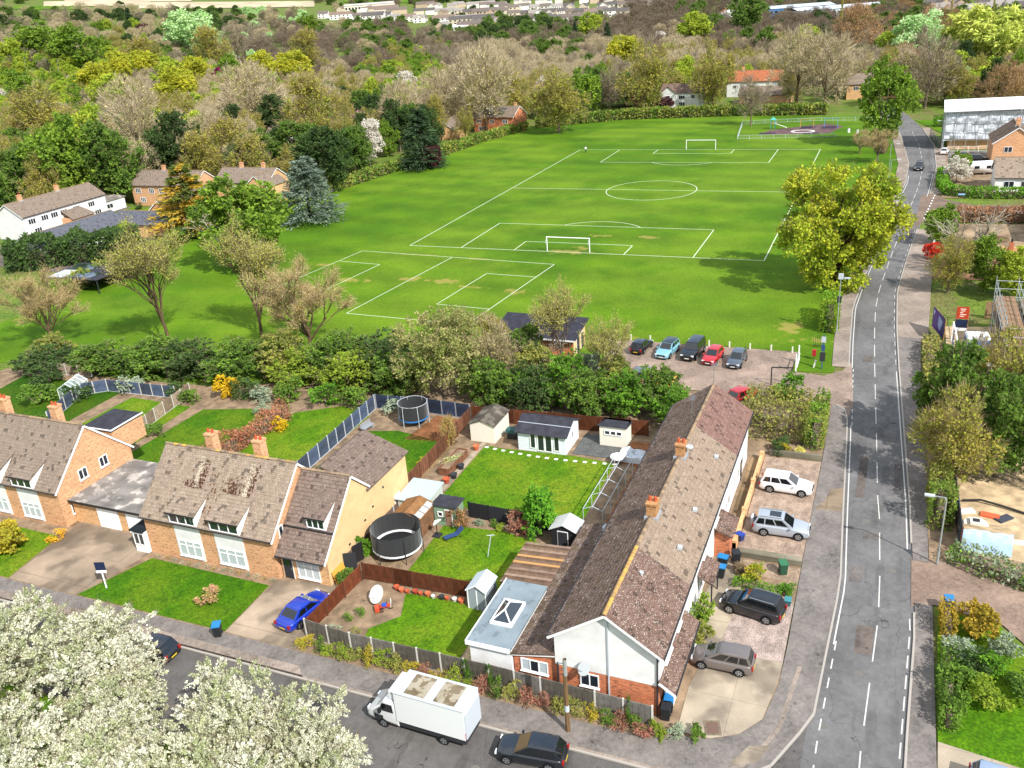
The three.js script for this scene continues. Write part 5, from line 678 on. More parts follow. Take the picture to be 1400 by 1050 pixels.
const kindWords = { lime: ['broadleaf_tree', 'bright lime green leafy tree in the wood beyond the field'], yellow: ['broadleaf_tree', 'bright yellow flowering tree among green trees beyond the field'], green: ['broadleaf_tree', 'fresh green leafy tree in the wood beyond the field'], mid: ['broadleaf_tree', 'mid green leafy tree in the wood beyond the field'], dark: ['evergreen_tree', 'dark rounded evergreen tree in the wood beyond the field'], olive: ['budding_tree', 'olive coloured budding tree in the wood beyond the field'], pale: ['broadleaf_tree', 'pale silvery green tree in the wood beyond the field'], tan: ['bare_tree', 'bare tan twigged tree in the wood beyond the field'], grey: ['bare_tree', 'bare grey brown tree in the wood beyond the field'], dusk: ['bare_tree', 'bare dark brown tree in the far wood'], rust: ['bare_tree', 'rusty orange budding tree in the wood beyond the field'], white: ['blossom_tree', 'white blossom tree in the wood beyond the field'], pink: ['blossom_tree', 'pink blossom tree in the wood beyond the field'], purple: ['blossom_tree', 'magenta purple tree among yellow trees'], maroon: ['broadleaf_tree', 'maroon leaved tree beyond the field'], poplar: ['poplar_tree', 'tall narrow poplar in the far wood'], willow: ['willow_tree', 'pale green willow in the wood beyond the road'], conifer: ['conifer_tree', 'dark green conifer in the wood beyond the field'], bluecon: ['conifer_tree', 'blue grey conifer'], goldcon: ['conifer_tree', 'golden conifer'] };
const marks = [['the long white terrace', -157, 110], ['the tan brick houses', -148, 134], ['the red brick solar panel house', -109, 242], ['the white rendered house', -60, 292], ['the white house with orange roof', -38, 320], ['the playground', -12, 262], ['the road bend', 12, 275], ['the pale house among evergreens', -171, 212], ['the pinkish roofed house', -152, 244], ['the sheeted scaffold', 40, 240], ['the brown roofed brick house', 6, 312]], sizes = ['small', 'medium', 'tall', 'very tall'];
function woodLabel(l, u, v, H, D) { const m = marks.map(([n, a, b]) => [Math.hypot(a - u, b - v), n, b]).sort((a, b) => a[0] - b[0])[0]; return sizes[H < 9 ? 0 : H < 12 ? 1 : H < 15 ? 2 : 3] + ' ' + l.replace(/ (in the wood beyond the field|beyond the field|in the far wood|in the wood beyond the road|among green trees beyond the field|among yellow trees)$/, '') + (m[0] < 26 ? ' close to ' : m[0] < 60 ? ' near ' : m[0] < 130 ? ' well behind ' : ' far beyond ') + m[1]; }
const put = [];                                                       // where trees already stand: [u, v, radius]
const clear = (u, v, r) => put.every(([a, b, c]) => Math.hypot(a - u, b - v) > (r + c) * 0.5);
// trees one can pick out: [px, py, width px, kind, height ratio, label or 0]
const picked = [
  [1213, 133, 70, 'green', 1.35, 'tall bright green tree beside the playground and road bend'], [330, 298, 118, 'green', 0.95, 'broad round green tree at the field edge behind a grey leafless tree'], [417, 250, 66, 'bluecon', 1.3, 'blue grey conifer beside the field hedge'], [440, 207, 84, 'dark', 1.05, 'dark evergreen behind the blue grey conifer'], [574, 182, 62, 'conifer', 1.25, 'dark conifer behind the maroon shrub'], [588, 210, 36, 'maroon', 0.9, 'round maroon shrub tree at the hedge'], [502, 190, 44, 'white', 1.3, 'white blossom tree by dark evergreens'], [528, 186, 34, 'green', 1.3, 'green tree beside the white blossom tree'], [494, 168, 30, 'pink', 1.2, 'pale pink blossom tree above the white blossom tree'], [258, 228, 30, 'pink', 1.5, 'pink blossom tree behind the tan brick houses'], [207, 226, 50, 'yellow', 0.9, 'yellow green tree behind tan brick houses'], [303, 196, 64, 'olive', 1.2, 'yellowish olive tree above the tan brick house'], [282, 198, 34, 'yellow', 1.2, 0],
  [75, 212, 100, 'green', 1.1, 'large dark green tree behind the white terrace'], [125, 180, 54, 'lime', 1.5, 0], [235, 200, 80, 'dark', 1.1, 0], [372, 160, 54, 'dark', 1.1, 0], [20, 240, 60, 'mid', 1.2, 0], [35, 120, 52, 'green', 0.9, 0], [490, 112, 132, 'tan', 1.35, 'huge bare tan plane tree towering over the wood'], [660, 112, 84, 'tan', 1.4, 0], [130, 105, 50, 'yellow', 0.9, 0], [165, 93, 46, 'yellow', 0.9, 0], [198, 90, 42, 'yellow', 0.9, 0], [232, 97, 46, 'lime', 0.9, 0], [265, 97, 40, 'yellow', 0.9, 0], [152, 128, 56, 'lime', 0.9, 0], [246, 122, 60, 'yellow', 0.7, 0], [200, 70, 44, 'olive', 0.9, 0], [355, 92, 46, 'yellow', 0.9, 0], [400, 92, 54, 'yellow', 0.8, 0], [298, 105, 20, 'purple', 1.3, 'magenta tree beside the far road'], [311, 92, 36, 'green', 0.9, 0], [260, 38, 66, 'pale', 0.8, 'large silvery green tree far behind the yellow trees'], [245, 40, 40, 'green', 0.8, 0], [322, 55, 44, 'grey', 1, 0], [288, 62, 54, 'olive', 1, 0], [108, 22, 22, 'dark', 0.9, 0], [175, 20, 12, 'conifer', 1.5, 0], [195, 40, 18, 'maroon', 0.9, 0], [415, 65, 50, 'olive', 1.1, 0], [420, 30, 26, 'green', 1, 0], [50, 60, 56, 'green', 0.6, 0], [105, 75, 60, 'green', 0.5, 0], [15, 70, 40, 'lime', 0.7, 0],
  [762, 132, 78, 'olive', 1, 'orange tinged olive tree at the field corner by red brick house'], [742, 130, 40, 'rust', 1.1, 0], [853, 78, 52, 'yellow', 0.6, 'single bright yellow tree standing in the bare wood'], [872, 133, 22, 'maroon', 1.2, 0], [908, 141, 24, 'maroon', 0.9, 0], [1028, 132, 44, 'grey', 1.4, 'bare grey tree at the corner of the fenced playground'], [1045, 55, 36, 'mid', 1, 0], [1105, 52, 40, 'lime', 0.9, 0], [1075, 95, 40, 'olive', 1.2, 0], [1130, 100, 70, 'tan', 1.3, 0], [1090, 115, 70, 'tan', 1.4, 0], [1175, 38, 56, 'rust', 1.1, 0], [1258, 48, 56, 'pale', 1.1, 'large silvery green tree right of the wood above scaffold'], [1285, 38, 46, 'rust', 1.4, 0], [1335, 48, 70, 'willow', 1.1, 0], [1385, 52, 70, 'willow', 1.1, 0], [1318, 108, 18, 'pale', 1.8, 0], [1362, 85, 22, 'conifer', 1.6, 0], [1300, 20, 10, 'poplar', 5, 0], [1358, 18, 10, 'poplar', 5, 0], [1150, 20, 14, 'poplar', 4, 0], [1370, 118, 60, 'rust', 1, 0], [1270, 100, 70, 'grey', 1.2, 0], [1215, 62, 40, 'lime', 1, 0], [808, 32, 36, 'lime', 1, 0], [786, 40, 12, 'conifer', 2, 0], [830, 45, 16, 'conifer', 2, 0], [425, 150, 90, 'olive', 1.2, 0], [340, 130, 90, 'tan', 1.1, 0], [180, 160, 90, 'tan', 1.3, 0], [60, 155, 80, 'olive', 1, 0], [150, 215, 80, 'mid', 1.2, 0], [545, 145, 60, 'tan', 1.3, 0], [600, 130, 70, 'tan', 1.2, 0], [690, 120, 60, 'olive', 1.3, 0], [640, 158, 26, 'yellow', 0.9, 0], [975, 100, 60, 'olive', 1.2, 0], [880, 110, 70, 'olive', 1.3, 0], [800, 120, 50, 'green', 1.2, 0], [950, 40, 50, 'lime', 0.7, 0], [1020, 20, 50, 'mid', 0.9, 0], [450, 180, 40, 'mid', 1.2, 0], [395, 215, 40, 'olive', 1, 0], [345, 220, 40, 'mid', 1, 0],
];
const FP = [[-122, 30], [-60, 30], [20, 30], [26, 130], [34, 262], [22, 272], [-37, 270], [-74, 266], [-104, 250], [-111, 217], [-115, 175], [-121, 142], [-124, 90]];
const inside = (P, x, y) => { let c = false; for (let i = 0, j = P.length - 1; i < P.length; j = i++) if ((P[i][1] > y) !== (P[j][1] > y) && x < (P[j][0] - P[i][0]) * (y - P[i][1]) / (P[j][1] - P[i][1]) + P[i][0]) c = !c; return c; };
for (const [px, py, w, kind, k, label] of picked) {
  let s = seen(px, py, w, k); for (let q = 0.9; !label && s && q > 0.3 && inside(FP, s.u, s.v); q -= 0.1) s = seen(px, py, w, k * q); if (!s || (!label && inside(FP, s.u, s.v))) continue; s.H = s.W * Math.max(k, 0.8); put.push([s.u, s.v, s.W / 2]);
  const [n, l] = kindWords[kind]; plant(kind, s.u, s.v, s.H, s.W, n, label || woodLabel(l, s.u, s.v, s.H), label ? undefined : 'trees of the wood beyond the field', s.h);
}
// the rest of the wood: kinds follow what grows near that spot in the photograph
const grows = [[30, 90, 'green olive lime lime'], [60, 130, 'olive lime green'], [30, 190, 'green mid olive'], [100, 150, 'lime olive tan green'], [170, 140, 'tan grey olive'], [230, 160, 'tan olive lime'], [160, 190, 'mid tan olive'], [300, 150, 'tan olive tan'], [350, 120, 'olive tan lime'], [420, 120, 'tan olive'], [430, 60, 'dusk dusk grey'], [390, 45, 'dusk dusk'], [520, 45, 'dusk dusk mid'], [600, 60, 'dusk grey'], [350, 30, 'grey pale tan'], [250, 25, 'grey tan mid'], [100, 40, 'tan grey tan'], [30, 40, 'tan grey'], [150, 60, 'lime green olive'], [20, 15, 'dark mid'], [300, 10, 'dark mid'], [200, 20, 'dark tan'], [560, 90, 'lime olive green'], [620, 110, 'tan tan'], [680, 90, 'tan tan grey'], [740, 85, 'tan tan'], [780, 70, 'tan tan grey'], [760, 40, 'dusk mid'], [840, 20, 'dusk dusk'], [900, 30, 'dusk dusk'], [880, 70, 'tan grey'], [950, 75, 'tan tan olive'], [1000, 40, 'dusk dusk'], [1010, 80, 'olive grey tan'], [940, 110, 'olive grey lime'], [830, 110, 'olive mid grey'], [760, 110, 'olive tan'], [1060, 70, 'tan olive'], [1130, 40, 'dusk dark dusk'], [1090, 25, 'dusk dusk'], [1180, 70, 'tan grey'], [1240, 80, 'olive tan lime'], [1200, 30, 'dusk mid rust'], [1290, 60, 'rust tan'], [1330, 90, 'olive lime dark'], [1380, 95, 'olive grey'], [1300, 120, 'olive grey'], [1380, 130, 'rust olive'], [1390, 20, 'mid dusk'], [1250, 10, 'dusk mid'], [1000, 10, 'mid dusk'], [700, 15, 'mid dark'], [480, 20, 'tan mid'], [560, 15, 'mid dusk'], [620, 15, 'mid dark'], [120, 240, 'mid green'], [20, 260, 'mid olive'], [300, 215, 'dark mid olive'], [470, 175, 'dark mid olive'], [640, 140, 'tan olive'], [720, 140, 'olive mid'], [550, 170, 'mid dark']];
const toPx = (u, v, h) => { const q = new THREE.Vector3(u, h, -v).project(camera); return [(q.x + 1) * 700, (1 - q.y) * 525, q.z]; };
// houses, gardens, roads and clearings where nothing else may stand, [u, v, radius]
const keep = [[-157, 104, 14], [-150, 96, 10], [-146, 108, 12], [-150, 126, 16], [-138, 120, 14], [-127, 130, 13], [-132, 112, 12], [-140, 88, 14], [-118, 70, 11], [-148, 70, 10], [-112, 234, 10], [-105, 228, 10], [-120, 226, 7], [-58, 286, 12], [-62, 276, 12], [-55, 276, 10], [-40, 308, 12], [-34, 296, 11], [-40, 284, 11], [3, 300, 9], [0, 286, 10], [-170, 204, 10], [-166, 194, 9], [-150, 236, 7], [-140, 262, 7], [34, 210, 18], [40, 190, 16], [40, 165, 18], [50, 150, 18], [30, 230, 12], [-30, 276, 8], [-85, 262, 8], [-96, 252, 8], [-128, 150, 8], [-160, 118, 10]];
for (const [x, y, r] of [[10, 110, 14], [50, 110, 14], [95, 108, 14], [140, 48, 20], [200, 46, 18], [350, 112, 12], [325, 112, 14], [380, 75, 24], [570, 76, 18], [1000, 30, 22], [1125, 18, 26], [1180, 20, 26], [980, 22, 14], [75, 112, 14]]) { const g = GT(x, y); if (g) keep.push([g[0], g[1], r * g[3] / 700]); }
const crops = [[60, 10, 205, 1], [190, 12, 430, 2], [0, 14, 110, 9]];
const townBox = [[430, 8, 560, 34], [560, 12, 660, 44], [690, 2, 850, 30], [1250, 2, 1400, 22], [600, 6, 690, 26]];
const spots = [], F = rng(99);
for (let D = 150; D < 1500;) { const s = 6.6 + D * 0.0075 + (D > 500 ? (D - 500) * 0.012 : 0), n = Math.round(1.32 * D / s); for (let k = 0; k < n; k++) { const az = (-0.66 + 1.32 * (k + F() * 0.8) / n), d = D + (F() - 0.5) * s * 0.9, fw = d * Math.cos(az), rt = d * Math.sin(az), u = CAM.u - fw * AX + rt * AY, v = CAM.v + fw * AY + rt * AX; spots.push([u, v, d]); } D += s * 0.92; }
let nTrees = 0; const stuffAt = {};
for (const [u, v, D] of spots) {
  if (inside(FP, u, v) || (u > -124 && v < 40) || u < -60 && v < 60) continue; if (u > 22 && v < 246) continue; if (Math.abs(u - (rl(v) + rr(v)) / 2) < 7 && v < 300) continue;
  if (u < -112 && u > -164 && v > 60 && v < 122) continue;
  if (!keep.every(([a, b, r]) => Math.hypot(a - u, b - v) > r)) continue; const h = terrain(u, v), big = 0.8 + F() * 0.55;
  let Hh = (D < 420 ? 11.5 : 10.5) * big, W = (D < 420 ? 9.4 : 9.6) * (0.7 + F() * 0.75) * (D > 700 ? 1.25 : 1); const [px, py, z] = toPx(u, v, h + Hh * 0.7), pb = toPx(u, v, h); if (px < -50 || px > 1450 || py < -16 || z > 1) continue;
  if (crops.some(([x0, y0, x1, y1]) => pb[0] > x0 && pb[0] < x1 && pb[1] < y0 + 4 && pb[1] > y1 - 4)) continue; const town = townBox.some(([x0, y0, x1, y1]) => pb[0] > x0 - 6 && pb[0] < x1 + 6 && pb[1] > y0 && pb[1] < y1 + 4); if (town && F() < 0.8) continue;
  if (D < 520 && !clear(u, v, W / 2)) continue;
  const near = grows.map((g) => [Math.hypot((g[0] - px) * 0.6, g[1] - py), g[2]]).sort((a, b) => a[0] - b[0]), list = near[F() < 0.72 ? 0 : 1][1].split(' '); let kind = list[Math.floor(F() * list.length)]; if (F() < 0.02 && D < 600) kind = ['white', 'lime', 'green'][Math.floor(F() * 3)];
  if (town) { Hh *= 0.6; W *= 0.7; }
  if (D < 430 && nTrees < 265) { nTrees++; const [n, l] = kindWords[kind]; plant(kind, u, v, Hh, W, n, woodLabel(l, u, v, Hh), 'trees of the wood beyond the field', h - 0.1); put.push([u, v, W / 2]); }
  else (stuffAt[kind] ||= []).push([u, v, h, Hh, W]);
}
const stuffWords = { tan: 'far wood of bare tan trees', grey: 'far wood of bare grey trees', dusk: 'far wood of dark leafless trees', olive: 'far wood of olive budding trees', mid: 'far wood of mid green trees', green: 'far wood of fresh green trees', dark: 'far wood of dark evergreen trees', lime: 'far lime green trees scattered in the woods', white: 'far white blossom trees scattered in the woods', pale: 'far silvery trees among the woods', rust: 'far rusty brown trees among the woods' };
for (const kind in stuffAt) {                                         // woods too far off to tell the trees apart
  const A = stuffAt[kind], K = KIND[kind], m = new THREE.InstancedMesh(K.v[0].crown, K.leaf, A.length), X = new THREE.Matrix4(), Q = new THREE.Quaternion(), up = new THREE.Vector3(0, 1, 0);
  A.forEach(([u, v, h, Hh, W], i) => { Q.setFromAxisAngle(up, F() * 6.28); X.compose(new THREE.Vector3(u, h - Hh * 0.18, -v), Q, new THREE.Vector3(W / 9.2, Hh / 12, W / 9.2)); m.setMatrixAt(i, X); });
  m.name = numbered('woodland'); m.userData = { kind: 'stuff', label: (stuffWords[kind] || 'far mixed wood') + ' towards the horizon', category: 'woodland' }; m.castShadow = m.receiveShadow = true; scene.add(m);
}
console.log('trees', nTrees, Object.entries(stuffAt).map(([k, a]) => k + ':' + a.length).join(' '));

// ---------------------------------------------------------------- hedges, shrubs and the trees near the houses
function hedge(name, label, cat, path, w, h, cols, o = {}) {          // a clipped hedge: leaf clumps over an added solid core that blocks light
  const t = thing(name, label, cat, [path[0][0], path[0][1], o.base || 0], 0, o.group), [u0, v0] = path[0], C = new Cards(), R = rng(o.seed || 5), c = cols.map((x) => lin(x)), s = new THREE.Vector3(), core = new MB(), len = o.len || 0.3, wid = o.wid || 0.12, per = (o.per || 34) * 1.35;
  for (let k = 0; k + 1 < path.length; k++) {
    const a = path[k], b = path[k + 1], L = Math.hypot(b[0] - a[0], b[1] - a[1]), dx = (b[0] - a[0]) / L, dy = (b[1] - a[1]) / L, n = Math.round((L * (w + 2 * h) + 2 * w * h) * per), ends = w * h / (L * (w + 2 * h) + 2 * w * h);
    { const e = Math.min(L * 0.3, w * 0.28), ia = k ? 0 : e, ib = k + 2 < path.length ? 0 : e; core.bar([a[0] - u0 + dx * ia, a[1] - v0 + dy * ia, h * 0.3], [b[0] - u0 - dx * ib, b[1] - v0 - dy * ib, h * 0.3], w * 0.4, h * 0.6); }
    for (let i = 0; i < n; i++) {
      let f = R() * L; const q = R() * (w + 2 * h), bump = 1 + (vnoise((a[0] + f * dx) * 0.7, (a[1] + f * dy) * 0.7, 4096, 3) - 0.5) * (o.wild ?? 0.25); let off, z, nn; if (q < w) { off = q - w / 2; z = h * bump; nn = new THREE.Vector3(0, 1, 0); } else { const sd = q < w + h ? -1 : 1; off = sd * w / 2 * bump; z = R() * h * bump; nn = new THREE.Vector3(-dy * sd, 0.1, -dx * sd); } const ed = R(); if (ed < 2 * ends) { const sd = ed < ends ? -1 : 1; f = sd < 0 ? 0 : L; off = (R() - 0.5) * w; z = R() * h; nn = new THREE.Vector3(dx * sd, 0.1, -dy * sd); }
      const e = (R() - 0.78) * Math.min(0.5, w * 0.22), p = new THREE.Vector3(a[0] - u0 + dx * f - dy * off + nn.x * e, z + nn.y * e, -(a[1] - v0 + dy * f + dx * off) + nn.z * e), dd = rdir(R).addScaledVector(nn, 0.6).normalize(); s.copy(rdir(R)).cross(dd).normalize(); const nb = rdir(R).multiplyScalar(0.8).add(nn).normalize(), col = c[Math.floor(vnoise(p.x * 0.8, p.z * 0.8, 4096, 9) * 0.999 * c.length)], c2 = c[Math.floor(R() * c.length)], br = 0.75 + R() * 0.5; C.leaf(p, dd, s, len * (0.6 + R() * 0.8), wid * (0.6 + R() * 0.8), [0, 1, 2].map((j) => lerp(col[j], c2[j], 0.5) * br), nb);
    }
  }
  core.build('light_block_core', barkMat, t); addMesh('foliage', C.geo(), leafMat, t); return t;
}
const bushCache = {};
function bush(name, label, [u, v, b = 0.05], rx, ry, h, cols, o = {}) { // a shrub: leaf clumps from the ground up, on a few stems
  const key = cols.join() + (o.len || 0) + (o.cards || 0) + (o.key || ''); if (!bushCache[key]) bushCache[key] = [0, 1].map((k) => { const c = crownGeo({ R: 1, H0: -0.05, H1: 2, lobes: o.lobes || 16, cards: o.cards || 1500, len: o.len || 0.15, wid: o.wid || 0.065, cols, seed: 31 + k * 7 + cols[0] % 89, lobe: o.lobe || 1.05, spray: o.spray, jit: o.jit, twig: o.twig, tcols: o.tcols, tlen: o.tlen || 0.4, twid: o.twid || 0.018 }); const st = new MB(); for (let j = 0; j < 5; j++) { const l = c.lobes[j]; st.tube([[0, 0, -0.05], [l.c.x * 0.5, -l.c.z * 0.5, l.c.y * 0.6], [l.c.x, -l.c.z, l.c.y]], [0.05, 0.035, 0.015], 4); } return [c.geo, st.geo()]; });
  const t = thing(name, label, o.cat || 'shrub', [u, v, b], (u * 7.3 + v * 3.1) % 6.28, o.group), g = bushCache[key][Math.abs(Math.round(u * 13 + v * 7)) % 2]; const f = addMesh('foliage', g[0], leafMat, t), k = addMesh('stems', g[1], barkMat, t); for (const m of [f, k]) m.scale.set(rx, h / 2, ry); return t;
}
const GR = [0x4c6420, 0x5d7826, 0x3f561c], DK = [0x36491f, 0x415728, 0x2e401a], YL = [0x8f8022, 0x9c8a28, 0x7c7c22], LM = [0x6a7a20, 0x788628, 0x5c701c], BR = [0x8a5a48, 0x7c5242, 0x96695a], OL = [0x6f7432, 0x83803c, 0x5e682c], GY = [0x7a846c, 0x8c9680, 0x68735c], RD = [0xa02c1c, 0xb83a22, 0x8a2a1c], HG = [0x4c7018, 0x5c8220, 0x3e6014];
// round the field
hedge('field_hedge', 'long low clipped hedge along the left edge of the field', 'hedge', [[-114.5, 60], [-116.5, 82], [-119.5, 97]], 2.4, 2.2, OL.concat(GR), { per: 10, len: 0.6, wid: 0.24, seed: 3, wild: 0.6 });
hedge('field_hedge', 'clipped hedge between the blue grey conifer and the solar panel house', 'hedge', [[-115, 139], [-113.5, 152], [-110, 178], [-106, 218], [-101, 242]], 2.6, 2.3, OL.concat(GR), { per: 9, len: 0.7, wid: 0.26, seed: 4, wild: 0.4 });
hedge('field_hedge', 'long straight hedge along the far end of the field below the white house', 'hedge', [[-98, 246], [-72, 262.5], [-37, 266.5], [-8, 266]], 3, 2.8, GR.concat(OL), { per: 8, len: 0.8, wid: 0.3, seed: 6, wild: 0.3 });
hedge('conifer_hedge', 'tall dark conifer hedge in front of the slate roofed bungalow', 'hedge', [[-140, 74], [-132, 80], [-125, 85], [-121, 87]], 5, 4.6, DK, { per: 14, len: 0.8, wid: 0.2, seed: 8, wild: 0.7 });
hedge('field_hedge', 'dense green hedge below the round green tree at field edge', 'hedge', [[-119.5, 97], [-118.5, 110], [-117.5, 122]], 3, 2.4, GR.concat(DK), { per: 10, len: 0.6, wid: 0.24, seed: 9, wild: 0.7 });
bush('shrub', 'yellow green shrub beside dark conifer hedge', [-128, 90], 3, 3, 5, LM, { len: 0.3, cards: 1200 }); bush('shrub', 'green shrubs in front of tan brick houses', [-146, 124], 1.4, 1.4, 1.8, GR); bush('shrub', 'small dark clipped shrub on the lawn of tan brick houses', [-154, 122], 1, 1, 1.6, DK);
{ const s = seen(240, 300, 86, 1.25); plant('goldcon', -122, 104, 14.5, 13, 'conifer_tree', 'golden tipped conifer in front of the brick gabled house', undefined, 0); }
{ // the oak beside the road
  const P = { R: 9.6, H0: -1.2, H1: 18, lobes: 64, cards: 34000, len: 0.42, wid: 0.18, spray: 22, jit: 0.32, cols: [0x808a20, 0x8c9224, 0x6e801c, 0x96942a, 0x5f781c], seed: 12, twig: 0.12, tcols: [0x7a6a4c, 0x8c7a58], tlen: 1.2, twid: 0.025, lobe: 0.62 }, c = crownGeo(P), t = thing('oak_tree', 'large yellow green oak overhanging the road beside the playing field', 'tree', [7, 90.5, 0]); addMesh('trunk', trunkGeo(P, c.lobes, 0.55, 20, 4), barkDark, t); addMesh('crown', c.geo, leafMat, t); put.push([6, 91, 9]); }
const bareA = bareTree({ seed: 4, levels: 4, limbs: 7, trunk: 3.6, rad: 0.21, spread: 0.46, up: 0.36, first: 1.15, twigs: 22, tlen: 0.8, twid: 0.011, tcols: [0x9c9068, 0x8e825c, 0xaa9e74], cols: [0x8e8e3e, 0x828236], bud: 0.9, len: 0.16, wid: 0.07 });
const bareB = bareTree({ seed: 9, levels: 4, limbs: 8, trunk: 2.6, rad: 0.23, spread: 0.85, up: 0.22, first: 1.15, twigs: 34, tlen: 0.75, twid: 0.012, tcols: [0xa8946c, 0x9a845e, 0xb8a47c], cols: [0x8f7e4c, 0x84743f, 0x7c7a3c], bud: 0.4, len: 0.13, wid: 0.06 });
const bareC = bareTree({ seed: 22, levels: 3, limbs: 6, trunk: 2.4, rad: 0.3, spread: 0.8, first: 1.3, twigs: 8, tlen: 0.9, twid: 0.016, tcols: [0xb4ac9c, 0xa49c8c] });
function bare(g, u, v, s, label, bm = barkMat) { const t = thing('bare_tree', label, 'tree', [u, v, 0], u); const a = addMesh('trunk', g.trunk, bm, t), c = addMesh('crown', g.crown, twigMat, t); for (const m of [a, c]) m.scale.setScalar(s); return t; }
bare(bareA, -77.8, 47.6, 1.3, 'slender budding tree with pale trunk standing alone on the grass above garden hedge', barkPale); bare(bareA, -66.2, 53.1, 1.22, 'slender budding tree beside the broad spreading budding tree', barkPale).rotation.y = 2; bare(bareB, -55, 49, 1.3, 'broad spreading budding tree with orange tinged twigs at field corner', barkPale); bare(bareB, -95, 43, 1.15, 'spreading bare tree near the black carport', barkPale).rotation.y = 1.2;
bare(bareC, -101.5, 89.5, 1.25, 'grey leafless tree with white bark in front of round green tree', mat(0xb4aa98, 0.9)); bare(bareC, 24.5, 102, 1.15, 'white barked leafless tree beside the road east of the oak', mat(0x99917f, 0.9));
bare(bareB, 9.8, 186, 0.8, 'low grey bare tree beside the road past the oak'); bare(bareB, 5.5, 196, 0.6, 'small grey bare tree behind the oak at the pitch corner');
// tall shrubbery between the gardens and the field
const belt = [[-88, 36, 4, 3.4, DK], [-80, 38, 4.4, 4, GR], [-73, 38.5, 4.6, 4.6, GR], [-66.5, 39.5, 4.2, 4.6, DK], [-60, 40, 4.6, 5, GR], [-55.5, 43, 4.4, 5.6, OL], [-51, 40, 3.8, 4.6, LM], [-47, 43.5, 4.4, 6, GR], [-43.5, 40.5, 4, 5, LM], [-41, 45, 4.4, 6, DK], [-37.6, 40.6, 3.6, 5, GR], [-25.6, 40.6, 3, 5.6, GR], [-22.6, 42, 2.6, 4, HG], [-20.6, 40.6, 3, 5.4, DK], [-17.2, 42.6, 3.2, 6, HG], [-14.2, 40.8, 3, 5.4, GR], [-12.6, 45.4, 3.2, 5, OL], [-10.2, 42, 3, 5, HG], [-7.4, 43.8, 3, 5, GR], [-4.8, 41, 2.6, 4.2, HG], [-22, 46, 3.2, 5.4, OL], [-17, 47.6, 2.6, 4, GY], [-92, 40, 3.6, 3, OL]];
const by = (u) => u < -84 ? 'behind the pale end fence' : u < -76 ? 'behind the greenhouse' : u < -70 ? 'left of the pale trunked slender tree' : u < -63 ? 'between the two slender budding trees' : u < -57.5 ? 'behind the yellow forsythia' : u < -53 ? 'below the broad spreading budding tree' : u < -45 ? 'above the copper hedge' : u < -39 ? 'above the slate blue fence' : u < -33 ? 'behind the small trampoline' : u < -24 ? 'behind the cream painted shed' : u < -19.5 ? 'between cream shed and summer house' : u < -15.5 ? 'behind the summer house' : u < -11.5 ? 'between summer house and small cream shed' : u < -8 ? 'behind the small cream shed' : 'beside the terrace end'; belt.forEach(([u, v, r, h, c], k) => bush('tall_shrub', c === LM ? 'lime green tall shrub in the thicket ' + by(u) : c === DK ? 'dark green tall shrub in the thicket ' + by(u) : c === OL ? 'olive tall shrub in the thicket ' + by(u) : c === GY ? 'grey green tall shrub in the thicket by the car park' : c === HG ? 'bright green tall shrub in the thicket ' + by(u) : 'green tall shrub in the thicket ' + by(u), [u, v], r, r, h, c, { cards: 9000, len: 0.08, wid: 0.036, lobes: 60, lobe: 0.8, spray: 9, jit: 0.2, twig: 0.1, tlen: 0.2, twid: 0.006, group: 'thicket behind the back gardens' }));
{ const P = { R: 5.8, H0: 0.3, H1: 10.4, lobes: 60, cards: 19000, len: 0.24, wid: 0.11, cols: [0x7c7a48, 0x8c8656, 0x566824, 0x62722c, 0x5c6c28, 0x968e60], seed: 44, twig: 0.12, lobe: 0.8, tlen: 0.7, twid: 0.03 }, c = crownGeo(P), t = thing('flowering_tree', 'dense tree with cream flower heads behind the small trampoline garden', 'tree', [-31.6, 41.4, 0]); addMesh('trunk', trunkGeo(P, c.lobes, 0.3, 9, 2), barkMat, t); addMesh('crown', c.geo, leafMat, t); const P2 = { ...P, R: 3.6, H1: 9, seed: 46, cards: 5200, cols: [0x80784c, 0x8c845c, 0x747044], twig: 0.6, tcols: [0xa89878, 0x988a6c] }, c2 = crownGeo(P2), t2 = thing('flowering_tree', 'pale brown budding tree between dense cream flowered tree and pavilion', 'tree', [-27.2, 44.6, 0]); addMesh('trunk', trunkGeo(P2, c2.lobes, 0.24, 9, 2), barkMat, t2); addMesh('crown', c2.geo, leafMat, t2); }
bare(bareA, -20.5, 50.6, 0.86, 'thin budding tree beside the pavilion end wall'); bare(bareA, -13.6, 46.6, 0.7, 'thin budding tree above the bright green thicket'); bare(bareC, -22.6, 47.4, 0.8, 'pale leafless shrub tree by the rear of the pavilion', barkPale);
bush('shrub', 'rusty red shrub beside the pavilion wall', [-25.6, 54.6], 1.8, 1.2, 2.2, BR, { twig: 0.2 });
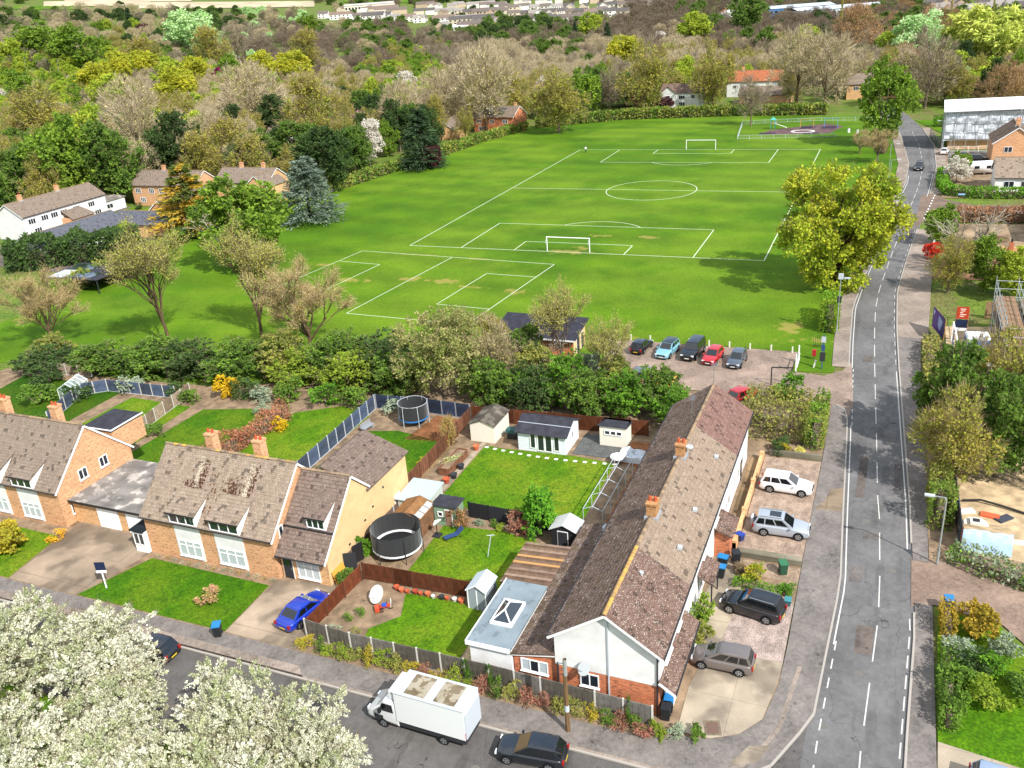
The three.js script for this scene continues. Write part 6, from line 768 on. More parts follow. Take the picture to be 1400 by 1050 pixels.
// hedge block at the car park entrance
hedge('hedge', 'broad olive hedge block between the terrace drives and the car park', 'hedge', [[5, 39.6], [5, 46.6]], 6.4, 2.8, OL.concat([0x74683e, 0x5c5c34]), { per: 26, len: 0.26, wid: 0.1, seed: 21, wild: 0.7 }); hedge('hedge', 'upright green hedge row beside the pavement by the car park', 'hedge', [[9, 38.6], [9.1, 47.6]], 1.3, 2.6, HG.concat(OL), { per: 30, len: 0.24, wid: 0.1, seed: 22, wild: 0.5 });
bush('shrub', 'bright green shrub on top corner of the hedge block', [5.6, 49, 0], 2.3, 1.8, 3.2, HG, { cards: 1600 }); bush('shrub', 'dark shrub below yellow flowers at hedge foot', [6, 38], 1.8, 0.8, 1.2, DK); bush('shrub', 'yellow flowering shrub at the foot of the hedge block', [6.4, 37.4, 0.1], 1.3, 0.6, 0.9, YL); bush('shrub', 'pale variegated shrub beside the yellow flowering shrub', [8, 37.5, 0.1], 0.9, 0.5, 0.7, [0xb8b060, 0xc8c07c, 0x9a9a48]);
hedge('hedge', 'tall bright green hedge beside the road below the oak', 'hedge', [[7.9, 70.6], [7.7, 78]], 1.7, 3.2, HG.concat(LM), { per: 26, len: 0.3, wid: 0.12, seed: 24, wild: 0.5 });
// front of the terrace
bush('shrub', 'golden shrub in the border between two front drives', [6.9, 16.4, 0.1], 1.15, 0.8, 1.4, YL.concat(LM), { cards: 1400, len: 0.14, wid: 0.07 }); hedge('hedge', 'low green box hedge beside golden shrub', 'hedge', [[5.4, 15.6], [8.9, 15.3]], 0.9, 0.6, HG, { per: 70, len: 0.14, wid: 0.06, seed: 31 }); bush('shrub', 'bright green low shrub at drive edge by the pavement', [9.3, 15.6, 0.1], 0.6, 0.9, 0.8, HG); bush('shrub', 'purple tinged shrub beside the front path', [5.6, 17.2, 0.1], 0.6, 0.6, 0.9, [0x6a5a4c, 0x7a6a50]);
bush('shrub', 'bright green climbing shrub against the front wall of terrace', [4.1, 10.6, 0.05], 0.7, 1.5, 2.1, HG.concat(LM), { cards: 1500, len: 0.16 }); bush('shrub', 'olive shrub beside the front path of terrace', [4.4, 8.6, 0.05], 0.8, 0.9, 1.6, OL); bush('shrub', 'small lime shrub near grey car', [4.4, 7.2, 0.05], 0.4, 0.5, 0.8, LM);
for (const [u, v, c, l] of [[4.6, -0.4, GY, 'grey green low shrub at the street corner bed'], [5.9, -0.1, GR, 'small green shrub at the street corner bed'], [3.6, -0.7, LM, 'lime low shrub at the street corner bed'], [2.6, -1, BR, 'bronze low shrub at the street corner bed']]) bush('shrub', l, [u, v, 0.08], 0.8, 0.45, 0.8, c);
{ const R = rng(88), pal = [[BR, 'bronze'], [OL, 'olive'], [GR, 'green'], [LM, 'lime'], [BR, 'bronze'], [YL, 'yellow green']]; for (let k = 0; k < 24; k++) { const u = -22 + k * 1.06, [c, n] = pal[Math.floor(R() * pal.length)]; bush('shrub', n + ' shrub in the planted strip below the grey street fence', [u, -0.62 + (R() - 0.5) * 0.2, 0.06], 0.75 + R() * 0.25, 0.5, 0.7 + R() * 0.7, c, { cards: 800, len: 0.15, wid: 0.06, twig: n === 'bronze' ? 0.3 : 0.08, tcols: [0x8a7458], group: 'shrubs below the street fence' }); } for (const [u, l] of [[-9.5, 'ivy mat climbing over the street fence near the flat roofed extension'], [-7.8, 'ivy clump hanging on the street fence'], [1.6, 'ivy growing on street fence below white gable']]) bush('ivy', l, [u, -0.12, 0.2], 0.8, 0.22, 1.7, HG, { cards: 800, len: 0.14, cat: 'ivy' }); }
// gardens
{ const P = { R: 2, H0: 0.1, H1: 5.4, lobes: 18, cards: 3000, len: 0.24, wid: 0.11, cols: [0x4d7a1c, 0x5c8c22, 0x3f6818], seed: 51, taper: 0.55 }, c = crownGeo(P), t = thing('garden_tree', 'bright green conical tree behind the black garden shed', 'tree', [-10.9, 17.6, 0.05]); addMesh('trunk', trunkGeo(P, c.lobes, 0.1, 6, 3), barkMat, t); addMesh('crown', c.geo, leafMat, t); }
bush('shrub', 'red brown shrub left of the bright green conical tree', [-13, 17.6], 1.2, 1.2, 2, BR, { twig: 0.2 }); bush('shrub', 'rounded rust coloured shrub beside the dark fence', [-18.2, 17, 0.05], 0.9, 0.8, 1.9, [0x8a6a44, 0x7c5c3c, 0x96784c], { twig: 0.4, tcols: [0x8a6448] }); for (const [u, v, c] of [[-16.6, 17.6, GY], [-15.4, 17.9, GR], [-14.6, 17.4, LM]]) bush('shrub', 'low border plant below the dark garden fence', [u, v], 0.6, 0.4, 0.6, c, { group: 'border plants below the dark fence' });
for (const [u, v, c, r, l] of [[-21.2, 1.4, GY, 0.8, 'grey lavender clump in the bare earth border'], [-20.6, 3, GR, 0.6, 'leafy green clump in the bare earth border'], [-20.2, 3.8, HG, 0.6, 'bright green clump in the bare earth border'], [-19.3, 1.7, OL, 0.5, 'small olive clump in the bare earth border']]) bush('plant', l, [u, v], r, r * 0.8, 0.7, c, { cards: 400, len: 0.18, cat: 'plant' });
bush('shrub', 'dark green shrub between blue car and brown fence', [-23.4, 6.9], 1, 0.8, 1.5, GR, { cards: 1200 }); bush('shrub', 'leafy climber beside the big trampoline', [-24, 10.6], 0.5, 1.3, 2, HG); bush('shrub', 'pink flowering rounded shrub on the front lawn', [-32.6, 1.7, 0.1], 1.15, 0.9, 1.3, [0xa07a5c, 0xb08a74, 0x7c7a3c], { cards: 1500, len: 0.13 }); bush('shrub', 'big round yellow shrub on the corner front lawn', [-54.9, 2.2, 0.1], 2.1, 1.8, 3, YL, { cards: 3000, len: 0.16, lobes: 24 }); bush('shrub', 'low orange yellow flowering clump beside driveway', [-52.2, 4.7, 0.1], 0.9, 0.7, 0.9, [0xc09420, 0xb88a1e, 0x8a8c28], { cards: 900, len: 0.13 });
{ const R = rng(5); for (let k = 0; k < 15; k++) { const u = -41 + k * 0.84; bush('flower_clump', 'small flower clump in the bed under the bay windows', [u, 5.15 + R() * 0.25, 0.08], 0.36, 0.22, 0.36, [[0xb8b0a0, 0xa8a090, 0x788a4c], [0xb08858, 0x6c7c34], GY][k % 3], { cards: 260, len: 0.12, wid: 0.06, cat: 'plant', group: 'flower clumps under the bay windows' }); } }
hedge('hedge', 'copper red beech hedge between two back gardens', 'hedge', [[-47.8, 17.5], [-47.4, 24], [-46.6, 31.5]], 1.6, 2.2, [0x8a5840, 0x9a6850, 0x7c4c38, 0x6c6a3a], { per: 30, len: 0.22, wid: 0.1, seed: 41, wild: 0.6 }); bush('shrub', 'bright yellow forsythia at the end of the lawn', [-57.4, 34.4], 1.9, 1.5, 2.6, [0xa88c14, 0xb0941a, 0x98820f], { cards: 1800 }); bush('shrub', 'small round yellow shrub beside copper hedge', [-45.6, 28.6], 1.1, 1, 1.5, [0xa88c14, 0xb0941a, 0x9a8c14], { cards: 1000 }); bush('shrub', 'yellow flower border on the paved edge of the small trampoline garden', [-26.4, 26.6], 0.5, 1.4, 0.7, YL, { cards: 700 }); bush('shrub', 'wispy bronze shrub tree beside the brown fence', [-26, 30.6], 0.9, 0.9, 3, [0xa08c4c, 0x8c7c44], { twig: 0.5, tcols: [0xa08a60] });
for (const [u, v, r, h, c] of [[-61, 32.4, 1.4, 1.8, GR], [-64, 33, 1.6, 2, DK], [-55, 35.5, 2, 2.6, DK], [-52.4, 34.6, 1.6, 2, GY], [-50, 31.6, 1, 1.4, GY], [-58.6, 24, 1.3, 1.4, GR], [-59.4, 20.4, 1, 1.2, GY], [-71, 33, 1.8, 2.2, GY], [-76, 30, 2, 2, DK], [-80, 27, 2.4, 2.4, GR], [-84, 32, 2.4, 2.6, DK], [-44, 36, 2.2, 2.8, HG], [-40.4, 36.4, 2, 2.6, GR], [-49, 36, 2, 2.8, GR], [-74, 22, 1.6, 1.6, GR], [-35, 36.2, 1.6, 2, GY]]) bush('shrub', (c === DK ? 'dark green' : c === GY ? 'grey green' : c === HG ? 'bright green' : 'green') + ' shrub in the back garden borders', [u, v], r, r, h, c, { cards: 900, group: 'back garden border shrubs' });
// the pale whitebeams at the street's near side
{ const W = [0xaaa894, 0xb6b4a6, 0x989a78, 0xbebcb0, 0x78824e]; const mk = [0, 1].map((k) => { const P = { R: 4.2, H0: 0.8, H1: 8.6, lobes: 95, cards: 44000, len: 0.135, wid: 0.058, cols: W, seed: 61 + k, twig: 0.1, lobe: 0.72, spray: 9, jit: 0.17, droop: 0.5, tlen: 0.6, twid: 0.012, tcols: [0x6a5c4c] }, c = crownGeo(P); return [c.geo, trunkGeo(P, c.lobes, 0.2, 12, 3 + k)]; });
  [[-37, -11, 1.05], [-30.4, -10.6, 1.08], [-26.4, -13, 0.86], [-36, -17.6, 1], [-19.4, -11.4, 0.98], [-29.4, -18, 1], [-23, -17, 0.95], [-42.6, -14.5, 1], [-15.2, -10.9, 0.86], [-12.4, -12.6, 0.8], [-17, -15.6, 0.95]].forEach(([u, v, s], k) => { const t = thing('whitebeam_tree', ['pale whitebeam across the street from the brick house with a gable door', 'tall pale whitebeam across the street from the sale board', 'small pale whitebeam opposite the blue lidded pavement bin', 'pale whitebeam behind the one facing the sale board lawn', 'pale whitebeam opposite the blue car drive', 'pale whitebeam deep in the verge behind the dark parked car', 'pale whitebeam deep in the verge facing the blue car drive', 'outermost pale whitebeam opposite the round yellow shrub', 'pale whitebeam next to the front of the white van', 'small pale whitebeam nearest to the white van', 'pale whitebeam behind the two by the white van'][k], 'tree', [u, v, 0], k * 1.7, 'whitebeams along the side street'), g = mk[k % 2]; const a = addMesh('trunk', g[1], barkMat, t), c = addMesh('crown', g[0], leafMat, t); a.scale.setScalar(s * 0.93); c.scale.setScalar(s * 0.93); }); struct('grass_verge', new MB().slab([[-120, -40], [6, -40], [6, -10.4], [-120, -10.4]], 0, 0.08), M.lawn); }
// east side of the road
const eastTrees = [[20.8, 34.4, 7.4, 9.6, 'olive', 'green olive tree hanging over the pavement near the lamp post'], [20.6, 42.6, 7.4, 10.4, 'mid', 'ivy clad green tree overhanging the east pavement'], [25, 45.5, 8, 11, 'olive', 'big olive tree over the building site'], [28.4, 47, 6.5, 9, 'olive', 'second olive tree deeper in the building site'], [24.4, 37.6, 6.5, 9.6, 'mid', 'ivy covered tree beside the site hoarding'], [28, 36.6, 5, 7.5, 'grey', 'bare tree over the excavated ground'], [33, 42, 6, 8, 'olive', 'olive tree at the far side of the excavated ground'], [22.4, 40.6, 4, 7.4, 'grey', 'bare grey tree between the ivy clad trees'], [21.4, 115.5, 6.4, 6.6, 'green', 'round green tree at the road corner by the yard gate'], [22, 90, 6, 8, 'olive', 'olive tree beside the purple hoarding'], [26.6, 91.5, 6, 7.5, 'green', 'green tree right of the white barked leafless tree'], [30, 88, 6, 7, 'lime', 'lime green tree above the scaffolded building site'], [34.6, 93, 6, 8.5, 'dark', 'dark tree at the end of the pink drive'], [24, 97, 5, 6, 'grey', 'bare shrubby tree over the pink drive'], [26.6, 171, 5.6, 5, 'green', 'rounded green tree beside parked caravan'], [25.6, 163, 5, 5, 'white', 'white blossom tree inside the clipped road hedge'], [27.4, 42, 6.4, 9.4, 'mid', 'ivy green tree between the two olive trees on the site'], [23, 49.4, 5, 8, 'grey', 'bare grey tree at the end of blue hoarding'], [31.6, 48, 7, 9.4, 'olive', 'third olive tree near the scaffold'], [-29, 50.4, 5.6, 6.8, 'olive', 'olive tree in front of the pavilion wall'], [-24.4, 49.6, 5, 6.4, 'mid', 'mid green tree in front of the pavilion end'], [22.6, 51, 3.6, 5, 'mid', 'small green tree behind blue hoarding']];
for (const [u, v, W, H, k, l] of eastTrees) plant(k, u, v, H, W, KIND[k] && kindWords[k][0], l);
bush('shrub', 'scarlet red shrub at the roadside near the yard', [20.8, 106], 2, 1.6, 2.6, RD, { cards: 1400 }); hedge('hedge', 'clipped green hedge curving round the side road corner', 'hedge', [[23.2, 170], [22.8, 158], [24, 151.4], [28, 149.6], [60, 151]], 1.7, 1.9, HG, { per: 14, len: 0.4, wid: 0.16, seed: 61, wild: 0.15 }); hedge('hedge', 'tall brown beech hedge along the side road', 'hedge', [[24.6, 130.4], [60, 133]], 2, 2.5, [0x7c5a40, 0x8c6a4c, 0x6c4c36], { per: 14, len: 0.4, wid: 0.16, seed: 62, wild: 0.1 });
hedge('hedge', 'low ivy covered hedge beside the blue site hoarding', 'hedge', [[19.5, 48], [19.6, 69]], 1.5, 1.5, OL.concat([0x7c6c4c]), { per: 22, len: 0.3, wid: 0.12, seed: 63, wild: 0.5 }); hedge('hedge', 'low green planting along the access lane beside blue sheet', 'hedge', [[20.6, 24], [25.4, 21.6], [40, 18.6]], 2, 1.1, GR.concat(GY), { per: 26, len: 0.25, wid: 0.1, seed: 64, wild: 0.7 });
hedge('hedge', 'golden clipped conifer hedge at the corner of the access lane', 'hedge', [[19.9, 16.2], [20, 13.6]], 0.9, 1.8, [0x84701f, 0x907a26, 0x766a20], { per: 50, len: 0.16, wid: 0.07, seed: 65, wild: 0.2 }); bush('shrub', 'large domed golden conifer shrub at the lane corner', [21.9, 14.9], 1.6, 1.5, 2.2, [0x84701f, 0x907a26, 0x766a20], { cards: 2600, len: 0.14, lobes: 26 });
for (const [u, v, r, h, c, l] of [[20.6, 12, 1.1, 1.8, GY, 'grey green shrub below the golden hedge'], [21.4, 10.6, 1.2, 1.8, DK, 'dark green shrub inside the roadside garden'], [20.2, 9.4, 1.2, 1.6, GR, 'green shrub leaning over the pavement'], [22.6, 11, 1.2, 1.8, HG, 'bright green shrub beside the roadside lawn'], [24.4, 9.6, 1.6, 1.8, GR, 'spreading green shrub on roadside lawn'], [20.2, 6.6, 1, 1.8, GR, 'green shrub at the end of roadside hedge'], [22, 8.2, 1.2, 1.5, LM, 'lime shrub in roadside garden'], [26.4, 8.6, 1.4, 1.6, DK, 'dark shrub at the shady end of roadside lawn'], [23.4, 13.3, 1, 1.6, GY, 'pale grey shrub behind domed golden conifer']]) bush('shrub', l, [u, v], r, r, h, c, { cards: 1200 });
hedge('hedge', 'low dark hedge along the east pavement', 'hedge', [[19.8, 5], [19.9, 11.6]], 1, 1.5, GR, { per: 40, len: 0.2, wid: 0.08, seed: 66, wild: 0.5 });
hedge('hedge', 'tall ivy hedge on the east pavement below olive tree', 'hedge', [[19.8, 27.5], [19.7, 33.6]], 1.4, 3, OL.concat(GR), { per: 28, len: 0.25, wid: 0.1, seed: 67, wild: 0.7 });
hedge('hedge', 'square clipped green hedge beside the road past scaffold', 'hedge', [[22.8, 238], [30, 239], [34, 240]], 2.4, 2.4, HG, { per: 10, len: 0.5, wid: 0.2, seed: 68, wild: 0.1 }); hedge('hedge', 'red brown rough hedge at the foot of the roadside bank', 'hedge', [[10.4, 196], [11, 204], [9.6, 214]], 1.2, 1.4, [0x6a5848, 0x5c4c3e, 0x746a48], { per: 14, len: 0.4, wid: 0.12, seed: 69, wild: 0.8 });

// ---------------------------------------------------------------- vehicles; each in its own frame: x forward, y to its left, origin on the ground under its middle
const paintMat = (c, o = {}) => new THREE.MeshPhysicalMaterial({ color: c, roughness: 0.32, clearcoat: 1, clearcoatRoughness: 0.04, metalness: 0.15, side: THREE.DoubleSide, ...o });
const carGlass = new THREE.MeshPhysicalMaterial({ color: 0x14181c, roughness: 0.05, clearcoat: 1, clearcoatRoughness: 0.02, side: THREE.DoubleSide }), tailRed = mat(0xa01410, 0.3), lampClear = mat(0xdfe4e6, 0.15), plateY = mat(0xd8b82a, 0.5), plateW = mat(0xe6e6e0, 0.5), rimMat = mat(0xb0b3b6, 0.35, { metalness: 0.7 });
const tyreGeo = (() => { const b = new MB(), n = 20, prof = [[0.22, -0.1], [0.3, -0.11], [0.33, -0.08], [0.33, 0.08], [0.3, 0.11], [0.22, 0.1]]; for (let k = 0; k < n; k++) for (let j = 0; j + 1 < prof.length; j++) { const P = (a, [r, y]) => [r * Math.cos(a), y, r * Math.sin(a)], a0 = k / n * 6.28319, a1 = (k + 1) / n * 6.28319; b.quad(P(a0, prof[j]), P(a1, prof[j]), P(a1, prof[j + 1]), P(a0, prof[j + 1])); } return b.geo(); })();
const rimGeo = (() => { const b = new MB(); for (const s of [-1, 1]) { for (let k = 0; k < 5; k++) { const a = k / 5 * 6.28319, w = 0.3, y = s * 0.095; const P = (r, t, d = 0) => [r * Math.cos(t), y + d * s, r * Math.sin(t)]; b.quad(P(0.04, a - w * 2), P(0.215, a - w), P(0.215, a + w), P(0.04, a + w * 2)); b.tri(P(0.06, a - 0.7, 0.012), P(0.06, a + 0.7, 0.012), P(0, 0, 0.012)); } for (let k = 0; k < 16; k++) { const a0 = k / 16 * 6.28319, a1 = (k + 1) / 16 * 6.28319, y = s * 0.1; b.quad([0.195 * Math.cos(a0), y, 0.195 * Math.sin(a0)], [0.225 * Math.cos(a0), y, 0.225 * Math.sin(a0)], [0.225 * Math.cos(a1), y, 0.225 * Math.sin(a1)], [0.195 * Math.cos(a1), y, 0.195 * Math.sin(a1)]); } } return b.geo(); })();
const hubGeo = (() => { const b = new MB(); for (let k = 0; k < 16; k++) { const a0 = k / 16 * 6.28319, a1 = (k + 1) / 16 * 6.28319; for (const y of [-0.06, 0.06]) b.tri([0, y, 0], [0.22 * Math.cos(a0), y, 0.22 * Math.sin(a0)], [0.22 * Math.cos(a1), y, 0.22 * Math.sin(a1)]); } return b.geo(); })();
function wheel(t, x, y, r) { const g = new THREE.Group(); g.name = 'wheel'; g.position.set(x, r, -y); g.scale.setScalar(r / 0.33); t.add(g); addMesh('tyre', tyreGeo, M.rubber, g); addMesh('rim', rimGeo, rimMat, g); addMesh('brake_disc', hubGeo, M.charcoal, g); }
function loft(rings, m, name, parent, creased) { const P = [], I = [], n = rings[0].length; rings.forEach((r) => r.forEach(([x, y, h]) => P.push(x, h, -y))); for (let i = 0; i + 1 < rings.length; i++) for (let j = 0; j < n; j++) { const a = i * n + j, b = i * n + (j + 1) % n, c = a + n, d = b + n; I.push(a, c, d, a, d, b); } for (const [i0, s] of [[0, 1], [(rings.length - 1) * n, -1]]) for (let j = 1; j + 1 < n; j++) I.push(...(s > 0 ? [i0, i0 + j, i0 + j + 1] : [i0, i0 + j + 1, i0 + j])); const g = new THREE.BufferGeometry(); g.setAttribute('position', new THREE.Float32BufferAttribute(P, 3)); g.setAttribute('uv', new THREE.Float32BufferAttribute(new Float32Array(P.length / 3 * 2), 2)); g.setIndex(I); g.computeVertexNormals(); return addMesh(name, g, m, parent); }
const SHAPES = {
  hatch: { L: 4.1, W: 1.74, H: 1.5, cab: [0.03, 0.13, 0.5, 0.72], deck: 0 }, suv: { L: 4.5, W: 1.86, H: 1.68, cab: [0.02, 0.09, 0.53, 0.72], deck: 0, r: 0.36 }, sedan: { L: 4.6, W: 1.82, H: 1.42, cab: [0.12, 0.28, 0.54, 0.74], deck: 0.13 }, mpv: { L: 4.1, W: 1.7, H: 1.54, cab: [0.02, 0.09, 0.53, 0.78], deck: 0 }, tall: { L: 4.9, W: 1.95, H: 1.85, cab: [0.01, 0.05, 0.58, 0.74], deck: 0, r: 0.37 },
};
function car(label, at, deg, color, kind, o = {}) {
  const S = { ...SHAPES[kind], ...o }, t = thing('car', label, 'car', [at[0], at[1], at[2] ?? 0.1], deg * Math.PI / 180, o.group), { L, W, H } = S, pm = paintMat(color, o.flat ? { metalness: 0 } : {}), bt = H * 0.6, X = (f) => (f - 0.5) * L;
  const top = (f) => f < 0.015 ? bt * 0.7 : S.deck && f < S.cab[0] + 0.02 ? bt * (0.94 + f * 0.3) : f < S.cab[3] ? bt : f < 0.96 ? lerp(bt, bt * 0.83, Math.pow((f - S.cab[3]) / (0.96 - S.cab[3]), 1.4)) : lerp(bt * 0.83, bt * 0.55, (f - 0.96) / 0.04), hw = (f) => W / 2 * (f < 0.08 ? lerp(0.84, 0.97, sm(f / 0.08)) : f > 0.82 ? lerp(1, 0.8, sm((f - 0.82) / 0.18)) : lerp(0.97, 1, clamp((f - 0.08) / 0.2)));
  const rings = [0, 0.012, 0.04, 0.1, 0.2, 0.35, 0.5, 0.65, S.cab[3], 0.8, 0.87, 0.93, 0.965, 0.988, 1].map((f) => { const w = hw(f), y = top(f), b = f < 0.02 || f > 0.985 ? 0.3 : 0.2, q = [[w * 0.9, b], [w * 0.99, b + 0.12], [w, lerp(b, y, 0.5)], [w * 0.985, y - 0.14], [w * 0.95, y - 0.04], [w * 0.8, y], [w * 0.35, y + 0.025]]; return [...q.map(([a, h]) => [X(f), a, h]), ...q.slice().reverse().map(([a, h]) => [X(f), -a, h])]; });
  const body = loft(rings, pm, 'body', t);
  const [rb, rt, ft, fb] = S.cab.map(X), wb = W / 2 * 0.93, wt = W / 2 * 0.74, b0 = bt - 0.02, ht = H - 0.05;
  const cr = [[rb, wb * 0.94, b0], [lerp(rb, rt, 0.9), wt * 0.98, ht - 0.03], [rt + 0.12, wt, ht], [lerp(rt, ft, 0.5), wt * 1.02, ht + 0.05], [ft - 0.1, wt, ht + 0.01], [ft + 0.06, wt * 0.99, ht - 0.04], [fb, wb * 0.9, b0]];
  const cab = new MB(); for (const s of [1, -1]) { const Q = (x, y, h) => [x, s * y, h]; cab.quad(Q(rb, wb * 0.94, b0), Q(fb, wb * 0.94, b0), Q(ft, wt, ht), Q(rt, wt, ht)); } cab.quad([rb, -wb * 0.94, b0], [rb, wb * 0.94, b0], [rt, wt, ht], [rt, -wt, ht]); cab.quad([fb, wb * 0.94, b0], [fb, -wb * 0.94, b0], [ft, -wt, ht], [ft, wt, ht]); cab.build('cabin', pm, t);
  const roof = []; for (let i = 0; i <= 6; i++) { const x = lerp(rt - 0.03, ft + 0.04, i / 6), c = Math.sin(i / 6 * Math.PI), r = []; for (let j = 0; j <= 6; j++) { const y = lerp(-1, 1, j / 6); r.push([x, y * wt * 1.0, ht + 0.006 + 0.05 * c * (1 - y * y * 0.6) + 0.02 * (1 - y * y)]); } r.push([x, wt, ht - 0.03], [x, -wt, ht - 0.03]); roof.push(r); } loft(roof, o.roof ? paintMat(o.roof) : pm, 'roof', t);
  if (o.sunroof) { new MB().box(lerp(rt, ft, 0.45), -wt * 0.55, ht + 0.07, lerp(rt, ft, 0.9), wt * 0.55, ht + 0.085).build('sunroof', carGlass, t); }
  // glazing, each pane a little proud of the shell
  const pane = (n, a, b, c, d, nx, ny, nz) => { const m = (p) => [p[0] + nx * 0.012, p[1] + ny * 0.012, p[2] + nz * 0.012]; new MB().quad(m(a), m(b), m(c), m(d)).build(n, carGlass, t); }, sp = (s, x, k) => { const y = lerp(wb * 0.94, wt, k) * s; return [x, y, lerp(b0, ht, k)]; }, ex = (k, f) => lerp(lerp(rb, rt, k), lerp(fb, ft, k), f);
  for (const s of [1, -1]) { const segs = kind === 'suv' || kind === 'tall' || kind === 'mpv' ? [[0.05, 0.27], [0.3, 0.57], [0.6, 0.9]] : [[0.12, 0.46], [0.5, 0.9]]; for (const [f0, f1] of segs) pane('side_window', sp(s, ex(0.14, f0), 0.14), sp(s, ex(0.14, f1), 0.14), sp(s, ex(0.86, Math.min(f1, 0.93)), 0.86), sp(s, ex(0.86, f0 + 0.02), 0.86), 0, s, 0.2); }
  const cross = (k, w, x0, x1) => [lerp(x0, x1, k), lerp(wb * 0.94, wt, k) * w, lerp(b0, ht, k)]; pane('windscreen', cross(0.08, 0.9, fb, ft), cross(0.08, -0.9, fb, ft), cross(0.92, -0.88, fb, ft), cross(0.92, 0.88, fb, ft), 0.7, 0, 0.7); pane('rear_window', cross(0.16, -0.86, rb, rt), cross(0.16, 0.86, rb, rt), cross(0.88, 0.86, rb, rt), cross(0.88, -0.86, rb, rt), -0.9, 0, 0.3);
  const r = S.r || 0.33; for (const x of [-L * 0.29, L * 0.31]) for (const s of [1, -1]) { const a = new MB(); for (let k = 0; k < 12; k++) { const t0 = k / 12 * Math.PI * 1.15 - 0.24, t1 = (k + 1) / 12 * Math.PI * 1.15 - 0.24, y = s * (W / 2 + 0.006); a.tri([x, y, r], [x + Math.cos(t0) * (r + 0.06), y, r + Math.sin(t0) * (r + 0.06)], [x + Math.cos(t1) * (r + 0.06), y, r + Math.sin(t1) * (r + 0.06)]); } a.build('wheel_arch', M.rubber, t); wheel(t, x, s * (W / 2 - 0.085), r); }
  for (const s of [1, -1]) { new MB().box(X(0.975) - 0.06, s * W * 0.33 - 0.17, bt * 0.62, X(0.985), s * W * 0.33 + 0.17, bt * 0.77).build('headlight', lampClear, t); new MB().box(X(0) - 0.012, s * W * 0.38 - 0.09, bt * 0.62, X(0.02), s * W * 0.38 + 0.09, bt * 0.95).build('tail_light', tailRed, t); new MB().box(fb - 0.28, s * (W / 2 + 0.07) - 0.09, bt + 0.0, fb - 0.14, s * (W / 2 + 0.07) + 0.09, bt + 0.13).build('mirror', pm, t); if (o.rails) new MB().bar([rt + 0.15, s * wt * 0.92, ht + 0.09], [ft - 0.1, s * wt * 0.92, ht + 0.09], 0.04).build('roof_rail', M.steel, t); }
  new MB().box(X(1) - 0.02, -0.26, bt * 0.36, X(1) + 0.015, 0.26, bt * 0.47).build('number_plate', plateW, t); new MB().box(X(0) - 0.016, -0.26, bt * 0.42, X(0) + 0.02, 0.26, bt * 0.53).build('number_plate', plateY, t); new MB().box(X(1) - 0.05, -W * 0.28, bt * 0.5, X(1) + 0.008, W * 0.28, bt * 0.7).build('grille', M.black, t);
  return t;
}
car('white crossover car on the tan gravel drive', [7.5, 30.5, 0.12], -2, 0xe8e9ea, 'suv', { H: 1.6 });
{ const t = car('silver four wheel drive with sunroof and rear spare wheel', [7.9, 23.6, 0.12], 1, 0xa4abb3, 'suv', { rails: true, sunroof: true }); new MB().box(-2.42, -0.33, 0.62, -2.2, 0.33, 1.24).build('spare_wheel', M.lgrey, t); }
car('black family car parked on pale pink gravel', [7.2, 12.7, 0.11], 169.5, 0x14161a, 'suv', { rails: true, H: 1.66 });
car('bronze grey hatchback parked on the concrete drive', [6.2, 6.6, 0.1], 180, 0x6e6662, 'mpv');
car('bright blue saloon with sunroof parked beside the brown fence', [-24.3, 2.5, 0.1], 80, 0x0c2f9e, 'sedan', { flat: true });
car('dark car half hidden by the whitebeam blossom', [-32.6, -4.6, 0.01], 180, 0x16191f, 'hatch'); car('black hatchback parked on the side street behind the white van', [-3.1, -4.7, 0.01], 186, 0x1c2026, 'hatch', { L: 4.3 });
car('black hatchback at the end of the car park row', [-13.4, 60.2, 0.02], 82, 0x0e1013, 'hatch', { group: undefined }); car('pale blue crossover with black roof in the car park row', [-10, 59.6, 0.02], -98, 0x7fb4c4, 'suv', { roof: 0x101214, H: 1.6 }); car('large black people carrier in the car park row', [-6.9, 59.9, 0.02], -97, 0x101317, 'tall'); car('bright red hatchback in the car park row', [-4.3, 58.8, 0.02], -98, 0xb8141c, 'hatch', { flat: true }); car('dark grey hatchback beside the red one in the car park', [-1.4, 58.4, 0.02], -95, 0x4c5660, 'hatch');
car('dark blue car parked behind the bright green thicket', [-14.4, 52.2, 0.02], 90, 0x28343e, 'hatch'); car('grey car hidden behind thicket in the car park', [-11.2, 51.6, 0.02], 88, 0x5c6468, 'hatch'); car('yellow car behind the thicket beside the terrace roof', [-7.9, 50.8, 0.02], 84, 0xc8a02c, 'hatch', { flat: true }); car('red car showing over the far end of the terrace roof', [0.9, 48.6, 0.06], 60, 0xb4161c, 'hatch', { flat: true });
car('black car driving along the main road past the scaffold', [18.7, 177, 0.014], -96, 0x15181b, 'suv'); car('silver blue car on the drive beside the roadside garden', [22.6, 1, 0.08], -8, 0x8e9eb4, 'hatch'); car('dark car parked on the forecourt below the scaffold', [28.6, 190, 0.06], 6, 0x23262b, 'hatch'); car('black car parked beside the brick house drive', [31, 186, 0.06], 4, 0x14171b, 'suv'); car('white car parked at the roadside below scaffold', [24.3, 196, 0.1], 80, 0xdedede, 'hatch'); car('pale silver car parked on the pink drive', [30.4, 100, 0.06], 20, 0xb8c4cc, 'hatch'); car('dark car beside the white terrace', [-154.6, 90, 0.02], 80, 0x1a1d22, 'hatch');
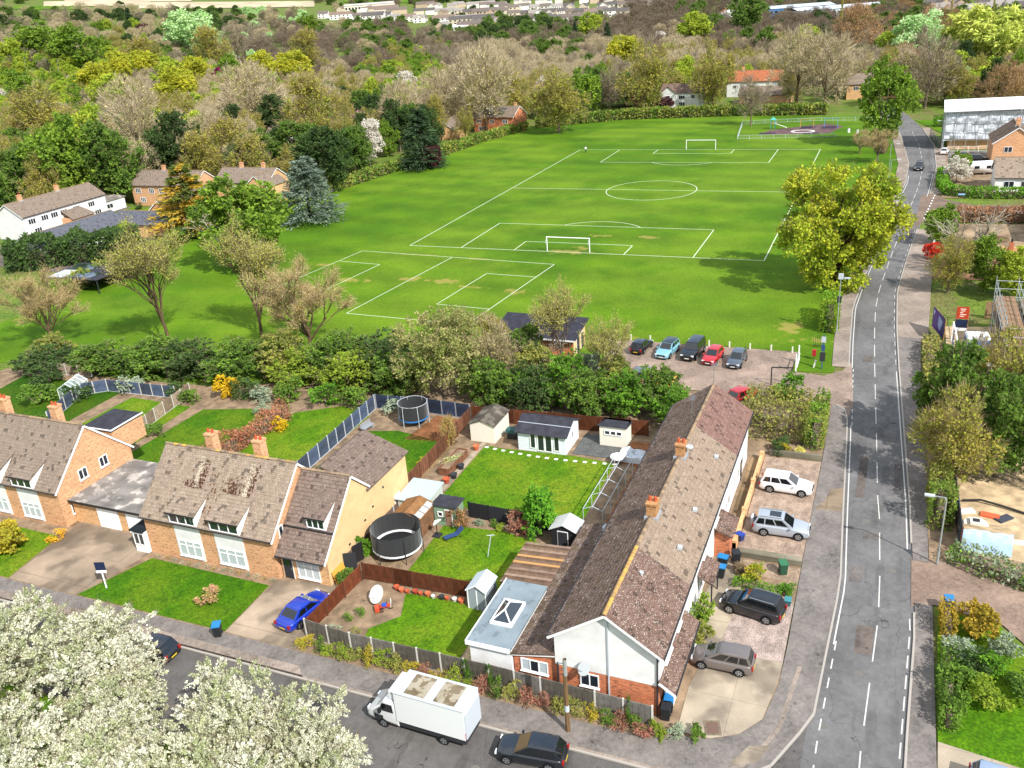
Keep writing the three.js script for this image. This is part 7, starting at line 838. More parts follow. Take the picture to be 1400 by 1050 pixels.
{ // the white box van
  const t = thing('box_van', 'white box van with dirty roof panels parked on the side street', 'van', [-10.3, -4.5, 0.01], 178.5 * Math.PI / 180), wm = paintMat(0xe9eaeb, { metalness: 0 }), B = new MB(); B.box(-3.35, -1.06, 0.95, 1.45, 1.06, 3.2); B.build('cargo_box', wm, t); const ro = new MB(); ro.box(-3.38, -1.09, 3.2, 1.48, 1.09, 3.26); ro.build('roof_frame', M.lgrey, t);
  const dirty = tmat(tex(256, 3, (x, y) => { const a = fbm(x * 6, y * 6, 6, 7, 4), b = step(0.45, 0.6, fbm(x * 9, y * 9, 9, 19, 4)); return mixc([176, 168, 150], [98, 84, 62], clamp(a * 0.5 + b * 0.55)); }), 0.8); for (const [a, b] of [[-2.7, -1.25], [-0.65, 0.8]]) new MB().box(a, -0.88, 3.262, b, 0.88, 3.275).build('roof_panel', dirty, t); new MB().box(1.46, -0.9, 2.5, 1.9, 0.9, 3.1).build('wind_deflector', wm, t);
  loft([[1.4, 1, 1.02], [1.55, 1, 2.35], [2.3, 0.97, 2.3], [2.55, 0.95, 2.05], [3.05, 0.93, 1.45], [3.6, 0.86, 1.22], [3.78, 0.8, 0.95], [3.84, 0.74, 0.55]].map(([x, w, h]) => { const b = 0.42, q = [[w * 0.95, b], [w, b + 0.2], [w, h - 0.25 > b + 0.25 ? h - 0.25 : b + 0.3], [w * 0.88, h]]; return [...q.map(([a, z]) => [x, a, z]), ...q.slice().reverse().map(([a, z]) => [x, -a, z])]; }), wm, 'cab', t);
  new MB().quad([3.0, 0.82, 1.52], [3.0, -0.82, 1.52], [2.56, -0.8, 2.06], [2.56, 0.8, 2.06]).build('windscreen', carGlass, t); for (const s of [1, -1]) { new MB().quad([1.7, s * 1.006, 1.4], [2.75, s * 0.98, 1.4], [2.5, s * 0.965, 2], [1.75, s * 1.006, 2.05]).build('side_window', carGlass, t); new MB().box(2.5, s * 1.2 - 0.1, 1.4, 2.65, s * 1.2 + 0.1, 1.75).build('mirror', M.black, t); new MB().box(3.55, s * 0.62 - 0.16, 0.85, 3.8, s * 0.62 + 0.16, 1.1).build('headlight', lampClear, t); for (const x of [-1.75, 2.55]) wheel(t, x, s * 0.9, 0.34); new MB().box(-3.37, s * 0.95 - 0.07, 1, -3.33, s * 0.95 + 0.07, 1.5).build('tail_light', tailRed, t); }
  new MB().box(-3.3, -0.95, 0.5, 3.2, 0.95, 0.94).build('chassis', M.charcoal, t); new MB().box(-3.44, -0.98, 1.0, -3.36, 0.98, 2.9).build('tail_lift', M.lgrey, t); new MB().box(-3.39, -0.98, 2.92, -3.355, 0.98, 3.1).build('shutter_box', wm, t); new MB().box(3.7, -0.7, 0.42, 3.86, 0.7, 0.62).build('bumper', M.charcoal, t);
}
{ // tipper lorry on the building site
  const t = thing('lorry', 'site lorry with blue and white cab and loaded open body', 'lorry', [24.4, 62.6, 0.05], 96 * Math.PI / 180); const c = new MB(); c.box(1.6, -1.2, 0.9, 3.6, 1.2, 3); c.build('cab', paintMat(0xe6e8ea), t); new MB().box(1.7, -1.1, 3, 3.3, 1.1, 3.25).build('cab_roof', M.white, t); new MB().box(1.56, -1.15, 1.5, 1.6, 1.15, 2.8).build('cab_back', paintMat(0x2f78b8), t); new MB().quad([3.61, -1.05, 1.9], [3.61, 1.05, 1.9], [3.61, 1.05, 2.75], [3.61, -1.05, 2.75]).build('windscreen', carGlass, t); for (const s of [1, -1]) { new MB().quad([2.2, s * 1.21, 1.9], [3.4, s * 1.21, 1.9], [3.4, s * 1.21, 2.7], [2.2, s * 1.21, 2.7]).build('side_window', carGlass, t); new MB().box(-3.6, s * 1.2 - 0.05, 1.1, 1.4, s * 1.2 + 0.05, 1.9).build('side_board', M.charcoal, t); for (const x of [-2.6, -1.5, 2.6]) wheel(t, x, s * 1.05, 0.48); } new MB().box(-3.6, -1.15, 1, 1.4, 1.15, 1.12).build('load_bed', M.charcoal, t); new MB().box(-3.6, -1.2, 0.6, 3.4, 1.2, 0.9).build('chassis', M.black, t);
  for (const [x, y, h, w, d] of [[-2.8, -0.6, 0.6, 1.4, 0.9], [-1.2, 0, 0.75, 1.5, 1.9], [-2.9, 0.5, 0.5, 1.2, 1], [0.5, 0, 0.6, 1.4, 1.8]]) new MB().box(x - w / 2, y - d / 2, 1.13, x + w / 2, y + d / 2, 1.13 + h).build('pallet_load', x === -1.2 ? M.timber : M.offwhite, t); }
{ const t = thing('caravan', 'white touring caravan parked beside rounded green tree', 'caravan', [31, 172.5, 0.05], 0.25); const R = [[-3, 0.9, 0.8, 1.6], [-2.9, 1.08, 0.5, 2.2], [-2.4, 1.12, 0.45, 2.55], [1.8, 1.12, 0.45, 2.6], [2.6, 1.08, 0.5, 2.2], [2.9, 0.9, 0.7, 1.4]]; loft(R.map(([x, w, b, h]) => [[x, w, b], [x, w, h - 0.15], [x, w * 0.8, h], [x, -w * 0.8, h], [x, -w, h - 0.15], [x, -w, b]]), M.white, 'shell', t); for (const s of [1, -1]) { wheel(t, 0, s * 0.95, 0.32); for (const x of [-1.6, 0.8]) new MB().quad([x - 0.5, s * 1.13, 1.3], [x + 0.5, s * 1.13, 1.3], [x + 0.5, s * 1.13, 1.9], [x - 0.5, s * 1.13, 1.9]).build('window', carGlass, t); } new MB().bar([2.8, 0, 0.5], [4, 0, 0.45], 0.1).build('tow_bar', M.charcoal, t); }

// ---------------------------------------------------------------- fences
function fence(label, path, h, pm, o = {}) {
  const [u0, v0] = path[0], t = thing('fence', label, 'fence', [u0, v0, o.base ?? 0.05]), bay = o.bay || 1.83, post = o.post || M.lgrey; let first = true;
  for (let k = 0; k + 1 < path.length; k++) {
    const a = path[k], b = path[k + 1], L = Math.hypot(b[0] - a[0], b[1] - a[1]), n = Math.max(1, Math.round(L / bay)), w = L / n, ang = Math.atan2(b[1] - a[1], b[0] - a[0]), R = rng(Math.round(u0 * 31 + k));
    const planks = o.horizontal ? 5 : 9, P = new MB(); for (let j = 0; j < planks; j++) { const d = j % 2 ? 0.018 : 0; if (o.horizontal) P.box(0.06, -0.02 - d, 0.12 + j * (h - 0.16) / planks, w - 0.06, 0.02, 0.12 + (j + 0.94) * (h - 0.16) / planks); else P.box(0.06 + j * (w - 0.12) / planks, -0.02 - d, 0.12, 0.06 + (j + 0.97) * (w - 0.12) / planks, 0.02, h - 0.04); } P.box(0.06, -0.035, h - 0.04, w - 0.06, 0.035, h); const pg = P.geo(), bg = new MB().box(0.06, -0.025, -0.05, w - 0.06, 0.025, 0.115).geo(), qg = new MB().box(-0.055, -0.055, -0.05, 0.055, 0.055, h + 0.06).geo();
    const tints = [pm, mulTint(pm, 0xe6e2dc), mulTint(pm, 0xd2cec8)];
    for (let i = 0; i <= n; i++) { const x = lerp(a[0], b[0], i / n) - u0, y = lerp(a[1], b[1], i / n) - v0; const put1 = (nm, g, m) => { const q = addMesh(nm, g, m, t); q.position.set(x, 0, -y); q.rotation.y = ang; return q; }; if (i || first) put1('post', qg, post); first = false; if (i < n) { const q = put1('panel', pg, tints[Math.floor(R() * 3)]); q.rotation.x = (R() - 0.5) * 0.02; if (!o.nogravel) put1('gravel_board', bg, o.board || post); } }
  } return t;
}
fence('long grey weathered fence with pale concrete posts along the side street', [[-22.7, 0.45], [-18.7, 0.12], [-8, 0.2], [3.1, -0.1]], 1.62, M.fenceGrey, { post: mat(0xc8c4bc, 0.9), board: M.kerb });
fence('reddish brown horizontal board fence beside the blue car', [[-22.7, 0.7], [-22.4, 7.6]], 1.5, withTint(M.fenceBrown, 0xe8c0a8), { horizontal: true, post: M.darkwood, bay: 2.3, nogravel: true });
fence('dark brown panel fence with flower pots at its foot', [[-22.3, 7.8], [-19.6, 7.9], [-12.9, 8.1]], 1.6, withTint(M.fenceBrown, 0xc8b0a0), { post: M.darkwood, nogravel: true });
fence('black stained fence between the two rear lawns', [[-18, 18.6], [-12.2, 18.4], [-9.6, 18.6]], 1.55, mat(0x2f3034, 0.85), { post: M.black });
fence('red brown fence beside the long raised planter', [[-25.4, 19.8], [-25.6, 27.5], [-25.9, 35.8]], 1.7, M.fenceBrown, { post: M.darkwood, nogravel: true });
fence('brown back fence behind the summer house', [[-25.9, 36.4], [-19.5, 36.8], [-6.8, 37.6]], 1.7, withTint(M.fenceBrown, 0xd6bca8), { post: M.darkwood });
fence('slate blue fence between two lawns ending at the small trampoline', [[-37.1, 15], [-37.4, 26], [-37.9, 36.2]], 1.75, M.fenceBlue, { post: M.lgrey, board: M.lgrey }); fence('dark slate blue back fence behind the small trampoline', [[-37.8, 36.4], [-31.4, 36.8], [-26.2, 36.6]], 1.75, withTint(M.fenceBlue, 0xb4b8c4), { post: M.grey, board: M.grey });
fence('tan weathered fence between two rear lawns', [[-60.2, 20.5], [-61.4, 27], [-62.4, 34]], 1.6, M.fenceTan, { post: mat(0xc8c4bc, 0.9) }); fence('slate blue fence with white posts beside the greenhouse', [[-73.6, 23], [-76.5, 30.5], [-74, 32.4], [-63.6, 32.8]], 1.6, M.fenceBlue, { post: mat(0xc8c4bc, 0.9), board: M.lgrey }); fence('pale weathered fence at the end of the far back garden', [[-90, 34.6], [-80, 35.6]], 1.6, M.fenceTan, { post: mat(0xc8c4bc, 0.9) });
fence('low grey fence below the cream rendered wall', [[-24.2, 8.4], [-24.1, 20]], 1.5, withTint(M.fenceTan, 0xd8d0d8), { post: M.lgrey });
// ---------------------------------------------------------------- sheds and shelters; x 0..w, y 0..d
function shed(name, label, at, w, d, e, r, wm, rm, o = {}) {
  const t = thing(name, label, o.cat || 'shed', at, (o.turn || 0) * Math.PI / 180), W = new MB(), ov = o.ov ?? 0.16; W.box(0, 0, 0, w, d, e, 'tb');
  const R = new MB(), q = (a, b, c, f) => { R.quad(a, b, c, f); R.quad([...f.slice(0, 2), f[2] - 0.06], [...c.slice(0, 2), c[2] - 0.06], [...b.slice(0, 2), b[2] - 0.06], [...a.slice(0, 2), a[2] - 0.06]); R.quad([...a.slice(0, 2), a[2] - 0.06], [...b.slice(0, 2), b[2] - 0.06], b, a); R.quad([...b.slice(0, 2), b[2] - 0.06], [...c.slice(0, 2), c[2] - 0.06], c, b); R.quad([...f.slice(0, 2), f[2] - 0.06], [...a.slice(0, 2), a[2] - 0.06], a, f); };
  if (o.roof === 'y') { W.tri([0, 0, e], [w, 0, e], [w / 2, 0, r]).tri([w, d, e], [0, d, e], [w / 2, d, r]); const k = (r - e) / (w / 2) * ov; q([-ov, d + ov, e - k + 0.06], [-ov, -ov, e - k + 0.06], [w / 2, -ov, r + 0.06], [w / 2, d + ov, r + 0.06]); q([w + ov, -ov, e - k + 0.06], [w + ov, d + ov, e - k + 0.06], [w / 2, d + ov, r + 0.06], [w / 2, -ov, r + 0.06]); }
  else if (o.roof === 'x') { W.tri([w, 0, e], [w, d, e], [w, d / 2, r]).tri([0, d, e], [0, 0, e], [0, d / 2, r]); const k = (r - e) / (d / 2) * ov; q([-ov, -ov, e - k + 0.06], [w + ov, -ov, e - k + 0.06], [w + ov, d / 2, r + 0.06], [-ov, d / 2, r + 0.06]); q([w + ov, d + ov, e - k + 0.06], [-ov, d + ov, e - k + 0.06], [-ov, d / 2, r + 0.06], [w + ov, d / 2, r + 0.06]); }
  else { W.quad([0, d, e], [0, 0, e], [0, 0, e], [0, d, r]).quad([w, 0, e], [w, d, e], [w, d, r], [w, 0, e]).quad([w, d, e], [0, d, e], [0, d, r], [w, d, r]); q([-ov, -ov, e + 0.06], [w + ov, -ov, e + 0.06], [w + ov, d + ov, r + 0.08], [-ov, d + ov, r + 0.08]); }
  W.build('wall', wm, t); R.build('roof', rm, t); for (const [f, c, h, ww, hh, cols, op] of o.windows || []) win(t, f, f === 'l' ? -0.005 : f === 'r' ? w + 0.005 : c, f === 'f' ? -0.005 : f === 'k' ? d + 0.005 : c, h, ww, hh, cols || 1, { nosill: true, ...(op || {}) }); for (const [f, c, ww, hh, m] of o.doors || []) door(t, f, f === 'l' ? -0.005 : f === 'r' ? w + 0.005 : c, f === 'f' ? -0.005 : f === 'k' ? d + 0.005 : c, 0.03, ww, hh, m); return t;
}
const boardW = mat(0xdde3e8, 0.7), boardC = mat(0xe2dccb, 0.75);
{ const t = shed('summer_house', 'pale summer house with dark felt roof and glazed doors on the rear lawn', [-18.5, 31.5, 0.07], 5, 4, 2.1, 3, boardW, M.felt, { cat: 'summer house', roof: 'x', ov: 0.28, windows: [['f', 1.6, 0.35, 0.6, 1.6, 1], ['f', 2.45, 0.15, 0.75, 1.85, 1], ['f', 3.25, 0.15, 0.75, 1.85, 1], ['f', 4.1, 0.35, 0.6, 1.6, 1], ['r', 2, 0.9, 0.5, 0.9, 1]] }); for (let k = 1; k < 8; k++) new MB().box(-0.012, -0.012, k * 0.26, 5.012, 0, k * 0.26 + 0.012).build('board_joint', M.lgrey, t); new MB().bar([-0.3, 1.0, 2.62], [5.3, 1.0, 2.62], 0.08, 0.03).build('roof_batten', M.lgrey, t); }
shed('garden_shed', 'cream painted shed with weathered grey felt roof beside brown fence', [-24, 32, 0.07], 2.7, 3.8, 2.0, 2.5, boardC, withTint(M.feltGrey, 0xa8a49c), { roof: 'y' }); shed('garden_shed', 'small cream shed with three windows and grey mono pitch roof on the deck', [-10.9, 34.4, 0.12], 2.7, 1.9, 2.2, 1.9, boardC, withTint(M.felt, 0xffffff), { windows: [['f', 0.8, 1.25, 0.6, 0.5, 1], ['f', 1.4, 1.25, 0.6, 0.5, 1], ['f', 2, 1.25, 0.6, 0.5, 1]] });
shed('garden_shed', 'black timber shed with pale grey roof behind the terrace lean-to', [-9.4, 16.2, 0.07], 2.1, 1.7, 1.9, 2.4, mat(0x26272a, 0.85), mat(0xc2c2c0, 0.8), { roof: 'y', doors: [['f', 1, 0.8, 1.7, mat(0x2e3034, 0.85)]] });
{ const t = shed('plastic_shed', 'grey plastic shed with white trim and ridged roof beside the flat roofed extension', [-12.7, 7, 0.08], 1.5, 2, 1.75, 2.2, mat(0x8e979e, 0.6), mat(0xbcc6cc, 0.6), { roof: 'y', ov: 0.1 }); for (const x of [0.02, 0.75, 1.48]) new MB().box(x - 0.04, -0.03, 0, x + 0.04, -0.004, 1.75).build('trim', M.upvc, t); barge(t, [[-0.1, -0.1, 1.68], [0.75, -0.1, 2.24], [1.6, -0.1, 1.68]], M.upvc, 0.08); }
shed('garden_shed', 'shed with pale blue grey sheet roof at the corner of the rear lawn', [-24, 16.8, 0.07], 2.8, 3.2, 1.9, 2.1, mat(0xb9bfb6, 0.8), mat(0xa9b9bd, 0.7)); { const t = shed('workshop_shed', 'timber workshop with clear roof panels beside the big trampoline', [-23, 14.2, 0.07], 2.5, 2.6, 2, 2.5, withTint(M.fenceTan, 0xc8a890), withTint(M.boards, 0xf0d0a0), { roof: 'y' }); for (let k = 0; k < 3; k++) new MB().quad([1.32, 0.1 + k * 0.85, 2.52], [2.6, 0.1 + k * 0.85, 2.03], [2.6, 0.85 + k * 0.85, 2.03], [1.32, 0.85 + k * 0.85, 2.52]).build('roof_panel', mat(0xa9b0b0, 0.3), t); }
shed('playhouse', 'green playhouse with dark felt roof beside the black stained fence', [-20.4, 16.7, 0.07], 2.1, 1.5, 2.0, 2.0, mat(0x7f9a80, 0.75), M.felt, { cat: 'playhouse', windows: [['f', 0.6, 0.9, 0.5, 0.5, 1]], doors: [['f', 1.4, 0.6, 1.6, mat(0x8a6a58, 0.8)]] });
{ const t = thing('greenhouse', 'small aluminium greenhouse behind the slate blue fence', 'greenhouse', [-78, 28.6, 0.06], 0.3), g = new MB(), w = 2.2, d = 3, e = 1.5, r = 2.2; for (let k = 0; k <= 4; k++) { const y = k * d / 4; g.bar([0, y, 0], [0, y, e], 0.05).bar([w, y, 0], [w, y, e], 0.05).bar([0, y, e], [w / 2, y, r], 0.05).bar([w, y, e], [w / 2, y, r], 0.05); } for (const [x, h] of [[0, e], [w, e], [w / 2, r], [0, 0.05], [w, 0.05]]) g.bar([x, 0, h], [x, d, h], 0.05); g.build('frame', M.upvc, t); const gm = new THREE.MeshPhysicalMaterial({ color: 0xdfeeee, roughness: 0.1, transmission: 0.7, thickness: 0, side: THREE.DoubleSide }); for (let k = 0; k < 4; k++) for (const [a, b] of [[[0, 0], [0, e]], [[w, 0], [w, e]], [[0, e], [w / 2, r]], [[w, e], [w / 2, r]]]) new MB().quad([a[0], k * d / 4, a[1]], [a[0], (k + 1) * d / 4, a[1]], [b[0], (k + 1) * d / 4, b[1]], [b[0], k * d / 4, b[1]]).build('pane', gm, t); }
// ---------------------------------------------------------------- trampolines
const netMat = new THREE.MeshPhysicalMaterial({ color: 0x24282a, roughness: 1, transmission: 0.78, thickness: 0, side: THREE.DoubleSide });
function trampoline(label, at, r, padM, o = {}) {
  const t = thing('trampoline', label, 'trampoline', at), n = 28, z = 0.85, ring = (ra, rb, h0, h1, m, nm) => { const b = new MB(); for (let k = 0; k < n; k++) { const a = k / n * 6.28319, c = (k + 1) / n * 6.28319, P = (q, s, h) => [Math.cos(s) * q, Math.sin(s) * q, h]; b.quad(P(ra, a, h0), P(ra, c, h0), P(rb, c, h1), P(rb, a, h1)); } return b.build(nm, m, t); };
  ring(0.001, r * 0.84, z - 0.02, z, M.black, 'mat'); ring(r * 0.82, r, z + 0.03, z + 0.02, padM, 'pad'); ring(r, r, z + 0.02, z - 0.12, padM, 'pad_skirt'); ring(r * 0.98, r * 1.0, z + 0.04, 2.5, netMat, 'safety_net'); const tr = new MB(), seg = []; for (let k = 0; k <= n; k++) seg.push([Math.cos(k / n * 6.28319) * r, Math.sin(k / n * 6.28319) * r, 2.5]); tr.tube(seg, 0.03, 5); tr.build('top_rail', o.rail || M.charcoal, t);
  for (let k = 0; k < 6; k++) { const a = k / 6 * 6.28 + 0.3, x = Math.cos(a) * r, y = Math.sin(a) * r; new MB().tube([[x * 1.04, y * 1.04, 0], [x * 1.04, y * 1.04, 1.2], [x, y, 2.52]], 0.035, 6).build('pole', o.rail || M.charcoal, t); } return t;
}
trampoline('big trampoline with white pad and black net next to the cream rendered wall', [-21.5, 12, 0.07], 2.1, mat(0xd4d6d8, 0.6)); trampoline('small trampoline with blue pad against the slate blue back fence', [-31.8, 34.2, 0.07], 1.6, mat(0x2f72b0, 0.5), { rail: M.lgrey });
// ---------------------------------------------------------------- small garden things
for (let k = 0; k < 15; k++) { const f = k / 14; tag(new MB([-21.8 + f * 13.4, 31 - Math.sin(f * 3.14) * 0.55, 0.1]).box(-21.8 + f * 13.4 - 0.19, 30.84 - Math.sin(f * 3.14) * 0.55, 0.1, -21.8 + f * 13.4 + 0.19, 31.16 - Math.sin(f * 3.14) * 0.55, 0.13).build('stepping_stone', mat(0xd8d4cc, 0.9)), 'pale square stepping stone in the row in front of the summer house', 'stepping stone', 'stepping stones across the rear lawn'); const o = scene.children[scene.children.length - 1]; o.position.set(-21.8 + f * 13.4, 0.0 + 0.1, -(31 - Math.sin(f * 3.14) * 0.55)); }
{ const g = (() => { const pts = [[0.1, 0], [0.15, 0.02], [0.2, 0.28], [0.23, 0.3], [0.23, 0.34], [0.19, 0.34], [0.17, 0.28], [0.001, 0.27]].map(([x, y]) => new THREE.Vector2(x, y)); return new THREE.LatheGeometry(pts, 14); })(), R = rng(8); const pm = [M.terracotta, withTint(M.terracotta, 0x9a4630), mat(0xc8c4bc, 0.8), withTint(M.terracotta, 0xc46a48), M.charcoal]; for (let k = 0; k < 11; k++) { const o = addMesh('flower_pot', g, pm[[0, 3, 0, 1, 0, 3, 2, 4, 0, 2, 3][k]]); o.position.set(-19.2 + k * 0.56 + R() * 0.15, 0.08, -(7.45 - R() * 0.25)); o.scale.setScalar(0.75 + R() * 0.35); tag(o, 'flower pot standing in the row along the dark brown panel fence', 'flower pot', 'flower pots along the brown fence'); } for (const [u, v, m, l] of [[-22.6, 23.4, 0, 'terracotta pot at the end of the raised planter'], [-22.3, 24.4, 4, 'dark pot beside the raised planter'], [-22.6, 30.2, 3, 'orange pot near the cream shed'], [-22.4, 26.2, 4, 'black pot on stone edging']]) { const o = addMesh('flower_pot', g, pm[m]); o.position.set(u, 0.1, -v); o.scale.setScalar(1.5); tag(o, l, 'flower pot'); } }
{ const t = thing('raised_planter', 'long brown timber planter against the red brown fence', 'planter', [-24, 24.6, 0.06]); for (const q of [[0, 0, 0, 1.1, 0.06, 0.8], [0, 4.2, 0, 1.1, 4.26, 0.8], [0, 0.06, 0, 0.06, 4.2, 0.8], [1.04, 0.06, 0, 1.1, 4.2, 0.8]]) new MB().box(...q).build('side_board', M.fenceBrown, t); new MB().box(0.06, 0.06, 0, 1.04, 4.2, 0.66).build('soil', M.soil, t); } bush('plant', 'pale green plants growing in the long timber planter', [-23.5, 26.8, 0.66], 0.4, 1.6, 0.4, [0x8a9a5c, 0xa0a86c], { cards: 300, cat: 'plant' });
function dish(label, at, r, turn, tilt, postH, m = M.offwhite) { const t = thing('satellite_dish', label, 'satellite dish', at, turn), b = new MB(), n = 20, P = (q, a) => { const x = Math.cos(a) * r * q, y = Math.sin(a) * r * q, d = 0.22 * r * q * q; return [x, -d * Math.cos(tilt) - y * Math.sin(tilt), postH + y * Math.cos(tilt) - d * Math.sin(tilt) * -1]; }; for (let j = 0; j < 4; j++) for (let k = 0; k < n; k++) { const a = k / n * 6.28319, c = (k + 1) / n * 6.28319; b.quad(P(j / 4, a), P(j / 4, c), P((j + 1) / 4, c), P((j + 1) / 4, a)); } b.build('reflector', m, t); new MB().bar([0, 0.05, 0], [0, 0.05, postH], 0.06).build('post', M.grey, t); new MB().bar([0, 0, postH - r * 0.9], [0, -r * 1.1, postH + 0.05], 0.03).bar([0, -r * 1.1, postH], [0, -r * 1.1, postH + 0.12], 0.08).build('receiver_arm', M.grey, t); return t; }
dish('large white dish on a stand in the bare earth border', [-19.6, 5.5, 0.07], 0.72, -0.4, -0.7, 1.0); dish('large mesh dish on a bracket against the white gable', [-1.35, 0.45, 2.3], 0.46, -0.5, -0.8, 0.75, mat(0xb8bcbc, 0.6)); dish('small grey dish on a pole above the mossy lean-to roof', [-4.3, 15, 2.95], 0.36, -0.5, -0.6, 0.8, M.lgrey);
{ const t = thing('toy_tricycle', 'red and blue toy tricycle on the grass near the white dish', 'tricycle', [-18.6, 5, 0.1], 0.6), b = new MB(); new MB().box(-0.5, -0.12, 0.28, 0.25, 0.12, 0.4).build('frame', mat(0xc23a24, 0.5), t); new MB().box(-0.35, -0.18, 0.4, 0, 0.18, 0.5).build('seat', mat(0x2350b0, 0.5), t); new MB().bar([0.3, 0, 0.2], [0.36, 0, 0.75], 0.05).bar([0.36, -0.22, 0.75], [0.36, 0.22, 0.75], 0.05).build('handlebar', mat(0xd8d8d8, 0.4), t); for (const [x, y, r] of [[0.3, 0, 0.2], [-0.4, 0.25, 0.15], [-0.4, -0.25, 0.15]]) new MB().tube([[x, y - 0.05, r], [x, y + 0.05, r]], r, 12).build('wheel', M.black, t); new MB().box(-0.9, -0.25, 0.05, -0.55, 0.25, 0.4).build('trailer', mat(0xc84a2c, 0.5), t); }
{ const t = thing('washing_line_pole', 'leaning pale metal washing line pole on the patchy lawn', 'pole', [-14, 13.5, 0.1]); new MB().tube([[0, 0, 0], [0.35, 0.2, 2]], 0.04, 7).build('pole', M.lgrey, t); new MB().tube([[0.05, 0.1, 1.98], [0.65, 0.3, 2.02]], 0.035, 6).build('cross_bar', M.lgrey, t); }
{ const t = thing('closed_parasol', 'folded white parasol on a dark stand beside the playhouse', 'parasol', [-19.4, 15.1, 0.1]); new MB().tube([[0, 0, 0], [0, 0, 1.1]], 0.04, 7).build('pole', M.black, t); new MB().tube([[-0.25, 0, 1.05], [0, 0, 1.35], [0.4, 0.1, 1.6]], [0.1, 0.2, 0.08], 10).build('canopy', M.white, t); new MB().box(-0.35, -0.35, 0, 0.35, 0.35, 0.1).build('base', M.charcoal, t); }
{ const t = thing('garden_lounger', 'dark blue folding lounger on the patchy lawn', 'lounger', [-17.9, 15.2, 0.1], 0.9); new MB().quad([-0.9, -0.3, 0.3], [0.3, -0.3, 0.3], [0.3, 0.3, 0.3], [-0.9, 0.3, 0.3]).quad([0.3, -0.3, 0.3], [0.9, -0.3, 0.75], [0.9, 0.3, 0.75], [0.3, 0.3, 0.3]).build('seat', mat(0x26406c, 0.8), t); for (const x of [-0.8, 0.5]) for (const y of [-0.28, 0.28]) new MB().bar([x, y, 0], [x, y, 0.3], 0.04).build('leg', M.black, t); }
{ const t = thing('gazebo_frame', 'pale metal gazebo frame without cover beside the terrace lawn', 'gazebo', [-7.9, 20, 0.08]); const b = new MB(), w = 1.7, d = 9.4, e = 1.75; for (let k = 0; k <= 4; k++) { const y = k * d / 4; for (const x of [0, w]) new MB().bar([x, y, 0], [x, y, e], 0.05).build('upright', M.lgrey, t); new MB().bar([0, y, e], [w / 2, y, 2.1], 0.045).build('rafter', M.lgrey, t); new MB().bar([w, y, e], [w / 2, y, 2.1], 0.045).build('rafter', M.lgrey, t); } for (const [x, h] of [[0, e], [w, e], [w / 2, 2.1]]) new MB().bar([x, 0, h], [x, d, h], 0.045).build('rail', M.lgrey, t); }
struct('patio', new MB().slab([[-6.3, 18.5], [-3.6, 18.5], [-3.6, 36], [-8, 36], [-8, 31.5], [-6.3, 31.2]], 0.05, 0.1), withTint(M.slab, 0xc89888));
{ const t = thing('garden_table', 'round white covered table and chairs at the corner of the lawn', 'table', [-8.2, 31.4, 0.1]); new MB().cyl(0, 0, 0.62, 0.72, 0.75, 0.7, 18).build('top', M.white, t); new MB().bar([0, 0, 0], [0, 0, 0.62], 0.12).build('pedestal', M.grey, t); const q = thing('sun_canopy', 'crumpled white and blue garden cover beside the deck', 'cover', [-7.2, 32.6, 0.12]); const R = rng(4); const b = new MB(), gr = []; for (let j = 0; j <= 5; j++) { gr.push([]); for (let i = 0; i <= 6; i++) gr[j].push([i * 0.4 - 1.2, j * 0.4 - 1, 0.2 + R() * 0.6 * Math.sin(i / 6 * 3.1) + 0.2]); } for (let j = 0; j < 5; j++) for (let i = 0; i < 6; i++) b.quad(gr[j][i], gr[j][i + 1], gr[j + 1][i + 1], gr[j + 1][i]); for (let i = 0; i < 6; i++) { b.quad([gr[0][i][0], gr[0][i][1], 0], [gr[0][i + 1][0], gr[0][i + 1][1], 0], gr[0][i + 1], gr[0][i]); b.quad([gr[5][i + 1][0], gr[5][i + 1][1], 0], [gr[5][i][0], gr[5][i][1], 0], gr[5][i], gr[5][i + 1]); } for (let j = 0; j < 5; j++) { b.quad([gr[j + 1][0][0], gr[j + 1][0][1], 0], [gr[j][0][0], gr[j][0][1], 0], gr[j][0], gr[j + 1][0]); b.quad([gr[j][6][0], gr[j][6][1], 0], [gr[j + 1][6][0], gr[j + 1][6][1], 0], gr[j + 1][6], gr[j][6]); } b.build('sheet', mat(0xd4dce4, 0.6), q); }
{ const t = thing('barbecue', 'teal covered barbecue and bins beside the cream shed', 'barbecue', [-20, 33.6, 0.07]); new MB().box(-0.6, -0.4, 0.7, 0.6, 0.4, 1.1).build('lid', mat(0x2f5a58, 0.6), t); new MB().box(-0.5, -0.3, 0.1, 0.5, 0.3, 0.7).build('cart', M.charcoal, t); for (const x of [-0.45, 0.45]) new MB().tube([[x, -0.35, 0.12], [x, -0.28, 0.12]], 0.12, 10).build('wheel', M.black, t); }
{ const t = thing('garden_bench', 'grey stone garden bench near the slate blue fence', 'bench', [-36, 31.4, 0.07], 1.4); new MB().box(-0.8, -0.3, 0.38, 0.8, 0.3, 0.48).build('seat', M.grey, t); for (const x of [-0.6, 0.6]) new MB().box(x - 0.1, -0.25, 0, x + 0.1, 0.25, 0.38).build('leg', M.grey, t); new MB().box(-0.8, 0.24, 0.48, 0.8, 0.3, 0.9).build('backrest', M.grey, t); }
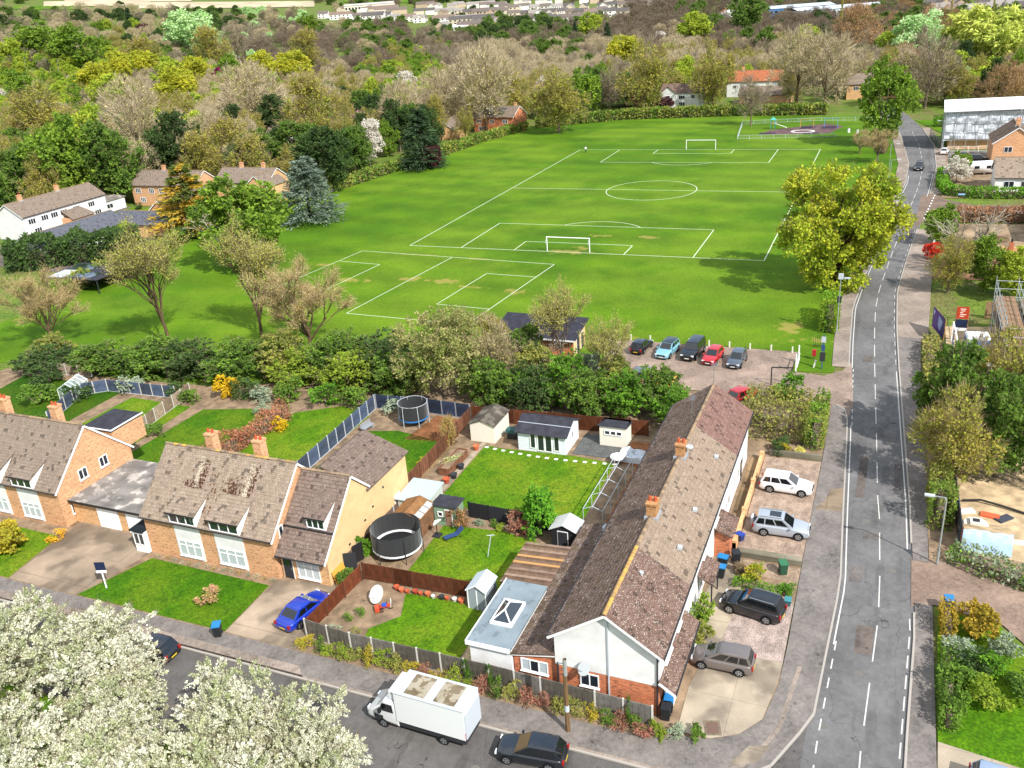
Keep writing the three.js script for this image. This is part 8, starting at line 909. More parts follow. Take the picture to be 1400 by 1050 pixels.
function wheelie(label, at, turn, lid, body = 0x1d2226, group) { const t = thing('wheelie_bin', label, 'bin', at, turn, group); const m = mat(body, 0.55), b = new MB(), Q = (x, y, h, s) => [x * s, y * s, h]; b.quad([-0.24, -0.27, 0.06], [0.24, -0.27, 0.06], [0.29, -0.36, 0.98], [-0.29, -0.36, 0.98]).quad([0.24, 0.27, 0.06], [-0.24, 0.27, 0.06], [-0.29, 0.36, 0.98], [0.29, 0.36, 0.98]).quad([0.24, -0.27, 0.06], [0.24, 0.27, 0.06], [0.29, 0.36, 0.98], [0.29, -0.36, 0.98]).quad([-0.24, 0.27, 0.06], [-0.24, -0.27, 0.06], [-0.29, -0.36, 0.98], [-0.29, 0.36, 0.98]); b.build('body', m, t); new MB().box(-0.31, -0.4, 0.98, 0.31, 0.38, 1.06).build('lid', lid, t); new MB().bar([-0.25, 0.42, 0.98], [0.25, 0.42, 0.98], 0.04).build('handle', m, t); for (const x of [-0.25, 0.25]) new MB().tube([[x - 0.03, 0.28, 0.11], [x + 0.03, 0.28, 0.11]], 0.11, 10).build('wheel', M.black, t); return t; }
wheelie('blue lidded bin on the pavement edge by the front lawn', [-29.2, -1.5, 0.1], 0.5, M.blueplastic); wheelie('blue lidded bin beside the white gable corner', [3.75, 1.5, 0.09], 0.2, M.blueplastic); wheelie('black bin beside the white gable corner', [3.75, 0.8, 0.09], 0.1, mat(0x22262a, 0.6)); wheelie('blue lidded bin near terrace porch wall', [4.25, 17.5, 0.1], 1.4, M.blueplastic); wheelie('blue lidded bin between the two terrace porches', [4.3, 16.2, 0.1], 1.5, M.blueplastic); wheelie('dark bin at the front of the terrace porch', [5.1, 18.4, 0.1], 0.4, mat(0x22262a, 0.6)); wheelie('blue bin at the golden hedge corner of access lane', [20.1, 17, 0.1], 0.2, M.blueplastic, 0x1c4f78); wheelie('green bin beside gravel bed by the pavement', [8.7, 18, 0.1], 0.4, M.green, 0x244e38); wheelie('teal box bin on the drive edge near black car', [9.5, 14.3, 0.1], 0, mat(0x3f7f86, 0.6), 0x35686e).scale.set(0.8, 0.5, 0.8); wheelie('blue bin at the porch corner with recycling box', [4.9, 21.6, 0.1], 1, mat(0x1f3f9a, 0.5), 0x1d2f6a).scale.set(0.9, 0.6, 0.9);
{ const t = thing('low_wall', 'low grey rendered wall between the gravel drives', 'wall', [5, 19.3, 0.08]); new MB().box(0, 0, 0, 4.9, 0.6, 0.42).build('wall', withTint(M.concrete, 0xb8c0bc), t); new MB().box(-0.04, -0.04, 0.42, 4.94, 0.64, 0.48).build('coping', withTint(M.concrete, 0xc8d0cc), t); const q = thing('low_wall', 'low grey wall below the hedge block at the far drive', 'wall', [5.2, 36.6, 0.08]); new MB().box(0, 0, 0, 4.7, 0.35, 0.55).build('wall', withTint(M.concrete, 0xb8c0bc), q); const r = thing('low_wall', 'low brick wall between the gravel drives and the path beside the terrace', 'wall', [4.5, 20.2, 0.07]); new MB().box(0, 0, 0, 0.3, 15.6, 0.6).build('wall', M.brickTan, r); for (const y of [0, 5, 10, 15.3]) new MB().box(-0.06, y, 0, 0.36, y + 0.4, 0.8).build('pier', M.brickTan, r); }
{ const t = thing('drain_cover', 'brown metal drain cover set in the corner drive', 'drain cover', [6.6, 0.9, 0.1], 0.3); new MB().box(-0.35, -0.45, 0, 0.35, 0.45, 0.02).build('cover', mat(0x6a5246, 0.8), t); new MB().box(-0.5, -0.6, -0.01, 0.5, 0.6, 0.012).build('surround', withTint(M.concrete, 0xd0ccc8), t); }
// posts by the front doors
{ const g = thing('side_gate', 'pair of black gates beside the cream rendered wall', 'gate', [-24.3, 8.2, 0.07]); new MB().quad([0, 0, 0.1], [0.9, 0.5, 0.1], [0.9, 0.5, 1.8], [0, 0, 1.8]).build('leaf', M.charcoal, g); new MB().quad([0.2, 1.1, 0.1], [0.6, 2, 0.1], [0.6, 2, 1.8], [0.2, 1.1, 1.8]).build('leaf', M.black, g); }
{ const t = thing('timber_sheet', 'pale orange timber sheet leaning against the cream wall', 'timber sheet', [-24.28, 6.4, 0.07]); new MB().quad([0.35, 0, 0], [0.35, 1.6, 0], [0.02, 1.6, 1.2], [0.02, 0, 1.2]).build('board', mat(0xd69a3c, 0.8), t); }

// ---------------------------------------------------------------- street furniture
{ const t = thing('utility_pole', 'tall wooden utility pole standing below the white gable', 'pole', [-1.7, -2.1, 0.1]); new MB().tube([[0, 0, -0.1], [0, 0, 3], [0.02, 0, 5.6]], [0.16, 0.14, 0.11], 9).build('pole', withTint(M.bark, 0xffe6c4), t); new MB().tube([[0, 0, 1.6], [0, 0, 2.1]], 0.158, 9).build('notice_band', M.lgrey, t); new MB().tube([[0.02, 0, 4.4], [0.02, 0, 5.62]], [0.13, 0.12], 9).build('metal_cap', M.galv, t); new MB().bar([-0.4, 0, 5.2], [0.02, 0, 5.3], 0.06).build('bracket', M.galv, t); }
function lamp(label, at, h, turn, arm) { const t = thing('street_lamp', label, 'lamp post', at, turn); new MB().tube([[0, 0, 0], [0, 0, 1.2]], 0.1, 9).build('base', M.galv, t); new MB().tube([[0, 0, 1.2], [0, 0, h - 0.15], [arm * 0.15, 0, h]], [0.065, 0.055, 0.05], 8).build('column', M.galv, t); new MB().bar([0, 0, h], [arm, 0, h + 0.04], 0.06).build('arm', M.galv, t); new MB().box(arm - 0.1, -0.14, h, arm + 0.6, 0.14, h + 0.12).build('lantern', M.lgrey, t); return t; }
{ const t = lamp('grey lamp post with triangular sign at the access lane', [19.5, 22.6, 0.1], 5.8, Math.PI, 0.9); new MB().quad([0.02, -0.4, 1.9], [0.02, 0.4, 1.9], [0.02, 0, 2.6], [0.02, 0, 2.6]).quad([0.04, -0.34, 1.94], [0.04, 0.34, 1.94], [0.04, 0, 2.52], [0.04, 0, 2.52]).build('triangular_sign', M.upvc, t); }
{ const t = lamp('tall lamp post with small dark sign beside bright green hedge', [8.9, 70.3, 0.1], 7.3, 0, 0.5); new MB().box(-0.25, -0.05, 4.2, 0.25, 0.05, 5).build('sign', M.charcoal, t); new MB().box(-0.3, -0.08, 7.2, 0.3, 0.08, 7.9).build('solar_panel', M.lgrey, t); }
for (const [u, v] of [[12.6, 168], [24.2, 172], [23.8, 200], [13, 150]]) lamp('grey lamp post further up the main road', [u, v, 0.05], 7, u > 20 ? Math.PI : 0, 1.1).userData.group = 'lamp posts up the main road';
for (const [x, y] of [[85, 112], [328, 108], [40, 108]]) { const g = GT(x, y); lamp('tall pale lamp post beside the distant road', [g[0], g[1], g[2]], 12, 0, 2).userData.group = 'lamp posts of the distant road'; }
{ const t = thing('sale_board', 'estate agent sale board on a white post on the front lawn', 'sign', [-42.2, 0.5, 0.1], 0.35); new MB().bar([0, 0, 0], [0, 0, 2.4], 0.09).build('post', M.white, t); new MB().box(-0.42, -0.06, 1.75, 0.42, -0.02, 2.5).build('board', mat(0x1c2748, 0.5), t); new MB().box(-0.42, -0.066, 1.5, 0.42, -0.02, 1.73).build('slip_board', M.upvc, t); }
// goals
function goal(label, u, v, turn) { const t = thing('football_goal', label, 'goal', [u, v, 0.03], turn); for (const s of [-1, 1]) { new MB().tube([[s * 3.9, 0, 0], [s * 3.9, 0, 2.5]], 0.085, 8).build('post', M.white, t); new MB().tube([[s * 3.9, 0, 2.48], [s * 3.9, -0.9, 1.6]], 0.03, 6).build('net_support', M.lgrey, t); } new MB().tube([[-3.98, 0, 2.5], [3.98, 0, 2.5]], 0.085, 8).build('crossbar', M.white, t); }
goal('white goal at the near end of the full size pitch', -37.4, 101.7, 0); goal('white goal at the far end of the full size pitch', -34.6, 202.4, Math.PI);
// car park posts, gate and litter bin
for (let k = 0; k < 9; k++) { const o = new MB().box(-0.08, -0.08, 0, 0.08, 0.08, 0.75).build('bollard', M.offwhite); o.position.set(-15.6 + k * 2.5, 0.02, -(63.2 + (k % 2) * 0.1)); tag(o, 'short white timber post along the edge of the car park', 'post', 'white posts round the car park'); } for (let k = 0; k < 6; k++) { const o = new MB().box(-0.08, -0.08, 0, 0.08, 0.08, 0.75).build('bollard', M.offwhite); o.position.set(-18.6 + k * 0.1, 0.02, -(51 + k * 2.2)); tag(o, 'short white timber post along the edge of the car park', 'post', 'white posts round the car park'); }
{ const t = thing('height_barrier', 'white swing gate and black height barrier at the car park entrance', 'gate', [5.4, 53.2, 0.02]); for (const y of [4.2, 7]) new MB().bar([0, y, 0], [0, y, 2.2], 0.14).build('post', M.white, t); for (const h of [0.6, 1.2]) new MB().bar([0.1, 4.2, h], [0.1, 7, h], 0.09).build('rail', M.white, t); new MB().bar([-2.2, 0, 0], [-2.2, 0, 2.1], 0.12).bar([-2.2, 0, 2.1], [0.1, 0.4, 2.1], 0.1).bar([-0.1, 0.4, 0], [-0.1, 0.4, 2.1], 0.1).build('barrier', M.black, t); }
{ const t = thing('litter_bin', 'red dog waste bin on a post at the car park entrance', 'bin', [7, 61.6, 0.03]); new MB().box(-0.22, -0.18, 0.5, 0.22, 0.18, 1.2).build('box', mat(0xa8202a, 0.5), t); new MB().bar([0, 0.1, 0], [0, 0.1, 0.6], 0.08).build('post', M.charcoal, t); }
{ const t = thing('notice_post', 'blue notice post with small boards beside the car park entrance', 'sign', [8.1, 58.9, 0.03]); new MB().bar([0, 0, 0], [0, 0, 4.2], 0.12).build('post', mat(0x35587a, 0.5), t); new MB().box(-0.3, -0.09, 1, 0.3, -0.065, 2.1).build('board', M.charcoal, t); new MB().box(-0.2, -0.09, 2.3, 0.2, -0.065, 3).build('board', mat(0x2c4a78, 0.5), t); new MB().box(-0.25, -0.09, 3.3, 0.25, -0.065, 4).build('board', M.lgrey, t); const q = thing('stone_post', 'leaning white stone post on the grass by the entrance', 'post', [7.2, 59.2, 0.03]); new MB().bar([0, 0, 0], [0.2, 0, 0.9], 0.18).build('post', M.offwhite, q); }
{ const t = thing('bow_gate', 'black iron bow gate at the footpath beside the hedge', 'gate', [7.2, 65.5, 0.03]); for (let k = 0; k < 7; k++) new MB().bar([k * 0.2 - 0.6, 0, 0], [k * 0.2 - 0.6, 0, 1.1 + 0.5 * Math.sin((k + 0.5) / 7 * 3.14)], 0.04).build('bar', M.black, t); new MB().bar([-0.6, 0, 0.3], [0.6, 0, 0.3], 0.05).build('rail', M.black, t); }
struct('footpath', new MB().slab([[-18.8, 60], [-17.4, 60], [-17.4, 61.4], [-20.4, 61.2]], 0.03, 0.05), M.pink);
{ const t = thing('bench_wall', 'low pale timber barrier beside the pavilion path', 'barrier', [-20, 60.9, 0.05]); new MB().bar([0, 0, 0.5], [2.8, 0.1, 0.5], 0.16).build('rail', M.offwhite, t); for (const x of [0.1, 2.6]) new MB().bar([x, 0.05, 0], [x, 0.05, 0.5], 0.14).build('post', M.offwhite, t); }
// ---------------------------------------------------------------- playground
struct('playground_surface', new MB().slab([[-23, 227], [-14, 226.4], [-4, 228], [-1, 240], [-6, 246], [-14, 240], [-21, 234]], 0.03, 0.06), withTint(M.pave, 0xd8b8c0));
for (const [u, v, a, b] of [[-21, 228.5, 4.6, 2.6], [-11, 238.6, 4, 4.2], [-5, 238.4, 4, 4.2], [-9, 227.6, 4, 2.4]]) struct('safety_matting', new MB().slab([[u - a / 2, v - b / 2], [u + a / 2, v - b / 2 + 0.4], [u + a / 2 + 0.4, v + b / 2], [u - a / 2 + 0.3, v + b / 2]], 0.06, 0.075), mat(0x3a3040, 0.95));
{ const ring = new MB(); for (let k = 0; k < 30; k++) { const a = k / 30 * 6.28319, c = (k + 1) / 30 * 6.28319, P = (r, s) => [-11.4 + r * Math.cos(s), 231.6 + r * 0.8 * Math.sin(s), 0.08]; ring.quad(P(2.6, a), P(3.3, a), P(3.3, c), P(2.6, c)); } struct('painted_ring', ring, M.paint);
  const t = thing('climbing_slide', 'teal climbing tower with pale slide in the playground', 'slide', [-20.4, 237, 0.06]), tm = mat(0x4aa59c, 0.5); for (const x of [-0.6, 0.6]) for (const y of [-0.6, 0.6]) new MB().bar([x, y, 0], [x, y, 2.6], 0.12).build('post', tm, t); new MB().box(-0.6, -0.6, 1.4, 0.6, 0.6, 1.5).build('platform', M.timber, t); new MB().tri([-0.8, -0.8, 2.6], [0.8, -0.8, 2.6], [0, 0, 3.4]).tri([0.8, -0.8, 2.6], [0.8, 0.8, 2.6], [0, 0, 3.4]).tri([0.8, 0.8, 2.6], [-0.8, 0.8, 2.6], [0, 0, 3.4]).tri([-0.8, 0.8, 2.6], [-0.8, -0.8, 2.6], [0, 0, 3.4]).build('canopy', tm, t); new MB().quad([0.6, -0.35, 1.5], [4, -0.35, 0.3], [4, 0.35, 0.3], [0.6, 0.35, 1.5]).build('slide', M.offwhite, t);
  const sw = (lab, u, v, m) => { const s = thing('swing_frame', lab, 'swing', [u, v, 0.07]); for (const x of [-1.8, 1.8]) { new MB().bar([x, -0.8, 0], [x, 0, 2.4], 0.1).build('leg', m, s); new MB().bar([x, 0.8, 0], [x, 0, 2.4], 0.1).build('leg', m, s); } new MB().bar([-1.8, 0, 2.4], [1.8, 0, 2.4], 0.1).build('top_bar', m, s); for (const x of [-0.8, 0.8]) { new MB().box(x - 0.25, -0.1, 0.5, x + 0.25, 0.1, 0.56).build('seat', M.black, s); new MB().bar([x - 0.22, 0, 0.55], [x - 0.22, 0, 2.38], 0.02).bar([x + 0.22, 0, 0.55], [x + 0.22, 0, 2.38], 0.02).build('chain', M.steel, s); } }; sw('timber coloured swing frame at the back of the playground', -11, 239, M.timber); sw('blue swing frame beside the dark playground matting', -4.4, 239, mat(0x4a86b0, 0.5)); }
function railFence(label, path, h, m, bay = 2.5) { const [a0, b0] = path[0], t = thing('railing', label, 'railing', [a0, b0, 0.03]); for (let k = 0; k + 1 < path.length; k++) { const a = path[k], b = path[k + 1], L = Math.hypot(b[0] - a[0], b[1] - a[1]), n = Math.round(L / bay); for (let i = 0; i < n; i++) { const p = [lerp(a[0], b[0], i / n) - a0, lerp(a[1], b[1], i / n) - b0], q = [lerp(a[0], b[0], (i + 1) / n) - a0, lerp(a[1], b[1], (i + 1) / n) - b0]; new MB().bar([...p, 0], [...p, h + 0.05], 0.1).build('post', m, t); const s = new MB(); s.bar([...p, h], [...q, h], 0.05).bar([...p, 0.2], [...q, 0.2], 0.05); for (let j = 1; j < 8; j++) s.bar([lerp(p[0], q[0], j / 8), lerp(p[1], q[1], j / 8), 0.2], [lerp(p[0], q[0], j / 8), lerp(p[1], q[1], j / 8), h], 0.025); const o = s.build('rail_panel', m, t); } } return t; }
railFence('pale railing round the playground beside the pitch', [[-2, 221], [-27.6, 218.5], [-30.6, 246], [-8, 251], [8, 250]], 1.1, M.lgrey, 3.2);
for (const [u, v, l] of [[1, 229, 'white litter bin near the tall green tree'], [3.4, 226.8, 'white post bin in the shade of the tall green tree']]) { const t = thing('litter_bin', l, 'bin', [u, v, 0.03]); new MB().cyl(0, 0, 0, 1, 0.32, 0.36, 12).build('body', M.white, t); new MB().cyl(0, 0, 1, 1.15, 0.38, 0.2, 12).build('lid', M.lgrey, t); }
// ---------------------------------------------------------------- a walker at the corner of the pitch
{ const t = thing('person', 'person in dark trousers and pale top walking at the far pitch corner', 'person', [-65.5, 198.2, 0.03], 0.8), N = 56, mc = new MarchingCubes(N, mat(0x2a2d33, 0.9), false, false, 60000), J = { hip: [0, 0, 0.95], chest: [0, 0.02, 1.35], neck: [0, 0.03, 1.52], head: [0, 0.05, 1.66], ls: [0.19, 0.02, 1.43], le: [0.25, -0.06, 1.15], lh: [0.22, 0.1, 0.92], rs: [-0.19, 0.02, 1.43], re: [-0.26, 0.02, 1.15], rh: [-0.24, 0.2, 0.95], lk: [0.1, 0.14, 0.5], la: [0.1, 0.02, 0.09], lt: [0.1, 0.2, 0.05], rk: [-0.1, 0.02, 0.5], ra: [-0.1, -0.2, 0.12], rt: [-0.1, -0.04, 0.05], lhp: [0.09, 0, 0.92], rhp: [-0.09, 0, 0.92] };
  const bones = [['hip', 'chest', 0.14, 0.17], ['chest', 'neck', 0.14, 0.07], ['neck', 'head', 0.06, 0.11], ['ls', 'le', 0.065, 0.05], ['le', 'lh', 0.05, 0.04], ['rs', 're', 0.065, 0.05], ['re', 'rh', 0.05, 0.04], ['lhp', 'lk', 0.1, 0.07], ['lk', 'la', 0.065, 0.045], ['la', 'lt', 0.045, 0.035], ['rhp', 'rk', 0.1, 0.07], ['rk', 'ra', 0.065, 0.045], ['ra', 'rt', 0.045, 0.035], ['ls', 'rs', 0.08, 0.08], ['lhp', 'rhp', 0.11, 0.11]];
  mc.isolation = 0; for (let k = 0; k < N; k++) for (let j = 0; j < N; j++) for (let i = 0; i < N; i++) { const x = (i / N * 2 - 1), y = (k / N * 2 - 1), h = (j / N * 2 - 1) + 0.9; let d = 9; for (const [a, b, r0, r1] of bones) { const A = J[a], B = J[b], bx = B[0] - A[0], by = B[1] - A[1], bh = B[2] - A[2], q = clamp(((x - A[0]) * bx + (y - A[1]) * by + (h - A[2]) * bh) / (bx * bx + by * by + bh * bh)), e = Math.hypot(x - A[0] - bx * q, y - A[1] - by * q, h - A[2] - bh * q) - lerp(r0, r1, q), w = 0.04, m = Math.max(w - Math.abs(d - e), 0) / w; d = Math.min(d, e) - m * m * w / 4; } mc.field[i + j * N + k * N * N] = -d; }
  mc.update(); const n = mc.count, P = [], C = [], top = [0.7, 0.7, 0.68], leg = [0.02, 0.022, 0.03], skin = [0.5, 0.3, 0.22], hair = [0.05, 0.035, 0.025]; for (let q = 0; q < n; q++) { const x = mc.positionArray[q * 3], h = mc.positionArray[q * 3 + 1] + 0.9, y = mc.positionArray[q * 3 + 2]; P.push(x, h, -y); C.push(...(h > 1.68 || (h > 1.58 && y < 0.02) ? hair : h > 1.53 ? skin : h > 0.96 ? top : leg)); } const g = new THREE.BufferGeometry(); g.setAttribute('position', new THREE.Float32BufferAttribute(P, 3)); g.setAttribute('color', new THREE.Float32BufferAttribute(C, 3)); g.computeVertexNormals(); addMesh('body', g, new THREE.MeshStandardMaterial({ vertexColors: true, roughness: 0.9, side: THREE.DoubleSide }), t); }
// ---------------------------------------------------------------- building site
fence('tall blue site hoarding panels beside the ivy covered hedge', [[21.5, 46.5], [21.4, 54], [21.6, 62], [22, 69.6]], 2.4, mat(0x27345e, 0.6), { post: M.white, bay: 2.4, nogravel: true }); fence('dark timber hoarding between the trees and the excavated ground', [[21.1, 24.8], [20.9, 33], [21.1, 44]], 2.2, mat(0x3a4652, 0.7), { post: M.darkwood, bay: 2.4, nogravel: true });
{ const t = thing('advertising_hoarding', 'purple and navy printed advertising panel beside the road', 'hoarding', [19.8, 74.9, 0.1], 0); const cv = document.createElement('canvas'); cv.width = 512; cv.height = 256; const c = cv.getContext('2d'), gr = c.createLinearGradient(0, 0, 512, 120); gr.addColorStop(0, '#5a2a86'); gr.addColorStop(0.55, '#43257a'); gr.addColorStop(1, '#1d2358'); c.fillStyle = gr; c.fillRect(0, 0, 512, 256); c.fillStyle = '#8f9fc8'; c.beginPath(); c.moveTo(250, 40); c.lineTo(420, 70); c.lineTo(330, 210); c.lineTo(230, 170); c.fill(); c.fillStyle = '#b8bfe0'; c.beginPath(); c.moveTo(20, 30); c.lineTo(90, 40); c.lineTo(40, 110); c.fill(); const tx = new THREE.CanvasTexture(cv); tx.colorSpace = THREE.SRGBColorSpace; const b = new MB(); b.quad([0, 0, 0.3], [1.2, -4.6, 0.3], [1.2, -4.6, 2.9], [0, 0, 2.9], [[0, 0], [1, 0], [1, 1], [0, 1]]); b.build('printed_panel', new THREE.MeshStandardMaterial({ map: tx, roughness: 0.5, side: THREE.DoubleSide }), t); for (const f of [0.02, 0.33, 0.66, 0.98]) new MB().bar([1.2 * f + 0.08, -4.6 * f, 0], [1.2 * f + 0.08, -4.6 * f, 2.9], 0.1).build('post', M.timber, t); }
{ const t = thing('site_sign', 'tall site sign with orange red and navy boards behind the white gate', 'sign', [22.1, 70.6, 0.05]); for (const x of [0, 1.3]) new MB().bar([x, 0.08, 0], [x, 0.08, 4.4], 0.1).build('post', M.timber, t); const cv = document.createElement('canvas'); cv.width = 128; cv.height = 160; const c = cv.getContext('2d'); c.fillStyle = '#b8401e'; c.fillRect(0, 0, 128, 160); c.fillStyle = '#f0d8c8'; for (let k = 0; k < 5; k++) c.fillRect(34 + (k % 2) * 6, 24 + k * 24, 60 - (k % 3) * 14, 12); const tx = new THREE.CanvasTexture(cv); tx.colorSpace = THREE.SRGBColorSpace; new MB().quad([0, 0, 3], [1.3, 0, 3], [1.3, 0, 4.5], [0, 0, 4.5], [[0, 0], [1, 0], [1, 1], [0, 1]]).build('board', new THREE.MeshStandardMaterial({ map: tx, roughness: 0.5, side: THREE.DoubleSide }), t); new MB().box(0, -0.01, 1.9, 1.3, 0.02, 2.9).build('board', mat(0x1c2a48, 0.5), t); new MB().box(0, -0.012, 1.5, 1.3, 0.02, 1.85).build('board', M.white, t); }
{ const t = thing('site_gate', 'tall white edged gate standing open at the site entrance', 'gate', [22.2, 62, 0.05]); new MB().bar([0, 0, 0], [0, 0, 2.6], 0.12).bar([0, 0, 2.5], [-0.3, 8.6, 2.5], 0.12).bar([-0.3, 8.6, 0], [-0.3, 8.6, 2.6], 0.12).build('frame', M.white, t); const q = thing('board_stack', 'stack of white sheets leaning inside the site hoarding', 'boards', [22.6, 57, 0.05]); for (let k = 0; k < 4; k++) new MB().box(0, k * 0.1, 0.05 * k, 0.8, k * 0.1 + 0.05, 2 + 0.05 * k).build('sheet', M.white, q); const r = thing('skip_bag', 'green and yellow site bag near the leaning white sheets', 'bag', [23, 55.4, 0.05]); new MB().box(-0.5, -0.4, 0, 0.5, 0.4, 0.5).build('lower_bag', mat(0xc8b040, 0.8), r); new MB().box(-0.5, -0.4, 0.5, 0.5, 0.4, 0.9).build('upper_bag', mat(0x2a8a58, 0.8), r); }
{ // scaffold round the new building
  const t = thing('scaffold', 'galvanised scaffold with board platforms round the new building', 'scaffold', [26.4, 60, 0.05]), nx = 4, ny = 7; for (let i = 0; i <= nx; i++) for (let j = 0; j <= ny; j++) if (i === 0 || j === 0 || j === ny || i === 1) new MB().tube([[i * 2.4, j * 2.4, 0], [i * 2.4, j * 2.4, 6.6]], 0.045, 5).build('standard', M.galv, t); for (const h of [2, 4, 5, 6]) { for (const x of [0, 2.4]) new MB().tube([[x, 0, h], [x, ny * 2.4, h]], 0.045, 5).build('ledger', M.galv, t); for (const y of [0, ny * 2.4]) new MB().tube([[0, y, h], [nx * 2.4, y, h]], 0.045, 5).build('ledger', M.galv, t); } for (const h of [2.05, 4.05]) for (let k = 0; k < 4; k++) new MB().box(0.1 + k * 0.55, 0, h, 0.6 + k * 0.55, ny * 2.4, h + 0.05).build('board', withTint(M.boards, 0xf4ead8), t); for (let j = 0; j < ny; j += 2) new MB().tube([[0, j * 2.4, 0], [0, (j + 1) * 2.4, 4]], 0.04, 5).build('brace', M.galv, t);
  const b = thing('new_building', 'half built brick and block house inside the scaffold', 'house', [29, 61, 0.05]); new MB().box(0, 0, 0, 9, 14, 4.2).build('wall', withTint(M.concrete, 0xd0c8c0), b); new MB().box(-0.1, -0.1, 4.2, 9.1, 14.1, 4.4).build('floor_slab', withTint(M.concrete, 0xe0d8cc), b); win(b, 'l', -0.01, 4, 1, 1.6, 1.2, 2); win(b, 'l', -0.01, 9, 1, 1.6, 1.2, 2);
  const f = thing('timber_fence_panels', 'pale timber close boarded fence behind the scaffold', 'fence', [26, 80, 0.05]); for (let k = 0; k < 6; k++) new MB().box(k * 2, 0, 0, k * 2 + 1.94, 0.08, 2.2).build('panel', withTint(M.fenceTan, 0xf0dcc0), f); }
{ const t = thing('tarpaulin', 'pale blue plastic sheet draped on a bank of the excavation', 'tarpaulin', [21.1, 25, 0.05]), R = rng(3), b = new MB(), gr = []; for (let j = 0; j <= 5; j++) { gr.push([]); for (let i = 0; i <= 10; i++) gr[j].push([i * 0.36, j * 0.16, Math.sin(j / 5 * 1.57) * 1.5 + 0.05 + (R() - 0.5) * 0.14 * (j > 0 ? 1 : 0)]); } for (let j = 0; j < 5; j++) for (let i = 0; i < 10; i++) b.quad(gr[j][i], gr[j][i + 1], gr[j + 1][i + 1], gr[j + 1][i]); b.build('sheet', mat(0xa9c4e0, 0.45), t); struct('spoil_bank', new MB().quad([21, 25.9, 1.4], [24.8, 26, 1.4], [24.8, 29.5, 0.1], [21, 29.5, 0.1]), M.sand); }
{ const t = thing('concrete_ring', 'pale concrete manhole ring on the excavated ground', 'manhole', [22.4, 28.6, 0.05]); new MB().cyl(0, 0, 0, 0.5, 1.1, 0.9, 18).build('base', M.offwhite, t); new MB().box(-0.45, -0.45, 0.5, 0.45, 0.45, 0.75).build('frame', M.offwhite, t); new MB().box(-0.25, -0.25, 0.75, 0.25, 0.25, 0.78).build('opening', M.charcoal, t); for (const [u, v, a, c, l] of [[21.8, 31, 0.4, 0xd8d4cc, 'white board lying beside the manhole ring'], [23.6, 30.8, -0.2, 0xd0603a, 'orange red plastic lying on the excavated ground'], [25.6, 27.2, 0.1, 0xcfc6b4, 'pale plank on the excavated ground'], [24.6, 30.6, 0.8, 0x3a3f4a, 'dark box lying on the excavated ground']]) { const q = thing('site_board', l, 'board', [u, v, 0.06], a); new MB().box(-0.7, -0.35, 0, 0.7, 0.35, 0.14).build('board', mat(c, 0.8), q); } const p = thing('cable', 'thick black cable lying across the excavated ground', 'cable', [21.6, 32.6, 0.1]); new MB().tube([[0, 0, 0.1], [1.4, 0.2, 0.25], [3, -0.2, 0.15], [5, -1, 0.1], [9, -1.4, 0.1]], 0.09, 7).build('cable', M.black, p); }
// ---------------------------------------------------------------- the yard and the houses east of the road
{ const t = thing('arched_gateway', 'black timber gateway arch at the yard entrance', 'gateway', [23.2, 125, 0.05]); for (const x of [0, 1.4]) for (const y of [0, 1.2]) new MB().bar([x, y, 0], [x, y, 2.4], 0.14).build('post', M.charcoal, t); for (const y of [-0.2, 0.4, 1, 1.4]) new MB().bar([-0.2, y, 2.45], [1.6, y, 2.45], 0.1).build('rafter', M.charcoal, t); const w = thing('yard_wall', 'low brick wall with two pillars across the pale yard', 'wall', [24.4, 111, 0.06]); new MB().box(0, 0, 0, 10, 0.35, 0.9).build('wall', M.brickTan, w); for (const x of [0.4, 7]) { new MB().box(x - 0.3, -0.12, 0, x + 0.3, 0.48, 1.7).build('pillar', M.brickRed, w); new MB().cyl(x, 0.18, 1.7, 1.95, 0.2, 0.12, 8).cyl(x, 0.18, 1.95, 2.3, 0.2, 0.1, 8).build('finial', M.charcoal, w); } }
{ const t = thing('green_hoarding', 'dark green painted board fence in front of the sheeted scaffold', 'fence', [23.2, 203, 0.06]); for (let k = 0; k < 7; k++) new MB().box(-0.3 - 0.25 * k, k * 2.4, 0, -0.2 - 0.25 * k, k * 2.4 + 2.34, 2.2).build('panel', mat(0x2f5e34, 0.7), t); railFence('white railing in front of the forecourt below the scaffold', [[25, 198.6], [36, 198.8]], 1.3, M.upvc, 2.2); const s = thing('street_sign', 'small blue street name plate in the clipped corner hedge', 'sign', [26, 148.3, 0.05], 0.1); new MB().box(-0.6, -0.02, 0.7, 0.6, 0.02, 1).build('plate', mat(0x8fb4dc, 0.5), s); for (const x of [-0.5, 0.5]) new MB().bar([x, 0.03, 0], [x, 0.03, 0.8], 0.06).build('post', M.charcoal, s); railFence('white railings beside the road near round green tree', [[20.4, 111], [21.6, 122]], 1.1, M.upvc, 2.2); }
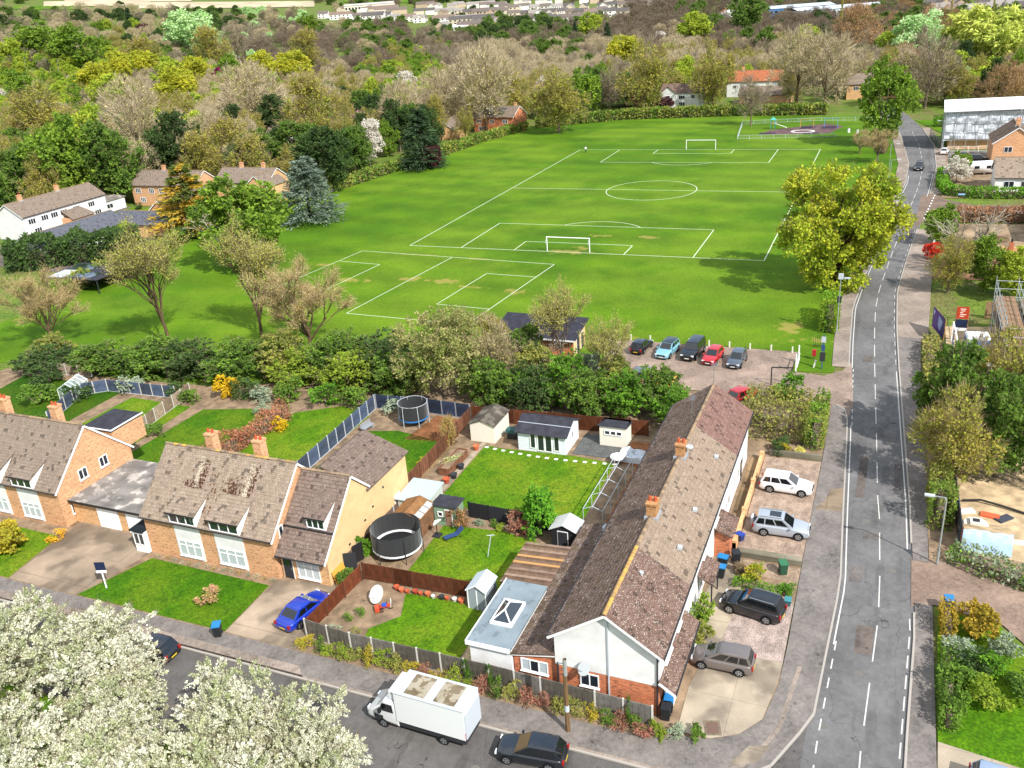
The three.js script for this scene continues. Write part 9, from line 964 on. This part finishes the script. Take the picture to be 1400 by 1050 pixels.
// ---------------------------------------------------------------- the distant town
{ const wallM = [mat(0xd8d2c6, 0.9), mat(0xe4e0d8, 0.9), mat(0xb9a48c, 0.9), mat(0xc7b9a4, 0.9)], roofM = [mat(0x5a5654, 0.95), mat(0x6c625c, 0.95), mat(0x7a6a60, 0.95), mat(0x8c8680, 0.95)];
  const geo = (w, d) => { const W = new MB(); W.box(0, 0, 0, w, d, 5.2, 't').tri([w, 0, 5.2], [w, d, 5.2], [w, d / 2, 8]).tri([0, d, 5.2], [0, 0, 5.2], [0, d / 2, 8]); const Rf = new MB(); Rf.quad([-0.3, -0.3, 5.1], [w + 0.3, -0.3, 5.1], [w + 0.3, d / 2, 8.1], [-0.3, d / 2, 8.1]).quad([w + 0.3, d + 0.3, 5.1], [-0.3, d + 0.3, 5.1], [-0.3, d / 2, 8.1], [w + 0.3, d / 2, 8.1]); const ws = []; for (let k = 0; k < Math.floor(w / 4.5); k++) for (const h of [0.9, 3.3]) { const b = new MB(); const x = 1.2 + k * 4.5; b.quad([x, -0.02, h], [x + 1.8, -0.02, h], [x + 1.8, -0.02, h + 1.2], [x, -0.02, h + 1.2]); ws.push(b.geo()); } return [W.geo(), Rf.geo(), ws]; }; const variants = [geo(12, 8), geo(24, 8), geo(36, 8)], R = rng(17);
  const rows = [[430, 26, 560, 30, 9], [560, 32, 690, 36, 11], [600, 42, 660, 40, 4], [560, 22, 690, 22, 10], [560, 12, 690, 14, 9], [690, 26, 850, 22, 11], [690, 16, 850, 14, 11], [690, 34, 770, 32, 5], [690, 7, 850, 5, 9], [1255, 12, 1400, 18, 8], [1265, 22, 1330, 24, 3], [460, 18, 540, 20, 5], [980, 8, 1040, 8, 3], [1330, 10, 1400, 8, 4]];
  for (const [x0, y0, x1, y1, n] of rows) for (let k = 0; k < n; k++) { const f = (k + 0.5 + (R() - 0.5) * 0.5) / n, g = GT(lerp(x0, x1, f), lerp(y0, y1, f) + (R() - 0.5) * 3); if (!g) continue; const v = variants[R() < 0.5 ? 0 : R() < 0.6 ? 1 : 2], wi = Math.floor(R() * 4), ri = Math.floor(R() * 4), t = thing('town_house', (v === variants[0] ? 'short ' : v === variants[1] ? 'long ' : 'very long ') + ['pale stone', 'white', 'brown', 'tan'][wi] + ' walled house with ' + ['dark grey', 'brown grey', 'brown', 'light grey'][ri] + ' roof in the distant town', 'house', [g[0], g[1], g[2] - 0.3], (R() < 0.75 ? 0.35 : 1.6) + (R() - 0.5) * 0.5, 'houses of the distant town'); addMesh('wall', v[0], wallM[wi], t); addMesh('roof', v[1], roofM[ri], t); if (g[3] < 1100) for (const w of v[2]) addMesh('window', w, M.glass, t); }
  const big = (label, x, y, w, d, h, wm, rm, turn) => { const g = GT(x, y), t = thing('large_building', label, 'building', [g[0], g[1], g[2] - 0.5], turn); new MB().box(-w / 2, 0, 0, w / 2, d, h).build('wall', wm, t); new MB().quad([-w / 2 - 0.5, -0.5, h + 0.1], [w / 2 + 0.5, -0.5, h + 0.1], [w / 2 + 0.5, d / 2, h + 2], [-w / 2 - 0.5, d / 2, h + 2]).quad([w / 2 + 0.5, d + 0.5, h + 0.1], [-w / 2 - 0.5, d + 0.5, h + 0.1], [-w / 2 - 0.5, d / 2, h + 2], [w / 2 + 0.5, d / 2, h + 2]).build('roof', rm, t); for (let k = 0; k < w / 4 - 1; k++) new MB().box(-w / 2 + 1.5 + k * 4, -0.06, h * 0.55, -w / 2 + 4 + k * 4, -0.02, h * 0.8).build('window', M.glass, t); };
  big('long blue clad factory with pale roof beyond the dark wood', 1092, 24, 58, 30, 8, mat(0x3f6f9c, 0.6), mat(0xb4bec8, 0.6), 0.4); big('pale roofed factory shed beside the long blue factory', 1155, 26, 70, 34, 8, mat(0xc8ccd0, 0.6), mat(0xc4ccd4, 0.6), 0.4); big('large cream school building in the distant town', 505, 18, 60, 14, 10, mat(0xdcd4c4, 0.9), mat(0xb8b2aa, 0.9), 0.35); big('low white roofed block at the edge of the distant town', 625, 43, 24, 12, 4, mat(0xd4d0c8, 0.9), mat(0xdad8d4, 0.9), 0.35);
  { const g = GT(986, 26), t = house({ at: [g[0], g[1], g[2]], turn: 20, w: 14, d: 9, axis: 'y', eave: 5, ridge: 8.5, far: true, wall: M.render, roof: M.roofOrange, label: 'cream gabled house standing above the small green meadow' }); }
}
//scene.fog = new THREE.FogExp2(0xd6dde2, 0.00012);

renderer.render(scene, camera);
